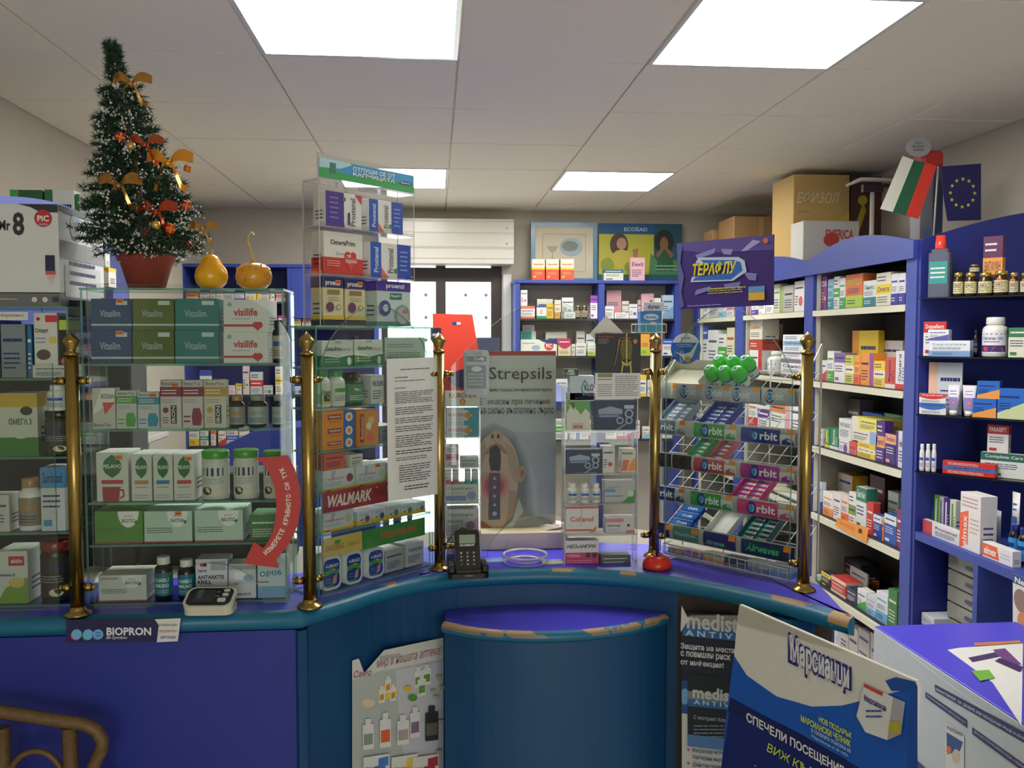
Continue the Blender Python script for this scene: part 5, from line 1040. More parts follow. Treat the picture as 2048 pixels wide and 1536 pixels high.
p = atZ(412, 1233, ZT); t = empty('blood_pressure_monitor', 'white and black blood pressure monitor on the counter under the red arrow', 'monitor', (p.x, p.y+.004, ZT+.0004), -.05)
M0 = Matrix.Rotation(math.radians(22), 4, 'X')
m = MB('gloss', 'd0ccb8'); m.prism(rrect(-.048, .0, .048, .058, .016, 6), 0, .012, 'z', 'cdc9b6'); m.M = Matrix.Translation((0, 0, .01)) @ M0; m.prism(rrect(-.049, -.001, .049, .062, .017, 6), 0, .01, 'z', 'd6d2c0', smooth=False); bd = m.build('housing', t)
m = MB('gloss'); m.M = Matrix.Translation((0, 0, .01)) @ M0; m.prism(rrect(-.044, .004, .044, .057, .014, 6), .01, .0108, 'z', '1c1c2c'); m.build('face_plate', t)
m = MB('gloss'); m.M = Matrix.Translation((0, 0, .01)) @ M0; m.box((-.03, .012, .0108), (.008, .05, .0114), '34343c'); m.build('screen', t)
for x0, y0, x1, y1 in ((.024, .045, .036, .052), (.024, .031, .036, .039), (.018, .013, .034, .024)):
    m = MB('gloss'); m.M = Matrix.Translation((0, 0, .01)) @ M0; m.prism(rrect(x0, y0, x1, y1, .003, 3), .0108, .0128, 'z', 'd0d0cc'); m.build('button', t)
m = MB('card'); m.M = Matrix.Translation((0, 0, .01)) @ M0; m.decal([('t', 'AFIB', .2, .4, .32, .9, 'a8a8b0', 'v'), ('l', .62, .7, .72, .8, 1, 'a8a8b0'), ('l', .62, .45, .72, .55, 1, 'a8a8b0')], lambda u, v, k: (-.044+.088*u, .004+.053*v, .0112+.0002*k)); m.build('print', t)
# papers under the glass on the worktop
for (x0, x1, y, c, lab) in ((966, 1010, 1122, '7aa0c0', 'pale blue paper slip lying beside the coin dish'), (1085, 1126, 1126, 'c8c88c', 'yellow and blue paper slip lying at the foot of the wide rack')):
    p = atZ((x0+x1)/2, y, ZT); m = MB('card'); m.box((-.025, -.02, 0), (.025, .02, .0006), c); m.box((-.025, .006, .0006), (.025, .014, .0008), '4a64a8'); tag(m.build('paper_slip', None, (p.x, p.y+.008, ZT+.0003), .05), lab, 'paper')

# ------------------------------------------------------------------ gum rack
FR = Frame(FG4.at(0, .045)[:2], FG4.at(1, .045)[:2]); gr = empty('gum_rack', 'white wire chewing gum rack with curved printed price rails between two brass posts', 'gum rack', FR.at(0, 0, ZT), FR.ang)
LT_ = [(1318, 1604, 765, 772, 31), (1318, 1604, 837, 849, 32), (1318, 1604, 903, 919, 32), (1318, 1604, 969, 992, 32), (1318, 1604, 1042, 1071, 31)]
sL, sR = FR.hit(1322, 900)[0], FR.hit(1597, 900)[0]
def railz(i): _, z0 = FR.hit(1320, LT_[i][2]); return z0-ZT
RZ = [railz(i) for i in range(5)]; RH = .0385
def orb(c, x0, x1, word='Orbit', txtc='e4e8ec', dim=0):
    w_ = x1-x0
    return [('r', x0, .06, x0+w_*.72, .94, c), ('r', x0+w_*.72, .1, x1-.004, .7, 'd0d0cc'), ('p', [(x0+w_*.74, .1), (x1-.01, .1), (x1-.02, .4), (x0+w_*.85, .5), (x0+w_*.76, .35)], c), ('e', x0+w_*.26, .5, .032, .4, '1c3c8c'), ('e', x0+w_*.27, .5, .018, .24, '3c8cc8'), ('p', [(x0+w_*.27, .26), (x0+w_*.27+.012, .36), (x0+w_*.27+.016, .5), (x0+w_*.27+.012, .64), (x0+w_*.27, .74)], 'e4e8ec'),
        ('t', 'rbit', x0+w_*.36, .28, x0+w_*.68, .76, txtc, 'b'), ('r', x1-.055, .72, x1-.012, 1.0, 'f08c28')]
def orbs(c, x0, x1): return [('r', x0, 0, x1, 1, 'b8bcc0'), ('p', [(x0+.08, 0), (x1, 0), (x1, 1), (x0+.12, 1)], c), ('e', x0+.055, .5, .03, .42, '1c3c8c'), ('e', x0+.055, .5, .016, .24, '3c8cc8'), ('t', 'rbit', x0+.075, .3, x0+.15, .74, 'dce0e8', 'b'), ('r', x1-.05, .72, x1-.005, 1.02, 'f0a030')]
RO = [orbs('8a9098', -.1, .14)[1:] + orbs('8a9098', .14, .34) + orbs('3c5ca0', .34, .54) + orbs('2c3c8c', .54, .76) + orbs('8a9098', .77, .99),
      [('r', 0, 0, 1, 1, 'd4d4d0')] + orb('7a8a9c', -.1, .22) + orb('3ca04c', .28, .6) + orb('2c3c8c', .63, 1.0),
      [('r', 0, 0, 1, 1, 'd4d4d0'), ('r', 0, .04, .1, .96, '1c221c'), ('p', [(.05, .04), (.1, .04), (.1, .8), (.07, .7)], '3c8a3c'), ('r', .11, .04, .26, .96, '221a1a'), ('p', [(.22, .04), (.26, .04), (.26, .9), (.22, .6)], 'a82c30')] + orb('c84a50', .28, .6) + orb('a83490', .63, 1.0),
      [('r', 0, 0, 1, 1, 'd4d4d0')] + orb('2c3c8c', -.1, .22) + orb('3ca04c', .26, .58) + orb('d04478', .61, 1.0),
      [('r', 0, 0, 1, 1, 'd0d0cc'), ('r', 0, .04, .09, .96, '1c1c24'), ('r', .12, .04, .32, .96, '5a9a80'), ('t', 'WinterFresh', .13, .36, .3, .58, 'b8d8cc', 'b'), ('r', .36, .04, .6, .96, '2c2c7c'), ('t', 'Airwaves', .38, .16, .52, .5, '5ac0a8', 'bi'), ('r', .64, .04, 1, .96, '1c3458'), ('t', 'Airwaves', .67, .3, .9, .76, '4ac878', 'bi'), ('r', .06, .6, .11, .92, 'f08c28'), ('r', .27, .62, .32, .94, 'f08c28'), ('r', .55, .64, .6, .96, 'f08c28'), ('r', .93, .64, .98, .96, 'f08c28')]]
RL = ['silver and blue printed price rail, topmost of the rack', 'price rail with green and dark blue fields', 'price rail with black, red and purple fields', 'price rail with blue, green and pink fields', 'lowest price rail with dark Christmas-green lettering']
Wd = sR-sL
for i in range(5):
    z0 = RZ[i]-RH
    def mp(u, v, k, z0=z0): a = PI*(.15+.7*v); return (sL+u*Wd, -.006*math.sin(a)-.0015-.00016*k, z0+v*RH)
    m = MB('gloss'); n = 8
    for j in range(n):
        m.poly([mp(0, j/n, 0), mp(1, j/n, 0), mp(1, (j+1)/n, 0), mp(0, (j+1)/n, 0)], 'd0d0cc'); p_ = [mp(0, j/n, -20), mp(1, j/n, -20), mp(1, (j+1)/n, -20), mp(0, (j+1)/n, -20)]; m.poly(p_[::-1], 'c0c0bc')
    O = []
    for o in RO[i]:                          # clip to the rail, split tall flats so that they follow the curve
        if o[0] == 'r':
            x0, x1 = max(0, o[1]), min(1, o[3])
            if x1 <= x0: continue
            ks = 6; O += [('r', x0, o[2]+(o[4]-o[2])*q/ks, x1, o[2]+(o[4]-o[2])*(q+1)/ks, o[5]) for q in range(ks)]
        elif o[0] in 'et' and (o[1] if o[0] == 'e' else o[2]) < .0: continue
        elif o[0] == 'p' and min(x for x, _ in o[1]) < 0: continue
        else: O.append(o)
    kk = 0
    for o in O:
        kk += .5; m.decal([o], lambda u, v, k, kk=kk, mp=mp: mp(u, v, k+kk+2), Wd, RH)
    o_ = m.build('price_rail', gr); o_['label'] = RL[i].replace(' Christmas-green', ' green')
    c_ = MB('acrylic'); c_.box((sL, -.0095, z0-.001), (sR, -.0088, z0+RH+.001), mat='acrylic', edge='acrylic_edge'); c_.build('rail_cover', o_)
# wire frame: uprights, sloping shelves
DEP = .095
wr = MB('wire')
for s_ in (sL, sL+Wd*.33, sL+Wd*.66, sR): wr.tube([(s_, DEP, .004), (s_, DEP, RZ[0]+.06)], .0016, 6)
for s_ in (sL, sR): wr.tube([(s_, 0, .004), (s_, .0, RZ[0]), (s_, .05, RZ[0]+.05), (s_, DEP, RZ[0]+.1), (s_, DEP, .004)], .002, 6)
wr.build('frame_wire', gr)
TZ = []
for i in range(5):
    z0 = RZ[i]-RH*.55; m = MB('wire'); z1 = z0+.055
    for q in range(11): s_ = sL+.003+(Wd-.006)*q/10; m.tube([(s_, .004, z0), (s_, DEP-.002, z1)], .0009, 5)
    for f_ in (0, .33, .66, 1): m.tube([(sL+.002, .004+(DEP-.008)*f_, z0+(z1-z0)*f_), (sR-.002, .004+(DEP-.008)*f_, z0+(z1-z0)*f_)], .0011, 5)
    m.build('wire_shelf', gr); TZ.append(z0)
m = MB('wire'); zb0, zb1 = .01, .034
b0, b1 = sL+.034, sR-.006
for z in (zb0, zb1): m.tube([(b0, -.03, z), (b1, -.03, z)], .0013, 6)
for q in range(17): s_ = b0+(b1-b0)*q/16; m.tube([(s_, -.03, zb0), (s_, -.03, zb1)], .001, 5); m.tube([(s_, -.03, zb0), (s_, .06, zb0)], .0009, 5)
for s_ in (b0, b1):
    for z in (zb0, zb1): m.tube([(s_, -.03, z), (s_, .0, z)], .0013, 6)
m.build('basket', gr)
# contents: local frame of a sloping tray
sl = math.atan2(.055, DEP-.006)
MR = Matrix.Translation(FR.at(0, 0, ZT)) @ Matrix.Rotation(FR.ang, 4, 'Z')
def ontray(i, s_, q, up=.0): return MR @ Matrix.Translation((s_, .004, TZ[i]+.0055)) @ Matrix.Rotation(sl, 4, 'X') @ Matrix.Translation((0, q, up))
def put(o, M): o.matrix_world = M; return o
def pack(c, word, c2='1c3c8c'):
    m = MB('gloss'); m.box((-.0175, 0, 0), (.0175, .0145, .009), c, ch=.001)
    m.decal([('e', .2, .5, .1, .4, c2), ('e', .2, .5, .05, .22, '3c8cc8'), ('t', word, .3, .25, .72, .78, 'e0e4ea', 'b'), ('p', [(.75, .1), (.95, .2), (.9, .8), (.78, .7)], 'd8dce0')], lambda u, v, k: ((u-.5)*.035, .0145*v, .0092+.00015*k))
    return m
GP = {}
def packs(i, s0, cols, rows, c, lab, word='rbit', c2='1c3c8c', lift=.0):
    w_ = .0365
    tr = MB('card', '4a5058'); L_ = rows*.0155+.004
    tr.box((0, 0, 0), (cols*w_+.004, L_, .0012), 'a8a8a4'); tr.box((0, 0, .0012), (.0012, L_, .02), c); tr.box((cols*w_+.0028, 0, .0012), (cols*w_+.004, L_, .02), c); tr.box((0, L_-.0012, .0012), (cols*w_+.004, L_, .024), c); tr.box((.0012, 0, .0012), (cols*w_+.0028, .0012, .006), c)
    tag(put(tr.build('display_tray', None), ontray(i, s0, .004)), lab + ' tray open at the front', 'tray', 'chewing gum trays in the wire rack')
    for a in range(cols):
        for b in range(rows):
            k_ = (c, word)
            if k_ not in GP: o = pack(c, word, c2).build('gum_pack', None); GP[k_] = o
            else: o = GP[k_].copy(); COL.objects.link(o)
            put(o, ontray(i, s0+.002+w_*(a+.5), .006+b*.0155, .0014)); tag(o, lab.replace('chewing gum', 'gum pack') + f", {ORD[b]} row above its price rail" + (', column toward the ' + ('pen holder' if a == 0 else 'end post') if cols > 1 else ''), 'gum pack', lab + ' packs')
sx = lambda x, y=900: FR.hit(x, y, .03)[0]
packs(1, sx(1332), 2, 5, '8a98a4', 'silver chewing gum'); packs(1, sx(1412), 2, 5, '2c3c98', 'deep blue chewing gum')
packs(2, sx(1391), 1, 5, '3c9a4c', 'green chewing gum'); packs(2, sx(1432), 1, 5, 'b85058', 'pinkish red chewing gum')
packs(3, sx(1478), 2, 5, 'c83c7c', 'bright pink chewing gum')
packs(4, sx(1492), 2, 5, '2c5a58', 'dark green chewing gum', 'irwave', '4ac8a0')
m = MB('card'); m.box((0, 0, 0), (.062, .1, .001), 'd8d8d4'); m.box((0, 0, .001), (.001, .1, .018), 'c8c8c4'); m.box((.061, 0, .001), (.062, .1, .018), 'c8c8c4'); m.box((0, .099, .001), (.062, .1, .022), 'c8c8c4'); tag(put(m.build('display_tray', None), ontray(4, sx(1428), .004)), 'empty white card tray between blue bags and dark green gum', 'tray')
for j, (s_, lab) in enumerate(((sx(1352), 'shiny blue gum bag lying foremost on the lowest wire shelf'),)):
    for r_ in range(3):
        m = MB('foil'); m.prism(rrect(0, 0, .062, .0265, .006), 0, .012, 'z', '1c5ca8'); m.decal([('t', 'Orbit', .3, .2, .8, .6, 'c8dcf0', 'b'), ('r', 0, .8, 1, .9, '6ca8dc')], lambda u, v, k: (u*.062, v*.026, .0122+.0002*k)); tag(put(m.build('gum_bag', None), ontray(4, s_, .006+r_*.028)), ['shiny blue gum bag lying foremost in the rack', 'shiny blue gum bag in the middle of its three', 'shiny blue gum bag lying at the back of its three'][r_], 'bag', 'blue gum bags')
m = MB('gloss', 'c4bea8'); L_ = .085; m.box((0, 0, 0), (sx(1412)-sx(1325), L_, .002), 'cbc5b0'); m.box((0, L_-.002, .002), (sx(1412)-sx(1325), L_, .03), 'cbc5b0', ch=.001); m.box((0, 0, .002), (.002, L_-.002, .026), 'cbc5b0'); m.box((sx(1412)-sx(1325)-.002, 0, .002), (sx(1412)-sx(1325), L_-.002, .026), 'cbc5b0')
tag(put(m.build('beige_tray', None), ontray(0, sx(1325), .006, .0)), 'empty beige plastic tray on top of the gum rack', 'tray')
for b in range(2):
    for a in range(3):
        t = empty('gum_bottle', ['nearest row, toward the beige tray', 'nearest row, middle', 'nearest row, toward the brass post', 'rear row, toward the beige tray', 'rear row, middle', 'rear row, toward the brass post'][b*3+a] + ', gum bottle with green screw lid', 'bottle', (0, 0, 0), 0, 'gum bottles with green lids')
        m = MB('gloss'); m.lathe([(.0125, 0), (.0145, .003), (.0145, .03), (.012, .034)], 20, cols=['2c6a8c']*4); m.lathe([(.0148, .008), (.0148, .026)], 20, cols=['c8dcc8']*2, cap=False); m.decal([('e', .5, .5, .25, .4, '1c3c8c'), ('t', 'rbit', .4, .3, .7, .7, 'w', 'b')], wrapmap(.0149, .01, .014), -1, 1); m.build('bottle_body', t)
        m = MB('gloss'); m.lathe([(.0182, .034), (.0186, .036), (.0186, .040), (.0172, .044), (.0165, .054), (.013, .061), (.006, .064), (.001, .0645)], 22, cols=['3cc838']*8); m.decal([('c', .5, .5, .4, 'c8e0d8'), ('c', .5, .5, .25, '1c5c9c')], lambda u, v, k: ((u-.5)*.016, (v-.5)*.016, .0645+.0002*k)); m.build('lid', t)
        put(t, MR @ Matrix.Translation((sx(1437, 740)+.0375*a+.004, .03+b*.036, TZ[0]+.022+b*.024)) @ Matrix.Rotation(math.radians(50), 4, 'X'))
A_['spx'] = 0
def spo(c, c2, t_='SPORTEX'): return [('r', 0, 0, 1, .45, c), ('p', [(0, .45), (.5, .58), (1, .4), (1, .3), (0, .3)], c2), ('t', t_, .08, .76, .92, .88, '3a3a40', 'b'), ('r', .55, .42, .92, .52, 'd8d8d4'), ('l', .1, .1, .8, .25, 2, 'c8c8cc')]
for k_, v_ in (('s1', spo('b8845c', 'c8a878', 'vitalis')), ('s2', spo('8a6ca8', 'a890c0', 'vitalis')), ('s3', spo('e0963c', 'e8b870')), ('s4', spo('6a6e78', '3c4048')), ('s5', spo('7a6c9c', 'a098b8')), ('s6', spo('5a8ccc', '8cb0dc'))): A_[k_] = v_
row(FR, -.026, ZT+zb0+.0016, """
1336 1365 1096 pl c0a888 - ops=s1 d=.03 # tan and orange condom box beside the pen holder
1367 1405 1102 pl a890b8 - ops=s2 d=.03 st # violet condom box next to the tan one
1406 1448 1107 pl d8d0c0 - ops=s3 d=.03 # cream and orange condom box in the wire basket
1449 1492 1115 pl 5a5c60 - ops=s4 d=.03 # dark grey condom box in the wire basket
1494 1538 1123 pl c0bcc4 - ops=s5 d=.03 # silver and violet condom box in the wire basket
1540 1584 1130 pl b0b8c4 - ops=s6 d=.03 # silver and blue condom box at the basket's post end""", '', 'condom boxes in the wire basket', '')
# posters over the rack
FT = Frame(FR.at(0, -.05)[:2], FR.at(1, -.05)[:2])
sh = [('p', [(.2, .8), (.42, .88), (.4, .8), (.22, .74)], '8c8cc8'), ('p', [(.48, .86), (.6, .84), (.58, .76), (.5, .78)], '9494cc'), ('p', [(.68, .8), (.8, .95), (.88, .92), (.74, .8)], 'a8a8dc'), ('p', [(.7, .5), (.84, .46), (.83, .36), (.76, .38)], '8484c0'), ('p', [(.5, .34), (.68, .36), (.66, .28), (.52, .28)], '7c7cbc'), ('p', [(.2, .28), (.36, .32), (.34, .26), (.18, .2)], '8484c0'), ('p', [(0, 1), (.06, .95), (.03, .7), (.07, .5), (.03, .25), (.06, .05), (0, 0)], '5c5c9c')]
sheet(FT, [(1361, 619), (1548, 610), (1549, 469), (1356, 487)], [('p', [(.0, 1), (1, 1), (1, .78), (.3, .82), (0, .9)], '5a4a98')] + sh + [('p', [(.14, .4), (.6, .38), (.74, .5), (.72, .66), (.66, .72), (.24, .76), (.2, .68), (.64, .62), (.66, .54), (.58, .46), (.16, .48)], 'c8d4ec'), ('p', [(.16, .42), (.58, .4), (.7, .52), (.68, .64), (.62, .68), (.26, .72), (.3, .66), (.6, .6), (.6, .5), (.2, .47)], '2c6cc8'),
  ('t', 'ТЕРАФЛУ', .17, .48, .64, .68, 'e8dc28', 'bi'), ('l', .33, .2, .72, .3, 3, 'c8c050'), ('t', 'Понижава температурата', .34, .26, .73, .3, 'd8d05c', 'i'), ('r', .76, .08, .92, .28, 'e8b83c'), ('r', .76, .19, .92, .28, '6c9cd0'), ('l', .1, .03, .5, .06, 1, 'a8a8c8'), ('c', .93, .92, .025, 'e06a30')], 'violet banner with large yellow lettering over the gum rack', 'banner', 'violet_banner', .003, '3a2478')
pc = [FR.hit(1372+30*math.cos(a), 697+31*math.sin(a), -.03) for a in [2*PI*i/28 for i in range(28)]]; c0 = FR.hit(1372, 697, -.03); m = MB('card'); m.prism([(a-c0[0], b-c0[1]) for a, b in pc][::-1], -.001, 0, 'y', '2468c8')
rr = abs(pc[0][0]-c0[0]); rz_ = abs(pc[7][1]-c0[1]); mp = lambda u, v, k: ((u*2-1)*rr, -.0013-.0002*k, (v*2-1)*rz_)
m.decal([('p', [(.5+.5*math.cos(a), .5+.5*math.sin(a)) for a in [math.radians(22+136*i/12) for i in range(13)]], 'd4d8dc'), ('t', 'BIOFAR', .34, .8, .66, .87, '8a6a5c', 'b'), ('l', .2, .54, .75, .66, 2, 'c8d8f0'), ('p', [(.1, .42), (.4, .3), (.5, .34), (.66, .38), (.9, .72), (.92, .7), (.75, .25), (.6, .1), (.45, .12), (.42, .22)], 'dce0e4'), ('e', .58, .15, .1, .1, 'c8a048')], mp)
tag(m.build('round_sticker', None, FR.at(c0[0], -.03, c0[1]), FR.ang), 'round blue and white card with jumping figure beside the green lidded bottles', 'card')
# small wire basket with contraceptive packs on the post
p = atY(1308, 665, 2.11); t = empty('wire_basket', 'small white wire basket hanging over the brass post beside the skeleton card', 'basket', p)
m = MB('wire')
for z in (0, .02): m.tube([(-.045, 0, z), (.03, 0, z), (.03, .045, z), (-.045, .045, z)], .0013, 6, closed=True)
for x in (-.045, -.02, .005, .03):
    m.tube([(x, 0, .02), (x, 0, 0), (x, .045, 0), (x, .045, .02)], .001, 6)
m.tube([(.031, .045, .06), (.031, .045, -.09)], .0016, 6); m.build('wires', t)
for k_, (dz, c, o) in enumerate(((.0, '3c98b8', [('r', 0, .5, 1, 1, '2c78c8'), ('e', .5, .72, .36, .16, 'c8dcf0'), ('t', 'durex', .22, .66, .78, .78, '2c4c98', 'b'), ('e', .6, .4, .16, .08, 'e0e4e8')]),)):
    cw = carton(.052, .03, .05, c, 'pl', '-', '', o); tag(cw.build('contraceptive_box', None, (p.x-.006, p.y+.006, p.z+.0015)), 'blue and turquoise pack standing in the small wire basket', 'box')
cw = carton(.05, .012, .022, 'd4d8dc', 'pl', '-', '', [('t', 'durex', .2, .25, .8, .75, '2c3c98', 'b')]); tag(cw.build('contraceptive_box', None, (p.x+.002, p.y+.012, p.z+.052)), 'white tag box with blue letters on top of the turquoise pack', 'box')
# ------------------------------------------------------------------ right wall shelving (runs along the room)
XS = 1.82; RW = Frame((XS, 6.3), (XS, 2.0)); SZ = (1.731, 1.392, 1.079, .755, .413)
sy = lambda px: RW.hit(px, 700)[0]
ST = [(1388, 1396), (1471, 1487), (1609, 1626), (1811, 1832)]
un = empty('wall_shelving', 'long blue shelving along the right wall with white shelf edges and wavy top board', 'shelving', (XS, 6.3, 0), -PI/2)
DP = .36
def bo(mat, nm, a, b, col=None, **k): m = MB(mat, col or 'w'); m.box(a, b, col, **k); return m.build(nm, un)
for a, b in ST: bo('liner', 'side_panel', (sy(a)+.001, .0205, 0), (sy(b)-.001, DP, 1.93)); bo('laminate', 'upright', (sy(a), -.004, 0), (sy(b), .02, 1.97))
s9 = sy(1832); bo('shade_dark', 'back_panel', (sy(1388), DP, 0), (s9, DP+.012, 1.96), 'w').data.materials[0] = MATS['liner']
bo('laminate', 'top_board', (sy(1388), 0, 1.935), (s9, XR-XS-.002, 1.953))
m = MB('laminate'); m.box((sy(1388), -.02, 1.9), (s9, -.0045, 1.965)); 
def vtop(s_):
    for (a, b) in ((sy(1388), sy(1480)), (sy(1480), sy(1617)), (sy(1617), s9)):
        if a <= s_ <= b: return 1.967+.065*math.sin(PI*(s_-a)/(b-a))
    return 1.965
N_ = 60; pts = [(sy(1388)+(s9-sy(1388))*i/N_, vtop(sy(1388)+(s9-sy(1388))*i/N_)) for i in range(N_+1)]
m = MB('laminate'); m.prism([(sy(1388), 1.9)] + [(s9, 1.9)] + pts[::-1], -.02, -.0045, 'y'); m.build('wavy_valance', un)
bays = [(sy(1396), sy(1471)), (sy(1487), sy(1609)), (sy(1626), sy(1811))]
for a, b in bays:
    for z in SZ + (.1,):
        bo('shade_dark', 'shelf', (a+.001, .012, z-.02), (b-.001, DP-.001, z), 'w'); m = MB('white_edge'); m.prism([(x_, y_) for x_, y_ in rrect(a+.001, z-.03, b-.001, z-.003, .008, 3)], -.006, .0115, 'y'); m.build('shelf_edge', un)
    bo('white_edge', 'side_batten', (a+.001, .0125, .11), (a+.012, .03, 1.9))
G1 = 'medicines on the right wall shelving'
def rw(i, txt, nm, ins=.03, dm=.3):
    k = 0 if 'first' in nm else 1 if 'middle' in nm else 2
    return row(RW, ins, SZ[i]+.0003, txt, 'right wall bay ' + ('one', 'two', 'three')[k] + ', shelf ' + ('one', 'two', 'three', 'four', 'five')[i], G1, 'from window end,', dmax=dm, lim=(bays[k][0]+.014, bays[k][1]))
rw(0, """
1402 1418 598 top w g
1419 1436 596 pl c8c8c0 -
1437 1452 602 bot w l
1453 1468 600 mid w k""", 'of first bay top shelf')
rw(0, """
1489 1502 600 pl k -
1503 1516 602 bot w p
1517 1531 598 top w k
1532 1547 600 pl w -
1548 1560 568 pl c8c8b8 g
1561 1587 571 lst b4b4a8 9aaa6c
1589 1609 562 cir e0dcd8 d06070""", 'of middle bay top shelf')
rw(0, """
1630 1640 590 bot h k
1639 1654 553 cir 7a3484 e88c3c |D3
1656 1667 558 bot 8cb4cc t
1668 1679 553 mid e0e4e0 g
1680 1691 556 bot e0e4e0 3c9a5c
1692 1726 548 bot d8703c a8c83c |ПРОПОЛ
1727 1752 561 bot e0e4e0 2c7a80 |Линекс
1753 1782 545 mid e4e0c8 e8c828 |Омега
1783 1797 547 bot e4e4e8 2c2c98
1798 1811 546 bot e4e4e8 2c2c98""", 'of third bay top shelf')
rw(1, """
1399 1415 652 top w b
1416 1436 660 pl w -
1437 1453 668 mid w g
1454 1469 655 bot c r""", 'of first bay second shelf')
rw(1, """
1491 1524 700 rst w r
1492 1525 640 bot e4dcc8 b8402c |Doppelherz
1526 1546 648 bot e8d8b0 d8542c b=.1 d=.06
1527 1547 702 P w w
1562 1608 718 two e4e4e4 7a6c80 |Синео
1563 1608 704 top e4e4e4 8a8c90
1566 1608 669 mid e4e8ec 8cb0d0 |Профлексин""", 'of middle bay second shelf')
rw(1, """
1627 1654 720 dia e0dcdc c8344c
1640 1664 700 pl 2c4c6c - b=.1
1641 1679 658 top 8c9090 2a2c3c b=.1
1655 1668 702 bot e0e4e0 g
1669 1690 706 top e4e0e0 7a5c9c
1691 1708 710 mid c8c85c e8e4c8
1709 1721 711 bot e8a03c e0603c
1705 1757 661 lst e0c020 d88c2c b=.09
1722 1747 706 rst e8903c 8c4c9c
1752 1806 681 cir d8d4cc 4a4438 b=.12
1748 1770 722 mid e8c83c e4e0d0
1771 1791 715 ver c85040 e4d8d0 |Magnesium
1792 1811 702 ver e4e0e0 c8342c |Омега""", 'of third bay second shelf')
rw(2, """
1628 1645 856 cir e0dcd8 r
1646 1656 838 P e0dcd0 w b=.04
1650 1659 856 ver 3c8a5c d8d03c b=.0
1660 1677 856 ver 1c7a4c e0e4e0 |Berocca
1678 1698 880 cir e0dce0 7a4c8c
1678 1703 838 pl dcdcd8 - |МЕТАБОЛ
1699 1714 883 bot d84848 c86c6c
1715 1750 886 mid e8c838 f0e8c8 |Бронхи
1704 1755 861 rst e0dccc 8ca8d8
1704 1755 836 lst e8dc68 e0e0d0
1630 1660 800 pl 2c3c5c - b=.14
1665 1720 795 pl 6a6460 - b=.14
1725 1765 826 bot b 2c3c98 b=.12
1768 1806 828 pl 1c6a44 - b=.12
1753 1770 842 mid 4c2c80 e8a070 |Femi
1771 1792 868 top 3c2474 e8a880 |Femibion
1793 1809 863 lst e0dce4 4c2c80 |Femibion""", 'of third bay third shelf')
rw(2, """
1492 1515 800 bot w r
1516 1540 795 mid w p
1541 1570 805 top w o
1571 1607 798 lst w k""", 'of middle bay third shelf')
rw(3, """
1627 1643 962 bot c8d4e4 2c5cb0
1627 1645 912 top 3c2c6c c84858 b=.1 |Gerimax
1646 1666 985 bot e8e0d8 e88c2c
1667 1682 985 pl e4dcd8 -
1683 1697 990 bot e0d0c8 e8682c
1698 1712 985 mid e8e4dc 7a9a3c
1713 1733 975 top e0e4e4 2c7a64 |Билобил
1646 1705 943 arc e8b83c b0a8a0 b=.1
1734 1747 1005 pl c83c38 -
1740 1770 952 pl 5c2430 - b=.14
1747 1763 1030 top 2c4ca8 e0e4e4
1764 1768 1040 pl e08838 -
1769 1793 1030 top 2458b0 e0e4e4
1776 1797 984 bot e0e4e0 g b=.12
1794 1808 1020 pl 8c2c48 -""", 'of third bay fourth shelf')
rw(3, """
1495 1530 990 top w b
1531 1560 985 pl c -
1561 1605 995 mid w g""", 'of middle bay fourth shelf')
rw(4, """
1627 1640 1148 bot d8dcd8 g
1641 1672 1122 top c8ccd0 3c4c9c b=.12
1643 1661 1146 top 24242c d8c83c
1662 1692 1158 two c83c38 e0c8b0
1676 1722 1118 bot 2c2430 c86c3c b=.14
1693 1714 1178 pl 2c3450 -
1700 1735 1140 pl d4d0c4 - b=.13
1715 1733 1180 dia e4e8e4 4a9a4c
1734 1752 1192 bot d8d8dc 7ab0d4
1753 1776 1186 bot e0e4e8 6ca4d0
1777 1795 1180 pl 3c7a3c -""", 'of third bay fifth shelf')
row(RW, .03, .1003, """
1660 1680 1220 P c8ccd0 l
1681 1697 1240 top b8b4b0 s
1698 1716 1255 pl b0aaa4 -
1717 1740 1262 top a8a4a0 s
1741 1775 1275 pl a09a94 -
1776 1800 1290 pl 7a6c60 -""", 'bay three, bottom board', G1, 'from window end, right wall', dmax=.3, lim=bays[2])
# hanging orange leaflet on the fourth shelf edge
lf = Frame((XS-.012, 6.3), (XS-.012, 2.0)); sheet(lf, [(1670, 1050), (1733, 1086), (1737, 1057), (1676, 1035)], [('l', .1, .35, .62, .7, 2, 'a0601c'), ('e', .78, .6, .06, .2, '3a2a20'), ('p', [(.66, 0), (.9, 0), (.84, .45), (.72, .4)], 'e0a03c')], 'orange leaflet hanging from the edge of the fourth shelf of the third bay', 'leaflet', 'orange_leaflet', col='e8902c')
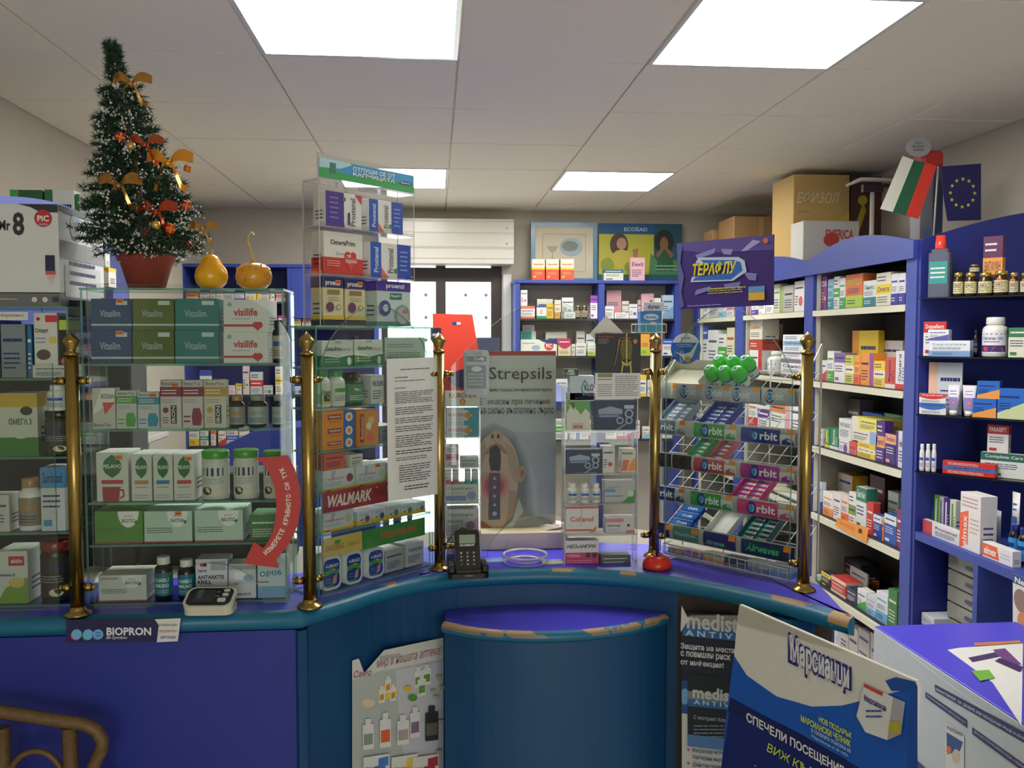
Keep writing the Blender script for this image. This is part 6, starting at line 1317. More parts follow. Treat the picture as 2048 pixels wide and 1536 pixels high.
# goods on top of the shelving
zt2 = 1.9535
def crate(px0, px1, pyt, y, d, z, col, ops, lab, nm='carton_box', x1=None, seam=True):
    a, b = atY(px0, pyt, y), atY(px1, pyt, y); w_ = b.x-a.x; h_ = a.z-z
    m = MB('card', col); m.box((-w_/2, 0, 0), (w_/2, d, h_), col, ch=.003)
    if seam: m.decal([('r', .46, 0, .54, 1, 'b89060'), ('r', .0, .99, 1, 1, '8a6844')], flatmap(w_, h_), w_, h_); m.box((-w_/2, d*.5-.002, h_), (w_/2, d*.5+.002, h_+.0008), '7a5c3c'); 
    m.decal(ops, flatmap(w_, h_, -.0008), w_, h_); return tag(m.build(nm, None, ((a.x+b.x)/2, y, z+.0003)), lab, 'box')
crate(1588, 1700, 348, 4.62, .3, zt2, 'c8a868', [('t', 'ЕФИЗОЛ', .06, .7, .82, .82, 'e0d4b0', 'i'), ('l', .08, .6, .3, .63, 1, 'a08448'), ('p', [(1, .2), (.94, .2), (.7, .5), (1, .62)], 'd8b850'), ('r', 0, .0, .15, .4, 'd4bc80')], 'large sandy carton with pale lettering on top of the right shelving', seam=False)
crate(1702, 1782, 352, 4.66, .28, zt2, '5c3c38', [('c', .3, .75, .12, 'c8b03c'), ('p', [(.0, .3), (.1, .25), (.4, .65), (.3, .72)], 'c8b03c')], 'large dark plum carton with yellow figure behind the white balance', seam=False)
crate(1607, 1719, 441, 4.42, .16, zt2, 'd4d2cc', [('t', 'EMERICA', .4, .62, .9, .82, 'c84840', 'b'), ('e', .5, .6, .14, .14, 'c84840'), ('t', 'AMBROXOL', .04, .04, .6, .16, 'c86860', 'b'), ('r', .44, .1, .55, .4, 'a0343c')], 'white carton with red lettering in front of the sandy carton', seam=False)
crate(1468, 1577, 432, 5.45, .3, zt2, 'a07c50', [], 'brown cardboard carton between the sandy carton and the violet banner')
crate(1425, 1466, 459, 5.78, .2, zt2, 'a8845a', [('r', .3, .5, .7, .9, 'c8c8c8')], 'smaller brown carton with white label nearest the banner')
crate(1552, 1582, 470, 5.1, .1, zt2, 'c8c4bc', [('t', 'Voltar', .2, .5, .8, .62, 'x')], 'small white carton below the sandy carton', seam=False)
# balance
p = atY(1743, 470, 4.12); t = empty('balance_scale', 'white balance scale standing on top of the right shelving', 'scale', (p.x, 4.12, zt2))
hh = atY(1743, 372, 4.12).z-zt2; m = MB('gloss', 'd0ccc0'); m.lathe([(.05, 0), (.05, .01), (.02, .02), (.011, .03), (.010, hh)], 18); m.build('column', t)
m = MB('gloss', 'd4d0c4'); m.tube([(-.13, 0, hh), (-.06, 0, hh+.03), (.05, 0, hh+.03), (.14, 0, hh+.03)], [.006, .011, .011, .005], 8); m.build('beam', t)
m = MB('gloss', '2c2c30'); m.box((-.05, -.01, hh-.03), (.05, .012, hh+.005)); m.box((.05, -.01, hh-.005), (.09, .012, hh+.012)); m.build('pivot_block', t)
for x in (-.14, .14):
    m = MB('darkframe'); m.lathe([(.03, .03), (.055, .045), (.058, .048), (.05, .046), (.001, .035)], 20, (x*.95, -.06), cap=False); m.tube([(x*.95, -.06, 0), (x*.95, -.06, .032)], .012, 8); m.build('pan', t)
# flags
p = atY(1866, 470, 3.46); zfl = zt2; t = empty('table_flag_stand', 'white flag pole stand with striped and starred flags on the shelving', 'flags', (p.x, 3.46, zfl))
top = atY(1876, 333, 3.46); m = MB('gloss', 'c8c4b8'); m.lathe([(.03, 0), (.03, .006), (.008, .012)], 18); m.tube([(0, 0, .01), (top.x-p.x, 0, top.z-zfl)], .0035, 8); m.build('pole', t)
def flagp(pts, y): return [((atY(a, b, y).x-p.x), atY(a, b, y).z-zfl) for a, b in pts]
for k_, (c, q) in enumerate((('dcdcd0', [(1760, 418), (1785, 424), (1827, 320), (1805, 312)]), ('1f5c40', [(1785, 424), (1811, 431), (1850, 325), (1827, 320)]), ('d83a2c', [(1811, 431), (1836, 438), (1873, 332), (1850, 325)]))):
    f_ = flagp(q, 3.44); m = MB('card', c); m.prism(f_, -.022, -.0205, 'y', c); m.build('flag_stripe', t)
q = flagp([(1882, 333), (1962, 327), (1962, 440), (1895, 442), (1888, 400)], 3.47); m = MB('card', '20205c'); m.prism(q[::-1], .010, .0115, 'y', '20205c')
ce = flagp([(1925, 386)], 3.47)[0]
for i in range(12):
    a_ = 2*PI*i/12; cx, cz = ce[0]+.052*math.cos(a_), ce[1]+.056*math.sin(a_)
    m.poly([(cx+(.009 if j % 2 == 0 else .004)*math.sin(2*PI*j/10), .0096, cz+(.009 if j % 2 == 0 else .004)*math.cos(2*PI*j/10)) for j in range(10)], 'd8c83c')
m.build('starred_flag', t)
p2 = atY(1864, 470, 3.62); t = empty('display_column', 'grey column display with red cap and round white sign behind the flags', 'display', (p2.x, 3.62, zt2)); z1 = atY(1864, 336, 3.62).z-zt2
m = MB('card'); m.box((-.055, 0, 0), (.04, .08, z1), '9a9ca4', ch=.002); m.decal([('r', .5, 0, 1, 1, '4a5878'), ('r', .1, .05, .45, .3, '7a9ac0')], flatmap(.09, z1)); m.build('column', t)
m = MB('card'); m.box((-.05, -.005, z1+.0005), (.045, .085, z1+.075), 'b8302c', ch=.012); m.build('cap', t)
q = atY(1834, 296, 3.62); m = MB('card'); m.prism([(q.x-p2.x+.055*math.cos(2*PI*i/24), q.z-zt2+.04*math.sin(2*PI*i/24)) for i in range(24)], -.012, -.009, 'y', 'a8aaac'); m.decal([('t', 'ЧИСТ', .35, .66, .65, .78, '3a3a44'), ('t', 'ВЪЗДУХ', .25, .48, .75, .6, '3a3a44'), ('t', 'в дома', .3, .3, .7, .42, '3a3a44')], lambda u, v, k: (q.x-p2.x+(u-.5)*.11, -.0122-.0002*k, q.z-zt2+(v-.5)*.08)); m.build('round_sign', t)

# ------------------------------------------------------------------ corner unit with glass shelves and lower cabinet
YN = 6.3-s9; cx0 = atY(1838, 600, YN-.06).x; CF = Frame((cx0, YN-.06), (cx0+.225, YN-.33)); cu = empty('corner_shelving', 'blue corner shelving with dark glass shelves and arched back at the right', 'shelving', (0, 0, 0))
m = MB('laminate_dark'); m.box((XR-.03, 1.9, .9), (XR-.001, (YN-.024), 1.75)); m.build('back_panel', cu)
m = MB('laminate_dark'); m.prism([(XS, 0), (XR-.001, 0), (XR-.001, 2.085)] + [(XS+.59*(1-i/16), 1.967+.118*math.sin(PI/2*(1-i/16))) for i in range(1, 17)], YN-.021, YN-.0008, 'y'); m.build('side_board', cu)
CZ = (1.748, 1.53, 1.314, 1.1)
for z in CZ:
    m = MB('glass'); m.prism([(cx0+.03, (YN-.024)), tuple(CF.at(0, 0)[:2]), tuple(CF.at(.36, 0)[:2]), (2.35, 2.45), (XR-.033, 2.3), (XR-.033, (YN-.024))], z-.006, z-.0002, 'z', mat='tinted', side='gloss', sidecol='1c2426'); m.build('glass_shelf', cu)
lz = .862
m = MB('laminate'); m.box((XS, 1.95, lz-.03), (XR-.001, (YN-.024), lz)); m.build('deck', cu); m = MB('laminate'); m.box((XS, 2.80, .0), (XR-.1, 2.825, lz-.0305)); m.build('divider', cu)
m = MB('laminate_dark'); m.box((XR-.06, 1.95, 0), (XR-.04, (YN-.024), lz-.0305)); m.build('lower_back', cu); m = MB('laminate'); m.box((XS+.01, 2.826, .40), (XR-.061, (YN-.024), .43)); m.build('lower_shelf', cu)
Gc = 'toiletries on the glass corner shelves'
def cr(i, txt, nm, ins=.012, dm=.16): return row(CF, ins, CZ[i]+.0003, txt, nm, Gc, 'from blue upright', dmax=dm)
cr(0, """
1856 1900 470 S 5c6070 e84030
1904 1924 545 J d4d0a0 b89c50
1926 1950 545 J d4d0a0 b89c50
1953 1981 545 J d4d0a0 b89c50
1984 2014 541 J d4cca0 b89c50 st
2017 2035 545 J d4d0a0 b89c50 st
2038 2062 545 J d4d0a0 b89c50 st
1934 1958 529 J d4d0a0 b89c50 b=.005
1967 2007 472 mid 5c2454 e89c3c b=.06 d=.03 |ВИТАМИН""", 'of top glass shelf')
cr(1, """
1847 1893 643 top e0e0e0 c03038 b=.036 d=.012 |Doppelherz
1857 1940 681 bot e4e8ec 7aa0cc d=.035 |Septolete
1856 1898 659 dia e0e4ec 5c5ca8 d=.03
1944 1957 660 D 2a2430 x b=.07
1958 2010 634 P e4e4ec w ops=vcb
2017 2056 655 top dcdcc8 3c7a4c b=.002 d=.03""", 'of second glass shelf') if 0 else None
A_['vcb'] = [('r', 0, .86, 1, .9, '4c3484'), ('t', 'С-Витамин 1000', .12, .62, .88, .76, '5a4a7c'), ('l', .2, .48, .8, .58, 1, '5a4a7c'), ('r', 0, .06, 1, .36, '4c2c6c'), ('c', .3, .2, .1, 'd85050'), ('p', [(.5, .1), (.9, .1), (.85, .28), (.6, .3)], 'b89c4c')]
cr(1, """
1847 1893 643 top e0e0e0 c03038 b=.036 d=.012 |Doppelherz
1857 1940 681 bot e4e8ec 7aa0cc d=.035 |Septolete
1856 1898 659 dia e0e4ec 5c5ca8 d=.03
1944 1957 660 D 2a2430 x b=.07
1958 2010 634 P e4e4ec w ops=vcb
2017 2056 655 top dcdcc8 3c7a4c b=.002 d=.03""", 'of second glass shelf')
cr(2, """
1838 1892 806 arc e4e4e4 3c6cb0 d=.03 |Aquafresh
1838 1892 787 arc e4e4e4 c83c40 d=.03 |Aquafresh
1854 1922 725 lst c8d0d8 e0b8a0 b=.032 d=.006
1891 1917 770 T e4e0e8 8c7cc0 b=.005
1920 1950 771 T e4e0e8 8c7cc0 b=.005
1945 1993 797 dia 2468c0 e89c4c d=.03
1954 2000 762 dia 2468c0 e89c4c d=.03
1995 2050 777 dia 2468c0 c8d4a0 d=.03""", 'of third glass shelf')
cr(3, """
1838 1848 888 P e4e0e4 w
1850 1860 888 P e4e0e4 w
1862 1872 888 P e4e0e4 w
1884 1990 925 mid c8302c 4c6cb0 d=.03 |Colgate MAX WHITE
1960 2056 907 top dce0dc 2c6a5c b=.035 d=.03 |Complete Care
1975 2018 850 top dcd8d4 b8383c b=.035 d=.03 |PARASEPT""", 'of lowest glass shelf')
LW_ = Frame((XS, 3.35), (XS, 1.95))
A_['elm'] = [('p', [(0, .0), (0, .62), (.42, .7), (.42, .1)], 'e86038'), ('t', 'elmex', .12, .06, .36, .6, 'e8e4e0', 'v'), ('l', .5, .3, .95, .6, 4, 'c8a8a8'), ('l', .1, .75, .9, .95, 3, 'c89898')]
A_['elm2'] = [('p', [(0, .1), (0, .9), (.5, .9), (.58, .1)], 'e86038'), ('t', 'elmex', .06, .25, .48, .75, 'e8e4e0', 'b'), ('l', .62, .3, .95, .7, 2, 'a8b8c8')]
row(LW_, .02, lz+.0003, """
1858 1868 986 ver 2c3c80 d8d8dc b=.05 d=.02
1869 1878 990 ver 6cb03c e0e4e0 b=.05 d=.02
1879 1887 993 ver c8ccd0 4c4c80 b=.05 d=.02
1888 1899 997 ver 4c2c80 e0e0e4 b=.05 d=.02
1900 1912 1000 ver d8d8cc 5a9a3c b=.05 d=.02
1844 1918 1050 lst dcd8d8 c03c44 d=.02 |Pronamel
1921 1962 988 pl e4e0dc - ops=elm d=.06
1964 2025 1092 pl e4e0dc - ops=elm2 d=.03
1972 1990 1020 T d8dce4 9a94b0 b=.08
1992 2008 985 T e0dce0 3c6cb0 b=.09
2012 2028 1048 D 2c90d0 1c2c80 b=.05
2030 2048 1055 D 2c90d0 1c2c80 b=.05""", 'of blue deck', 'toiletries on the blue deck', 'from blue upright', dmax=.14)
# flat file drawers and wrapped boxes in the lower cabinet
dr = empty('drawer_stack', 'stack of pale grey flat drawers with blue handles under the blue deck', 'drawer unit', (XS+.09, 2.832, .4305), -PI/2)
m = MB('laminate_dark'); m.box((-.29, .02, 0), (-.005, .3, .37)); m.build('carcass', dr)
for i in range(6):
    m = MB('gloss', '8f8f86'); m.box((-.288, .0, .006+i*.061), (-.007, .0195, .061+i*.061), '93938a', ch=.002); q = m.build('drawer', dr); m = MB('gloss', '2c3468'); m.box((-.17, -.006, .028+i*.061), (-.12, -.0002, .04+i*.061)); m.build('handle', q)
for i, (z_0, lab) in enumerate(((.4303, 'white and blue flat box at the bottom of the pile in the lower cabinet'), (.4908, 'white and blue flat box on top of the pile in the lower cabinet'))):
    m = MB('card'); m.box((0, 0, 0), (.085, .2, .06), 'c8ccd4', ch=.002); m.decal([('r', 0, 0, 1, .3, '2c3c80'), ('l', .1, .5, .8, .8, 2, '7a88b8')], flatmap(.085, .06, 0, 0), .085, .06); tag(m.build('flat_box', None, (XS+.03, YN-.03, z_0), -PI/2), lab, 'box')
pd = Frame((XS-.004, 3.35), (XS-.004, 1.95)); sheet(pd, [(2026, 1270), (2075, 1310), (2075, 1165), (2026, 1146)], [('r', 0, .85, 1, 1, '2c4c80'), ('c', .35, .62, .3, '8a7068'), ('c', .5, .3, .3, 'c8845c'), ('t', 'Nedix', .1, .87, .9, .96, 'w', 'b')], 'white health poster with brown round pictures beside the drawers', 'poster', 'health_poster')

# ------------------------------------------------------------------ back wall shelving
BY = 6.02; FBK = Frame((0, BY), (1, BY)); X_b = lambda px: atY(px, 600, BY).x
bk_ = empty('back_shelving', 'blue two-bay shelving on the back wall beside the window', 'shelving', (0, BY, 0)); zb_t = atY(1100, 560, BY).z
bz = [atY(1100, y, BY).z for y in (637, 712, 795, 880)]
def bb(mat, nm, a, b): m = MB(mat); m.box(a, b); return m.build(nm, bk_)
for a, b in ((1031, 1040), (1197, 1209), (1350, 1362)): bb('laminate', 'upright', (X_b(a), 0, 0), (X_b(b), .26, zb_t-.021))
bb('laminate', 'top_board', (X_b(1029), -.01, zb_t-.02), (X_b(1364), YB-BY-.002, zb_t)); bb('wall', 'back_panel', (X_b(1040), .262, 0), (X_b(1350), .27, zb_t-.021))
for a, b in ((1040, 1197), (1209, 1350)):
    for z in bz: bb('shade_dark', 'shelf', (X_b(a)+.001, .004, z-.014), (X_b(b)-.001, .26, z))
Gb = 'medicines on the back wall shelving'
def br(z, txt, nm, ins=.02, dm=.2):
    lim = None if nm == 'top' else (X_b(1040), X_b(1197)) if 'window bay' in nm else (X_b(1209), X_b(1350))
    return row(FBK, ins, z+.0003, txt, nm, Gb, 'from window end', dmax=dm, lim=lim)
A_['cc'] = [('r', 0, 0, 1, .2, '3c9a6c'), ('e', .5, .5, .32, .26, 'e8e4e0'), ('t', 'C', .35, .35, .62, .65, 'd84830', 'b'), ('r', 0, .86, 1, 1, '3c5cb0')]
A_['yr'] = [('r', 0, 0, 1, .5, 'd0502c'), ('r', 0, .5, 1, .6, 'e8c030'), ('t', 'Supradyn', .1, .68, .9, .8, 'b85040', 'b'), ('r', .1, .12, .3, .2, 'e8c030'), ('l', .2, .25, .8, .4, 2, 'e0a088')]
A_['pic'] = [('c', .78, .62, .13, 'd83a44'), ('t', 'PiC', .7, .5, .86, .74, 'w', 'b'), ('e', .42, .5, .12, .16, '9cb0d0'), ('p', [(.5, 1), (1, 1), (1, .7), (.62, .85)], '2c3878'), ('l', .05, .7, .4, .85, 1, 's')]
br(zb_t, """
1064 1090 518 pl e8e0c8 - ops=yr d=.08 # yellow and red vitamin box, first on top of the back shelving
1092 1118 518 pl e8e0c8 - ops=yr d=.08 # yellow and red vitamin box, middle of three on the back shelving
1121 1148 518 pl e8e0c8 - ops=yr d=.08 # yellow and red vitamin box under the framed picture's drawing
1208 1247 539 top d8dcc8 3c6a70 d=.05 # flat white and green box at the foot of the yellow poster
1261 1290 515 pl e0b0b8 - d=.05 |Elevit # pale pink upright box at the foot of the yellow poster""", 'top', dm=.12)
br(bz[0], """
1041 1070 612 two e4e0dc e07858
1041 1055 580 cir e4e0dc e07858
1073 1093 611 pl e0e4e0 - ops=cc
1074 1106 598 pl dcd8cc - b=.08 d=.08
1093 1107 607 pl e0b83c -
1109 1122 600 bot e0dcc8 d89c4c
1120 1151 624 lst dcdcd4 8c8c88
1124 1147 595 cir dce0dc 9ca8b0 b=.08 d=.08
1151 1163 611 J a89c7c 8c7c58
1164 1176 611 J a89c7c 8c7c58
1181 1196 591 top e4dce4 8c44a8""", 'of upper shelf, window bay')
br(bz[0], """
1210 1228 612 pl dcdcd8 -
1213 1243 580 bot c8a0a4 e08c98 b=.08 d=.08
1229 1258 625 pl e4e4e0 -
1244 1258 602 cir dcd8cc 4c3438 b=.08
1259 1275 608 cir dcdce0 7a4c9c
1276 1282 600 pl c8a4b0 -
1283 1308 587 pl e0b4bc - b=.08 d=.08
1283 1300 600 pl d8a8b4 -
1309 1322 596 pl dcdcdc -
1325 1348 590 dia a8c0d0 7aa0c0""", 'of upper shelf, banner bay')
br(bz[1], """
1041 1114 679 pl e4e4d8 - ops=pic
1041 1072 662 rst 3c9a90 c8d0cc b=.09 d=.08
1045 1069 650 pl e0e0dc - b=.09 d=.08
1091 1134 664 pl c4c4bc - b=.09 d=.08
1116 1142 677 arc e0d0a0 b83060
1143 1151 688 pl d0d0c4 -
1152 1172 686 pl e4e0d8 -
1153 1170 662 pl dcd8cc - b=.09 d=.08
1175 1195 686 bot e4e4d8 b8c85c
1172 1192 668 pl e0e0dc - b=.09 d=.08""", 'of lower shelf, window bay')
br(bz[1], """
1213 1240 670 pl w -
1242 1262 676 top w r
1264 1279 672 mid w k
1282 1300 668 bot e8a03c a8c83c
1303 1322 672 pl c85048 -
1325 1348 678 top w b""", 'of lower shelf, banner bay')
def auto(x0, x1, yb_, hmin, hmax, seed):
    r_ = random.Random(seed); out = []; x = x0
    while x < x1-8:
        w_ = r_.uniform(10, 28); x2 = min(x+w_, x1); out.append(f"{x:.0f} {x2-1:.0f} {yb_-r_.uniform(hmin, hmax):.0f} {r_.choice(['top','bot','mid','lst','cir','two','dia','pl'])} {r_.choice(['e0e0dc','d8d4cc','e4dcd0','c8d0d4','dcc8cc'])} {r_.choice('rogbtpklmy')}"); x = x2+r_.choice([0, 0, 1, 4])
    return '\n'.join(out)
br(bz[2], auto(1042, 1196, 795, 22, 48, 3), 'of third shelf, window bay'); br(bz[2], auto(1211, 1349, 795, 22, 48, 4), 'of third shelf, banner bay'); br(bz[3], auto(1042, 1196, 880, 22, 48, 5), 'of fourth shelf, window bay'); br(bz[3], auto(1211, 1349, 880, 25, 50, 6), 'of fourth shelf, banner bay')
# pictures on the back shelving
def picture(x0, x1, y0, y1, y, nm, lab, fr_, w_, ops, col, base=None):
    a, b = atY(x0, y1, y), atY(x1, y0, y); zz = zb_t+.0004 if base is None else base; W, H = b.x-a.x, b.z-zz; t = empty(nm, lab, 'picture', ((a.x+b.x)/2, y, zz))
    if w_:
        m = MB('gloss', fr_)
        for q in (((-W/2, 0, 0), (-W/2+w_, .02, H)), ((W/2-w_, 0, 0), (W/2, .02, H)), ((-W/2+w_, 0, 0), (W/2-w_, .02, w_)), ((-W/2+w_, 0, H-w_), (W/2-w_, .02, H))): m.box(*q, fr_)
        m.build('frame', t)
    m = MB('card'); m.box((-W/2+w_, .008, w_), (W/2-w_, .015, H-w_), col); m.decal(ops, flatmap(W-2*w_, H-2*w_, .008, z0=w_, eps=.0004), W, H); m.build('picture_sheet', t)
picture(1062, 1195, 445, 558, 6.27, 'framed_picture', 'blue framed picture with cup and pale watercolour on the back shelving', '5c8cac', .03, [('p', [(.12, .12), (.88, .12), (.88, .86), (.12, .86)], 'b8a488'), ('p', [(.135, .135), (.865, .135), (.865, .845), (.135, .845)], 'ccc4ac'), ('e', .62, .6, .2, .18, '9cb0b8'), ('e', .6, .62, .14, .1, '7a8478'), ('p', [(.2, .62), (.4, .62), (.34, .5), (.26, .5)], 'a8a08c'), ('r', .29, .36, .31, .5, 'a8a08c'), ('e', .3, .36, .06, .02, 'a8a08c')], 'd0c8ac')
picture(1198, 1365, 448, 560, 6.27, 'advert_poster', 'blue and yellow advertising poster with two women on the back shelving', '2c5c8c', .0, [('r', 0, 0, 1, .14, '1c6068'), ('r', 0, .82, 1, 1, '1c5488'), ('t', 'ECOБAD', .3, .87, .58, .94, 'a8c4d8', 'b'), ('r', .66, .14, 1, 1, '1c5468'), ('p', [(.6, .14), (1, .14), (1, .4), (.7, .38), (.62, .5)], '4a8458'),
  ('e', .24, .64, .11, .2, '4c342c'), ('e', .27, .66, .06, .1, 'b88c70'), ('e', .27, .4, .12, .16, 'c8b848'), ('p', [(.4, .56), (.47, .58), (.46, .42), (.42, .42)], 'a87858'), ('e', .78, .7, .12, .2, '1c2c24'), ('e', .78, .66, .05, .12, '8c6048'), ('p', [(.68, .2), (.9, .2), (.88, .5), (.8, .58), (.72, .5)], '1f5c38'), ('p', [(.68, .48), (.76, .62), (.78, .58), (.71, .42)], '8c6048'), ('p', [(.9, .48), (.8, .62), (.79, .58), (.86, .42)], '8c6048'), ('l', .68, .2, .95, .32, 2, '8cb49c'), ('e', .1, .3, .08, .12, '8a9a30'), ('e', .4, .26, .1, .1, '8a9a30')], 'b8b83c')

# ------------------------------------------------------------------ left wall cabinet and back left shelving
XW = -1.16; LF = Frame((XW, 2.36), (XW, 3.5)); 
lc = empty('tall_cabinet', 'tall closed blue cabinet along the left wall with arched top', 'cabinet', (XW, 2.36, 0), PI/2)
Lc = 1.14; D_ = XW-XL-.002
m = MB('laminate_dark'); m.box((0, .02, 0), (Lc, D_, 1.95)); m.build('body', lc)
m = MB('laminate'); m.prism([(0, 1.9), (Lc, 1.9)] + [(Lc*(1-i/20), 1.955+.06*math.sin(PI*(1-i/20))) for i in range(21)], .0, .0195, 'y'); m.build('arched_valance', lc)
for i in range(3): m = MB('laminate_dark'); m.box((Lc*i/3+.003, 0, .08), (Lc*(i+1)/3-.003, .0195, 1.897)); q = m.build('door', lc); m = MB('chrome'); m.tube([(Lc*(i+1)/3-.04, -.02, 1.0), (Lc*(i+1)/3-.04, -.02, 1.12)], .004, 8); m.tube([(Lc*(i+1)/3-.04, -.02, 1.01), (Lc*(i+1)/3-.04, 0, 1.01)], .003, 6); m.tube([(Lc*(i+1)/3-.04, -.02, 1.11), (Lc*(i+1)/3-.04, 0, 1.11)], .003, 6); m.build('handle', q)
for k_, (a, b, yt, c, c2, lab) in enumerate(((14, 78, 377, '2c5a34', 'g', 'dark green carton on the tall cabinet near the picture edge'), (84, 143, 377, 'c8ccc4', '2c6a3c', 'white and green carton in the middle on the tall cabinet'), (146, 176, 386, 'c8ccc4', '2c6a3c', 'white and green carton nearest the fir tree on the tall cabinet'))):
    y_ = 3.3; A1, B1 = atY(a, yt, y_), atY(b, yt, y_); m = carton(B1.x-A1.x, .14, A1.z-1.95-.001, c, 'lst', c2, ''); tag(m.build('carton_box', None, ((A1.x+B1.x)/2, y_+.02, 1.9505)), lab, 'box')
LY = 5.9; FL = Frame((0, LY), (1, LY)); Xl = lambda px: atY(px, 600, LY).x
lu = empty('corner_back_shelving', 'blue shelving on the back wall left of the window, seen through the glass cases', 'shelving', (0, LY, 0)); zl = atY(500, 528, LY).z
def lb(mat, nm, a, b): m = MB(mat); m.box(a, b); return m.build(nm, lu)
for a, b in ((342, 350), (362, 369), (575, 583), (748, 757)): lb('laminate', 'upright', (max(Xl(a), XL+.002), 0, 0), (Xl(b), .3, zl-.021))
lb('laminate', 'top_board', (XL+.002, -.01, zl-.02), (Xl(757), YB-LY-.002, zl)); lb('laminate_dark', 'back_panel', (XL+.002, .301, 0), (Xl(757), .315, zl-.021)); lb('laminate', 'door_panel', (Xl(583)+.001, .0, zl-.35), (Xl(748)-.001, .018, zl-.022))
lzs = [atY(480, y, LY).z for y in (603, 655, 790, 892)]
for a, b in ((369, 575), (583, 748)):
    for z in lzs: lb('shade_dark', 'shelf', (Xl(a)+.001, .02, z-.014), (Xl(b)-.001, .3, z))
Gl = 'goods on the back left shelving'
for k_, (z, y_, nm) in enumerate(zip(lzs, (603, 655, 790, 892), ('of top shelf, bay by cabinet', 'of second shelf, bay by cabinet', 'of third shelf, bay by cabinet', 'of fourth shelf, bay by cabinet'))):
    row(FL, .03, z+.0003, auto(372, 574, y_, 18, (28, 34, 60, 42)[k_], 20+k_), nm, Gl, 'from room corner', dmax=.2, lim=(Xl(369), Xl(575)))
    if k_: row(FL, .03, z+.0003, auto(586, 746, y_, 16, (28, 20, 40, 40)[k_], 40+k_), nm.replace('by cabinet', 'by window'), Gl, 'from blue upright', dmax=.2, lim=(Xl(583), Xl(748)))
# low white desk and slanting blue counter behind the glass cases
y_ = 3.9; a, b = atY(176, 886, y_), atY(268, 886, y_); m = MB('gloss', 'd8d8d0'); m.box((a.x, 0, a.z-.03), (b.x, .5, a.z), 'dcdcd4', ch=.006); m.box((a.x+.02, .1, 0), (a.x+.06, .4, a.z-.03)); m.box((b.x-.1, .1, 0), (b.x-.06, .4, a.z-.03)); tag(m.build('white_desk', None, (0, y_, 0)), 'white desk end seen through the square glass case', 'desk')
y_ = 4.3; a, b = atY(420, 905, y_), atY(640, 850, y_); m = MB('laminate'); m.prism([(a.x, 0), (b.x, 0), (b.x, b.z), (a.x+.2, b.z-.03), (a.x, a.z)], 0, .4, 'y'); tag(m.build('blue_desk', None, (0, y_, 0)), 'blue desk with sloping end seen through the square glass case', 'desk')

# ------------------------------------------------------------------ front: posters, board, table, chair
def pxsheet(fr, outline, ops, lab, cat, nm, th=.0015, col='dcdcd8', ins=0, eps=.00018):
    q = [fr.hit(x, y, ins) for x, y in outline]; o = q[0]; m = MB('card'); m.prism([(a-o[0], b-o[1]) for a, b in q], -th, 0, 'y', col)
    def mp(u, v, k): a, b = fr.hit(u, v, ins); return (a-o[0], -th-.0003-eps*k, b-o[1])
    for j, o_ in enumerate(ops): m.decal([o_], lambda u, v, k, j=j: mp(u, v, k+j), 1, 1)
    return tag(m.build(nm, None, fr.at(o[0], ins, o[1]), fr.ang), lab, cat)
SKo = offs([p for p in SK], -.004); pL, pR = polyhit(702, 1400, SKo), polyhit(886, 1400, SKo); FP = Frame(pL[:2], pR[:2])
def E(x, y, rx, ry, c): return ('p', [(x+rx*math.cos(2*PI*i/16), y-ry*math.sin(2*PI*i/16)) for i in range(16)], c)
def R(x0, y0, x1, y1, c, sl=0): return ('p', [(x0, y1), (x1, y1+sl), (x1, y0+sl), (x0, y0)], c)
def T(s_, x0, y0, x1, y1, c, o='u', sl=0): return ('t', s_, x0, y1, x1, y0, c, 'u'+o, sl)
def bot_(x, y, w_, h_, lab_, cap='dcdce0', body='e0dfe0'): return [R(x+w_*.25, y, x+w_*.75, y+h_*.2, cap, -1), R(x, y+h_*.2, x+w_, y+h_, body, -3), R(x+2, y+h_*.5, x+w_-2, y+h_*.85, lab_, -3)]
ops = [('p', [(704, 1360), (758, 1343), (886, 1318), (886, 1640), (704, 1640)], 'b4bab8'), ('p', [(790, 1340), (886, 1322), (886, 1640), (840, 1640), (800, 1480)], 'c8c8d4'),
  R(758, 1312, 800, 1320, 'a8acac', -6), T('Само', 706, 1342, 742, 1356, '9c5c6c', 'i', -6), T('мир в нашата аптека!', 752, 1318, 882, 1340, '9c5c6c', 'in', -28), E(775, 1382, 20, 16, 'e0cc40'), E(735, 1405, 14, 9, 'dcc8b0')]
for x_, y_ in ((756, 1372), (768, 1352), (778, 1368)): ops += bot_(x_, y_, 12, 34, 'd88c2c')
for x_, y_ in ((826, 1333), (842, 1328), (832, 1350)): ops += bot_(x_, y_, 17, 42, '6c9a3c')
ops += [E(822, 1394, 9, 7, '5a9a2c'), E(812, 1376, 8, 6, 'e8b840')]
ops += bot_(722, 1436, 22, 62, '8a9a8c') + bot_(756, 1424, 22, 70, 'e06040') + bot_(816, 1412, 20, 62, '8c6a8c') + bot_(790, 1428, 24, 60, 'b0a0a0') + bot_(846, 1410, 26, 70, '6a6460', '3c3c40', '38343a')
for x_, c in ((722, '4a7ac8'), (778, 'e8c050'), (820, 'b83c48')): ops += [R(x_, 1512, x_+52, 1600, 'dcdcdc', -8), R(x_+30, 1514, x_+50, 1532, c, -5), R(x_+22, 1530, x_+44, 1544, c, -5), ('l', x_+4, 1540, x_+40, 1530, 2, '5a5a68')]
for x_, y_ in ((872, 1352), (878, 1372), (866, 1392), (876, 1440), (872, 1500), (860, 1380)): ops.append(E(x_, y_, 6, 4, 'a8b894'))
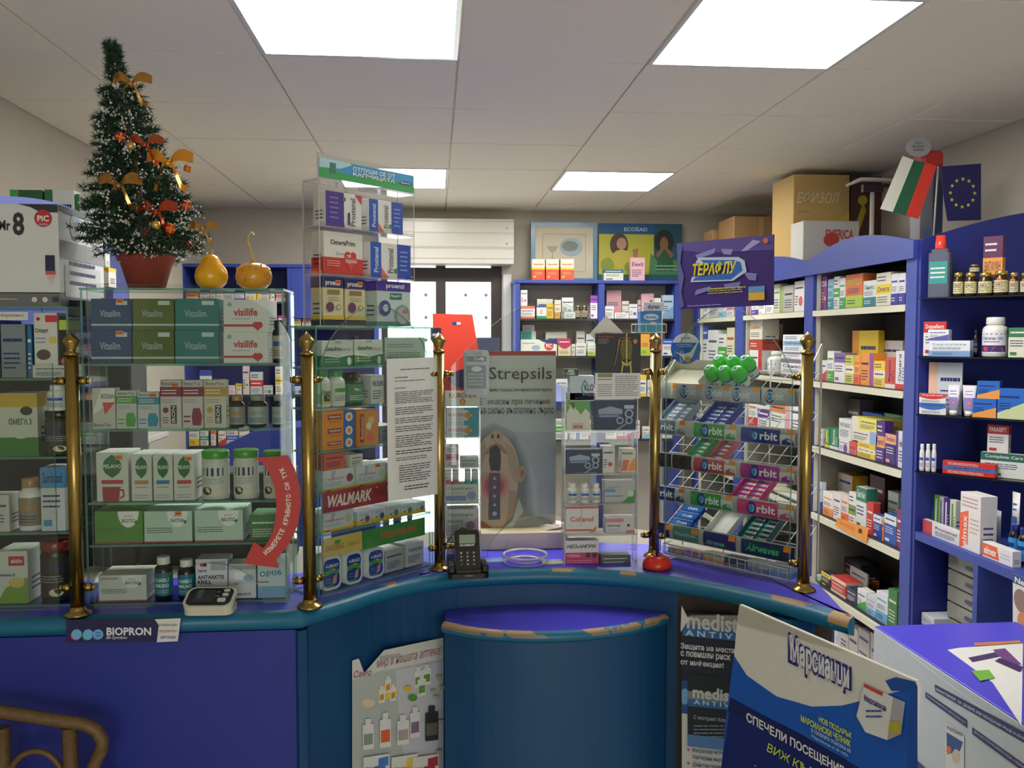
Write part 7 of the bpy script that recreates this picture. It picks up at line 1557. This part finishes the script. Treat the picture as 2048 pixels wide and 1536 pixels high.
pxsheet(FP, [(704, 1640), (886, 1640), (886, 1275), (768, 1300), (728, 1346), (717, 1317), (704, 1321)], ops, 'torn white poster of vitamin bottles on the curved teal panel', 'poster', 'torn_poster', col='d4d2d0')
tq = polyhit(735, 1330, SKo); m = MB('card', 'd8d8d8'); i3 = [FP.hit(x, y) for x, y in ((728, 1346), (768, 1300), (722, 1352), (750, 1348))]
# strip on the left front panel
fb = Frame((-1, 1.7645), (0, 1.7645))
ops = [R(133, 1239, 312, 1284, '14144c', -1), ('p', [(310, 1238), (362, 1236), (356, 1282), (314, 1284), (318, 1250)], 'd8d8d4')]
for x_, c2 in ((154, 'd83c6c'), (177, '3cb06c'), (197, '3c4cc0')): ops += [E(x_-2, 1271, 10, 9, c2), E(x_, 1268, 10.5, 10, '6cb0e0')]
ops += [('p', [(192, 1262), (197, 1265), (203, 1262), (203, 1264), (197, 1267), (192, 1264)], '2c4c98'), ('p', [(192, 1268), (197, 1271), (203, 1268), (203, 1270), (197, 1273), (192, 1270)], '2c4c98'),
  T('BIOPRON', 214, 1254, 303, 1270, 'e4e4ec', 'b', 0), T('IB-Symbio', 213, 1271, 255, 1279, 'd8d8e4', 'i', 0), T('ЗА ВСЕКИ ДЕН', 318, 1247, 354, 1252, '4a4a6c', '', 0), T('РАЗЛИЧНИ', 320, 1259, 354, 1264, 'c84860', '', 0), T('ДРОЖДИ', 322, 1271, 352, 1277, '3c3c90', '', 0)]
pxsheet(fb, [(130, 1285), (357, 1283), (363, 1236), (140, 1239)], ops, 'navy blue strip with white lettering and three blue discs on the counter front', 'strip', 'counter_strip', .001, '14144c', 0, .0001)
# antiviral poster under the right wing
FM = Frame((.535, 1.944), (.69, 1.869))
ops = [('p', [(1358, 1700), (1480, 1700), (1480, 1445), (1358, 1425)], 'c8ccd0'), ('p', [(1358, 1425), (1480, 1445), (1480, 1330), (1358, 1328)], '1c4c90'), ('p', [(1358, 1328), (1480, 1336), (1480, 1200), (1358, 1190)], '0c1428'),
  E(1440, 1262, 86, 54, '24262c'), E(1440, 1264, 84, 50, '84868a'), ('p', [(1358, 1262), (1480, 1276), (1480, 1400), (1358, 1330)], '0c1428'), ('p', [(1362, 1246), (1480, 1258), (1480, 1282), (1366, 1270)], '2c64a8'), ('p', [(1362, 1272), (1480, 1286), (1480, 1400), (1358, 1380)], '0e1a34'), ('p', [(1358, 1360), (1480, 1365), (1480, 1445), (1358, 1425)], '1c4c90'), E(1370, 1392, 10, 16, '6ca8dc'),
  T('medist', 1374, 1222, 1478, 1256, 'c4c6c8', 'b', 10), T('A N T I V I', 1371, 1258, 1476, 1270, 'b8d0e8', 'b', 9), T('Защита на места', 1362, 1284, 1470, 1298, 'd0d4d8', 'b', 10), T('с повишен риск', 1362, 1300, 1462, 1314, 'd0d4d8', 'b', 9), T('от инфекция!', 1362, 1316, 1448, 1330, 'd0d4d8', 'b', 8),
  R(1376, 1345, 1482, 1482, '0c1a2c', 12), R(1376, 1380, 1482, 1398, '84868a', 12), T('medist', 1386, 1370, 1470, 1394, 'c8ccd0', 'b', 9), R(1376, 1396, 1482, 1410, '2c64a8', 10), T('A N T I V', 1388, 1397, 1460, 1406, 'b8d0e8', 'b', 8), T('С екстракт Клозолин', 1388, 1428, 1476, 1438, 'a8b8c8', '', 9), ('l', 1388, 1482, 1476, 1446, 5, '7a8ca0'), R(1376, 1466, 1482, 1490, '4c7cb8', 12),
  T('Изгражда естествена', 1386, 1494, 1476, 1504, '2c3c68', '', 8), T('бактерии върху', 1386, 1507, 1452, 1517, '2c3c68', '', 8), T('Действа превантивно', 1386, 1522, 1474, 1532, '2c3c68', '', 8), T('на развитието', 1386, 1534, 1450, 1544, '2c3c68', '', 6), E(1378, 1497, 2.5, 2.5, 'c03c60'), E(1378, 1524, 2.5, 2.5, 'c03c60')]
ops = [(o[0], [(min(1480, max(1364, x)), max(1230, y)) for x, y in o[1]], *o[2:]) if o[0] == 'p' else o for o in ops]
pxsheet(FM, [(1366, 1700), (1480, 1700), (1480, 1229), (1363, 1226)], ops, 'dark blue antiviral poster with grey lettering under the counter edge', 'poster', 'antiviral_poster', .0015, '0e1a34')
m = MB('card', 'd8d8d8'); a, b = FM.hit(1364, 1210), FM.hit(1362, 1262); zz = FM.hit(1380, 1236); m.prism([(0, 0), (zz[0]-b[0], zz[1]-b[1]), (zz[0]-b[0]-.004, zz[1]-b[1]+.001), (a[0]-b[0], a[1]-b[1])], -.006, -.004, 'y'); tag(m.build('torn_corner', None, FM.at(b[0], 0, b[1]), FM.ang), 'white curled torn corner of the antiviral poster', 'paper')
# big cardboard advert
a = atY(1485, 1208, 1.5); zc_ = a.z; b = atZ(1838, 1360, zc_); FD = Frame((a.x, a.y), (b.x, b.y))
ops = [('p', [(1462, 1400), (1474, 1310), (1500, 1350), (1560, 1392), (1630, 1412), (1690, 1410), (1730, 1400), (1842, 1372), (1842, 1760), (1430, 1760), (1448, 1536)], '1a58b8'), ('p', [(1466, 1396), (1600, 1462), (1842, 1600), (1842, 1760), (1430, 1760), (1448, 1536), (1462, 1440)], '14246c'),
  ('p', [(1480, 1245), (1485, 1210), (1700, 1303), (1600, 1275), (1540, 1262)], 'b8b4a4'), ('p', [(1778, 1360), (1800, 1353), (1838, 1362), (1842, 1372), (1842, 1760), (1810, 1760), (1822, 1560), (1830, 1380), (1790, 1380)], '1c4ca0'), ('p', [(1468, 1394), (1700, 1518), (1720, 1560), (1462, 1420)], '141c58'),
  T('Марсианци', 1583, 1262, 1711, 1338, '2c2c80', 'B', 58), T('Марсианци', 1588, 1268, 1706, 1331, 'dcdce4', 'b', 58),
  T('СПЕЧЕЛИ ПОСЕЩЕНИЕ В', 1500, 1422, 1712, 1444, 'e0e0e8', 'b', 118), T('ВИЖ КЪДЕ', 1541, 1482, 1650, 1504, 'c8d84c', 'i', 62), T('НОВ ПОДАРЪК', 1646, 1430, 1712, 1444, 'c8d850', 'b', 34), T('МАРСИАНСКИ ЧЕЛНИК', 1610, 1427, 1710, 1441, 'c8d850', 'b', 52), T('в големите опаковки на', 1631, 1454, 1710, 1462, 'a8c8e0', '', 42), T('Марсианци от 60 табл.', 1632, 1466, 1706, 1474, 'a8c8e0', '', 40),
  ('p', [(1722, 1430), (1738, 1365), (1796, 1392), (1784, 1478), (1740, 1462)], 'd8d8d8'), ('p', [(1796, 1392), (1820, 1402), (1812, 1466), (1784, 1478)], 'a8a4b0'), ('p', [(1738, 1365), (1776, 1383), (1774, 1390), (1738, 1372)], 'c84048'), T('Марсианци', 1738, 1386, 1782, 1402, '3c3c80', 'b', 22), ('l', 1742, 1436, 1776, 1414, 2, '3c4c98'), ('p', [(1790, 1440), (1812, 1440), (1812, 1466), (1788, 1464)], 'b0a838')]
ops += [E(1480+random.Random(i).random()*300, 1500+random.Random(i+50).random()*120, 1.6, 1.6, '8cb4dc') for i in range(16)]
pxsheet(FD, [(1430, 1760), (1820, 1760), (1842, 1372), (1838, 1360), (1485, 1208), (1479, 1245), (1474, 1310), (1464, 1390), (1448, 1536)], ops, 'large slanting white and blue cardboard advert with bold outlined lettering', 'advert board', 'cardboard_advert', .006, 'dad8d0', 0, .0002)
# table with posters
tb = empty('side_table', 'blue topped table with white printed front panel at the lower right', 'table', (1.29, 2.47, 0)); ZTb = .75
m = MB('worktop'); m.box((0, -1.35, ZTb-.022), (.44, 0, ZTb), ch=.002); m.build('table_top', tb)
for x, y in ((.02, -.04), (.38, -.04), (.02, -1.33), (.38, -1.33)): m = MB('darkframe'); m.box((x, y, 0), (x+.03, y+.03, ZTb-.023)); m.build('leg', tb)
m = MB('card', 'c4ccd0'); m.box((-.004, -1.35, .05), (-.001, -.004, ZTb-.004), 'c4ccd0'); m.build('printed_front', tb)
FTb = Frame((1.285, 2.47), (1.285, 1.1)); ops = [('p', [(1870, 1368), (2060, 1470), (2060, 1492), (1872, 1383)], '2c3468'), T('МАНТИНЕР, ЗА ДОБРЕ ИЗГЛЕЖДАЩИ РЪЦЕ И КРАКА', 1874, 1375, 2058, 1382, 'c8ccd8', 'b', 104), ('p', [(1852, 1383), (1936, 1440), (1936, 1456), (1852, 1395)], '2c3468'), T('ПАРФЮМИРАНА ДЕЗОДОРАНТ', 1855, 1388, 1933, 1393, 'b0b4c4', 'b', 56), ('p', [(1946, 1454), (2060, 1535), (2060, 1552), (1946, 1468)], '2c3468'), T('ВЪЗСТАНОВЯВАЩА СЕРИЯ', 1950, 1460, 2055, 1466, 'b0b4c4', 'b', 76),
  ('p', [(1893, 1446), (1930, 1466), (1930, 1600), (1893, 1600)], 'd8dcdc'), ('p', [(1895, 1464), (1928, 1484), (1922, 1502), (1896, 1508)], '2c4c88'), E(1914, 1512, 8, 14, 'c8c0a4'), E(1900, 1500, 5, 8, 'd87840'), T('МАНТИНЕР', 1896, 1450, 1928, 1458, '5a5c70', '', 16), ('p', [(1836, 1520), (1880, 1560), (1880, 1620), (1836, 1600)], '2c3c80')]
o_ = pxsheet(FTb, [(1822, 1640), (2075, 1800), (2075, 1500), (1822, 1310)], ops, 'pale printed sheet with navy text bars on the side of the table', 'poster', 'printed_sheet', .001, 'c4ccd0', 0)
def tsheet(pts, ops, lab, z, col='d8d8d4'):
    P3 = [atZ(x, y, z) for x, y in pts]; o = P3[0]; m = MB('card'); m.prism([(p.x-o.x, p.y-o.y) for p in P3], 0, .0006, 'z', col)
    for j, (q, c) in enumerate(ops): m.poly([(atZ(x, y, z).x-o.x, atZ(x, y, z).y-o.y, .0008+.0002*j) for x, y in q], c)
    tag(m.build('leaflet_sheet', None, (o.x, o.y, z)), lab, 'leaflet')
tsheet([(2043, 1452), (1985, 1365), (1895, 1300), (1918, 1296), (2046, 1287)], [([(1985, 1300), (2010, 1297), (2044, 1330), (2020, 1332)], '6c3c7c'), ([(1936, 1316), (1990, 1305), (2000, 1314), (1945, 1325)], '3c2c5c')], 'large white leaflet with purple bars spread on the table', ZTb+.0003)
tsheet([(1990, 1356), (1960, 1362), (1942, 1342), (1978, 1340)], [], 'small green paper square on the white leaflet', ZTb+.0022, '6ca83c')
tsheet([(1950, 1292), (1948, 1286), (2040, 1281), (2042, 1286)], [], 'orange brown paper strip at the far edge of the table', ZTb+.0022, 'b87848')
tsheet([(2040, 1344), (1990, 1322), (2000, 1316), (2046, 1334)], [], 'dark violet paper bar on the white leaflet', ZTb+.0022, '3a2458')
# cane chair
cy = 1.70; Wc = lambda px, py: (atY(px, py, cy).x, 0, atY(px, py, cy).z)
ch = empty('cane_chair', 'brown cane chair with rounded back against the counter front', 'chair', (0, cy, 0)); k = MB('rattan')
xR = Wc(206, 1500)[0]; xC = Wc(-60, 1440)[0]; 
P_ = [Wc(205, 1640), Wc(192, 1570), Wc(186, 1536), Wc(203, 1500), Wc(205, 1480), Wc(193, 1460), Wc(168, 1448), Wc(120, 1442), Wc(60, 1432), Wc(0, 1423), Wc(-60, 1419)]
left = [(2*xC-x, 0, z) for x, _, z in P_[:-1]][::-1]
k.tube([(x, y, z) for x, y, z in P_ + left], .0125, 10); k.build('back_rail', ch)
for px in (139, 4):
    x = Wc(px, 1450)[0]
    for xx in ({x, 2*xC-x}): k = MB('rattan'); k.tube([(xx, 0, Wc(px, 1444)[2]-.01), (xx, .002, .46)], .0135, 10); k.build('back_post', ch)
k = MB('rattan'); cxx = Wc(70, 1500)[0]; rr_ = (Wc(125, 1)[0]-Wc(10, 1)[0])/2; k.tube([(cxx+rr_*math.cos(PI*i/12), 0, Wc(0, 1536)[2]-.03+.052*math.sin(PI*i/12)*1.15) for i in range(13)], .006, 8); k.build('inner_hoop', ch)
xa, xb = Wc(205, 1)[0], 2*xC-Wc(205, 1)[0]
for xx in (xa, xb):
    k = MB('rattan'); k.tube([(xx, 0, P_[0][2]), (xx, 0, .3), (xx, .01, .0)], .0135, 10); k.build('leg', ch); k = MB('rattan'); k.tube([(xx, -.42, .46), (xx, -.43, .0)], .0135, 10); k.build('leg', ch)
k = MB('rattan'); k.prism(rrect(xb, -.44, xa, .02, .05), .44, .465, 'z'); k.build('seat', ch)
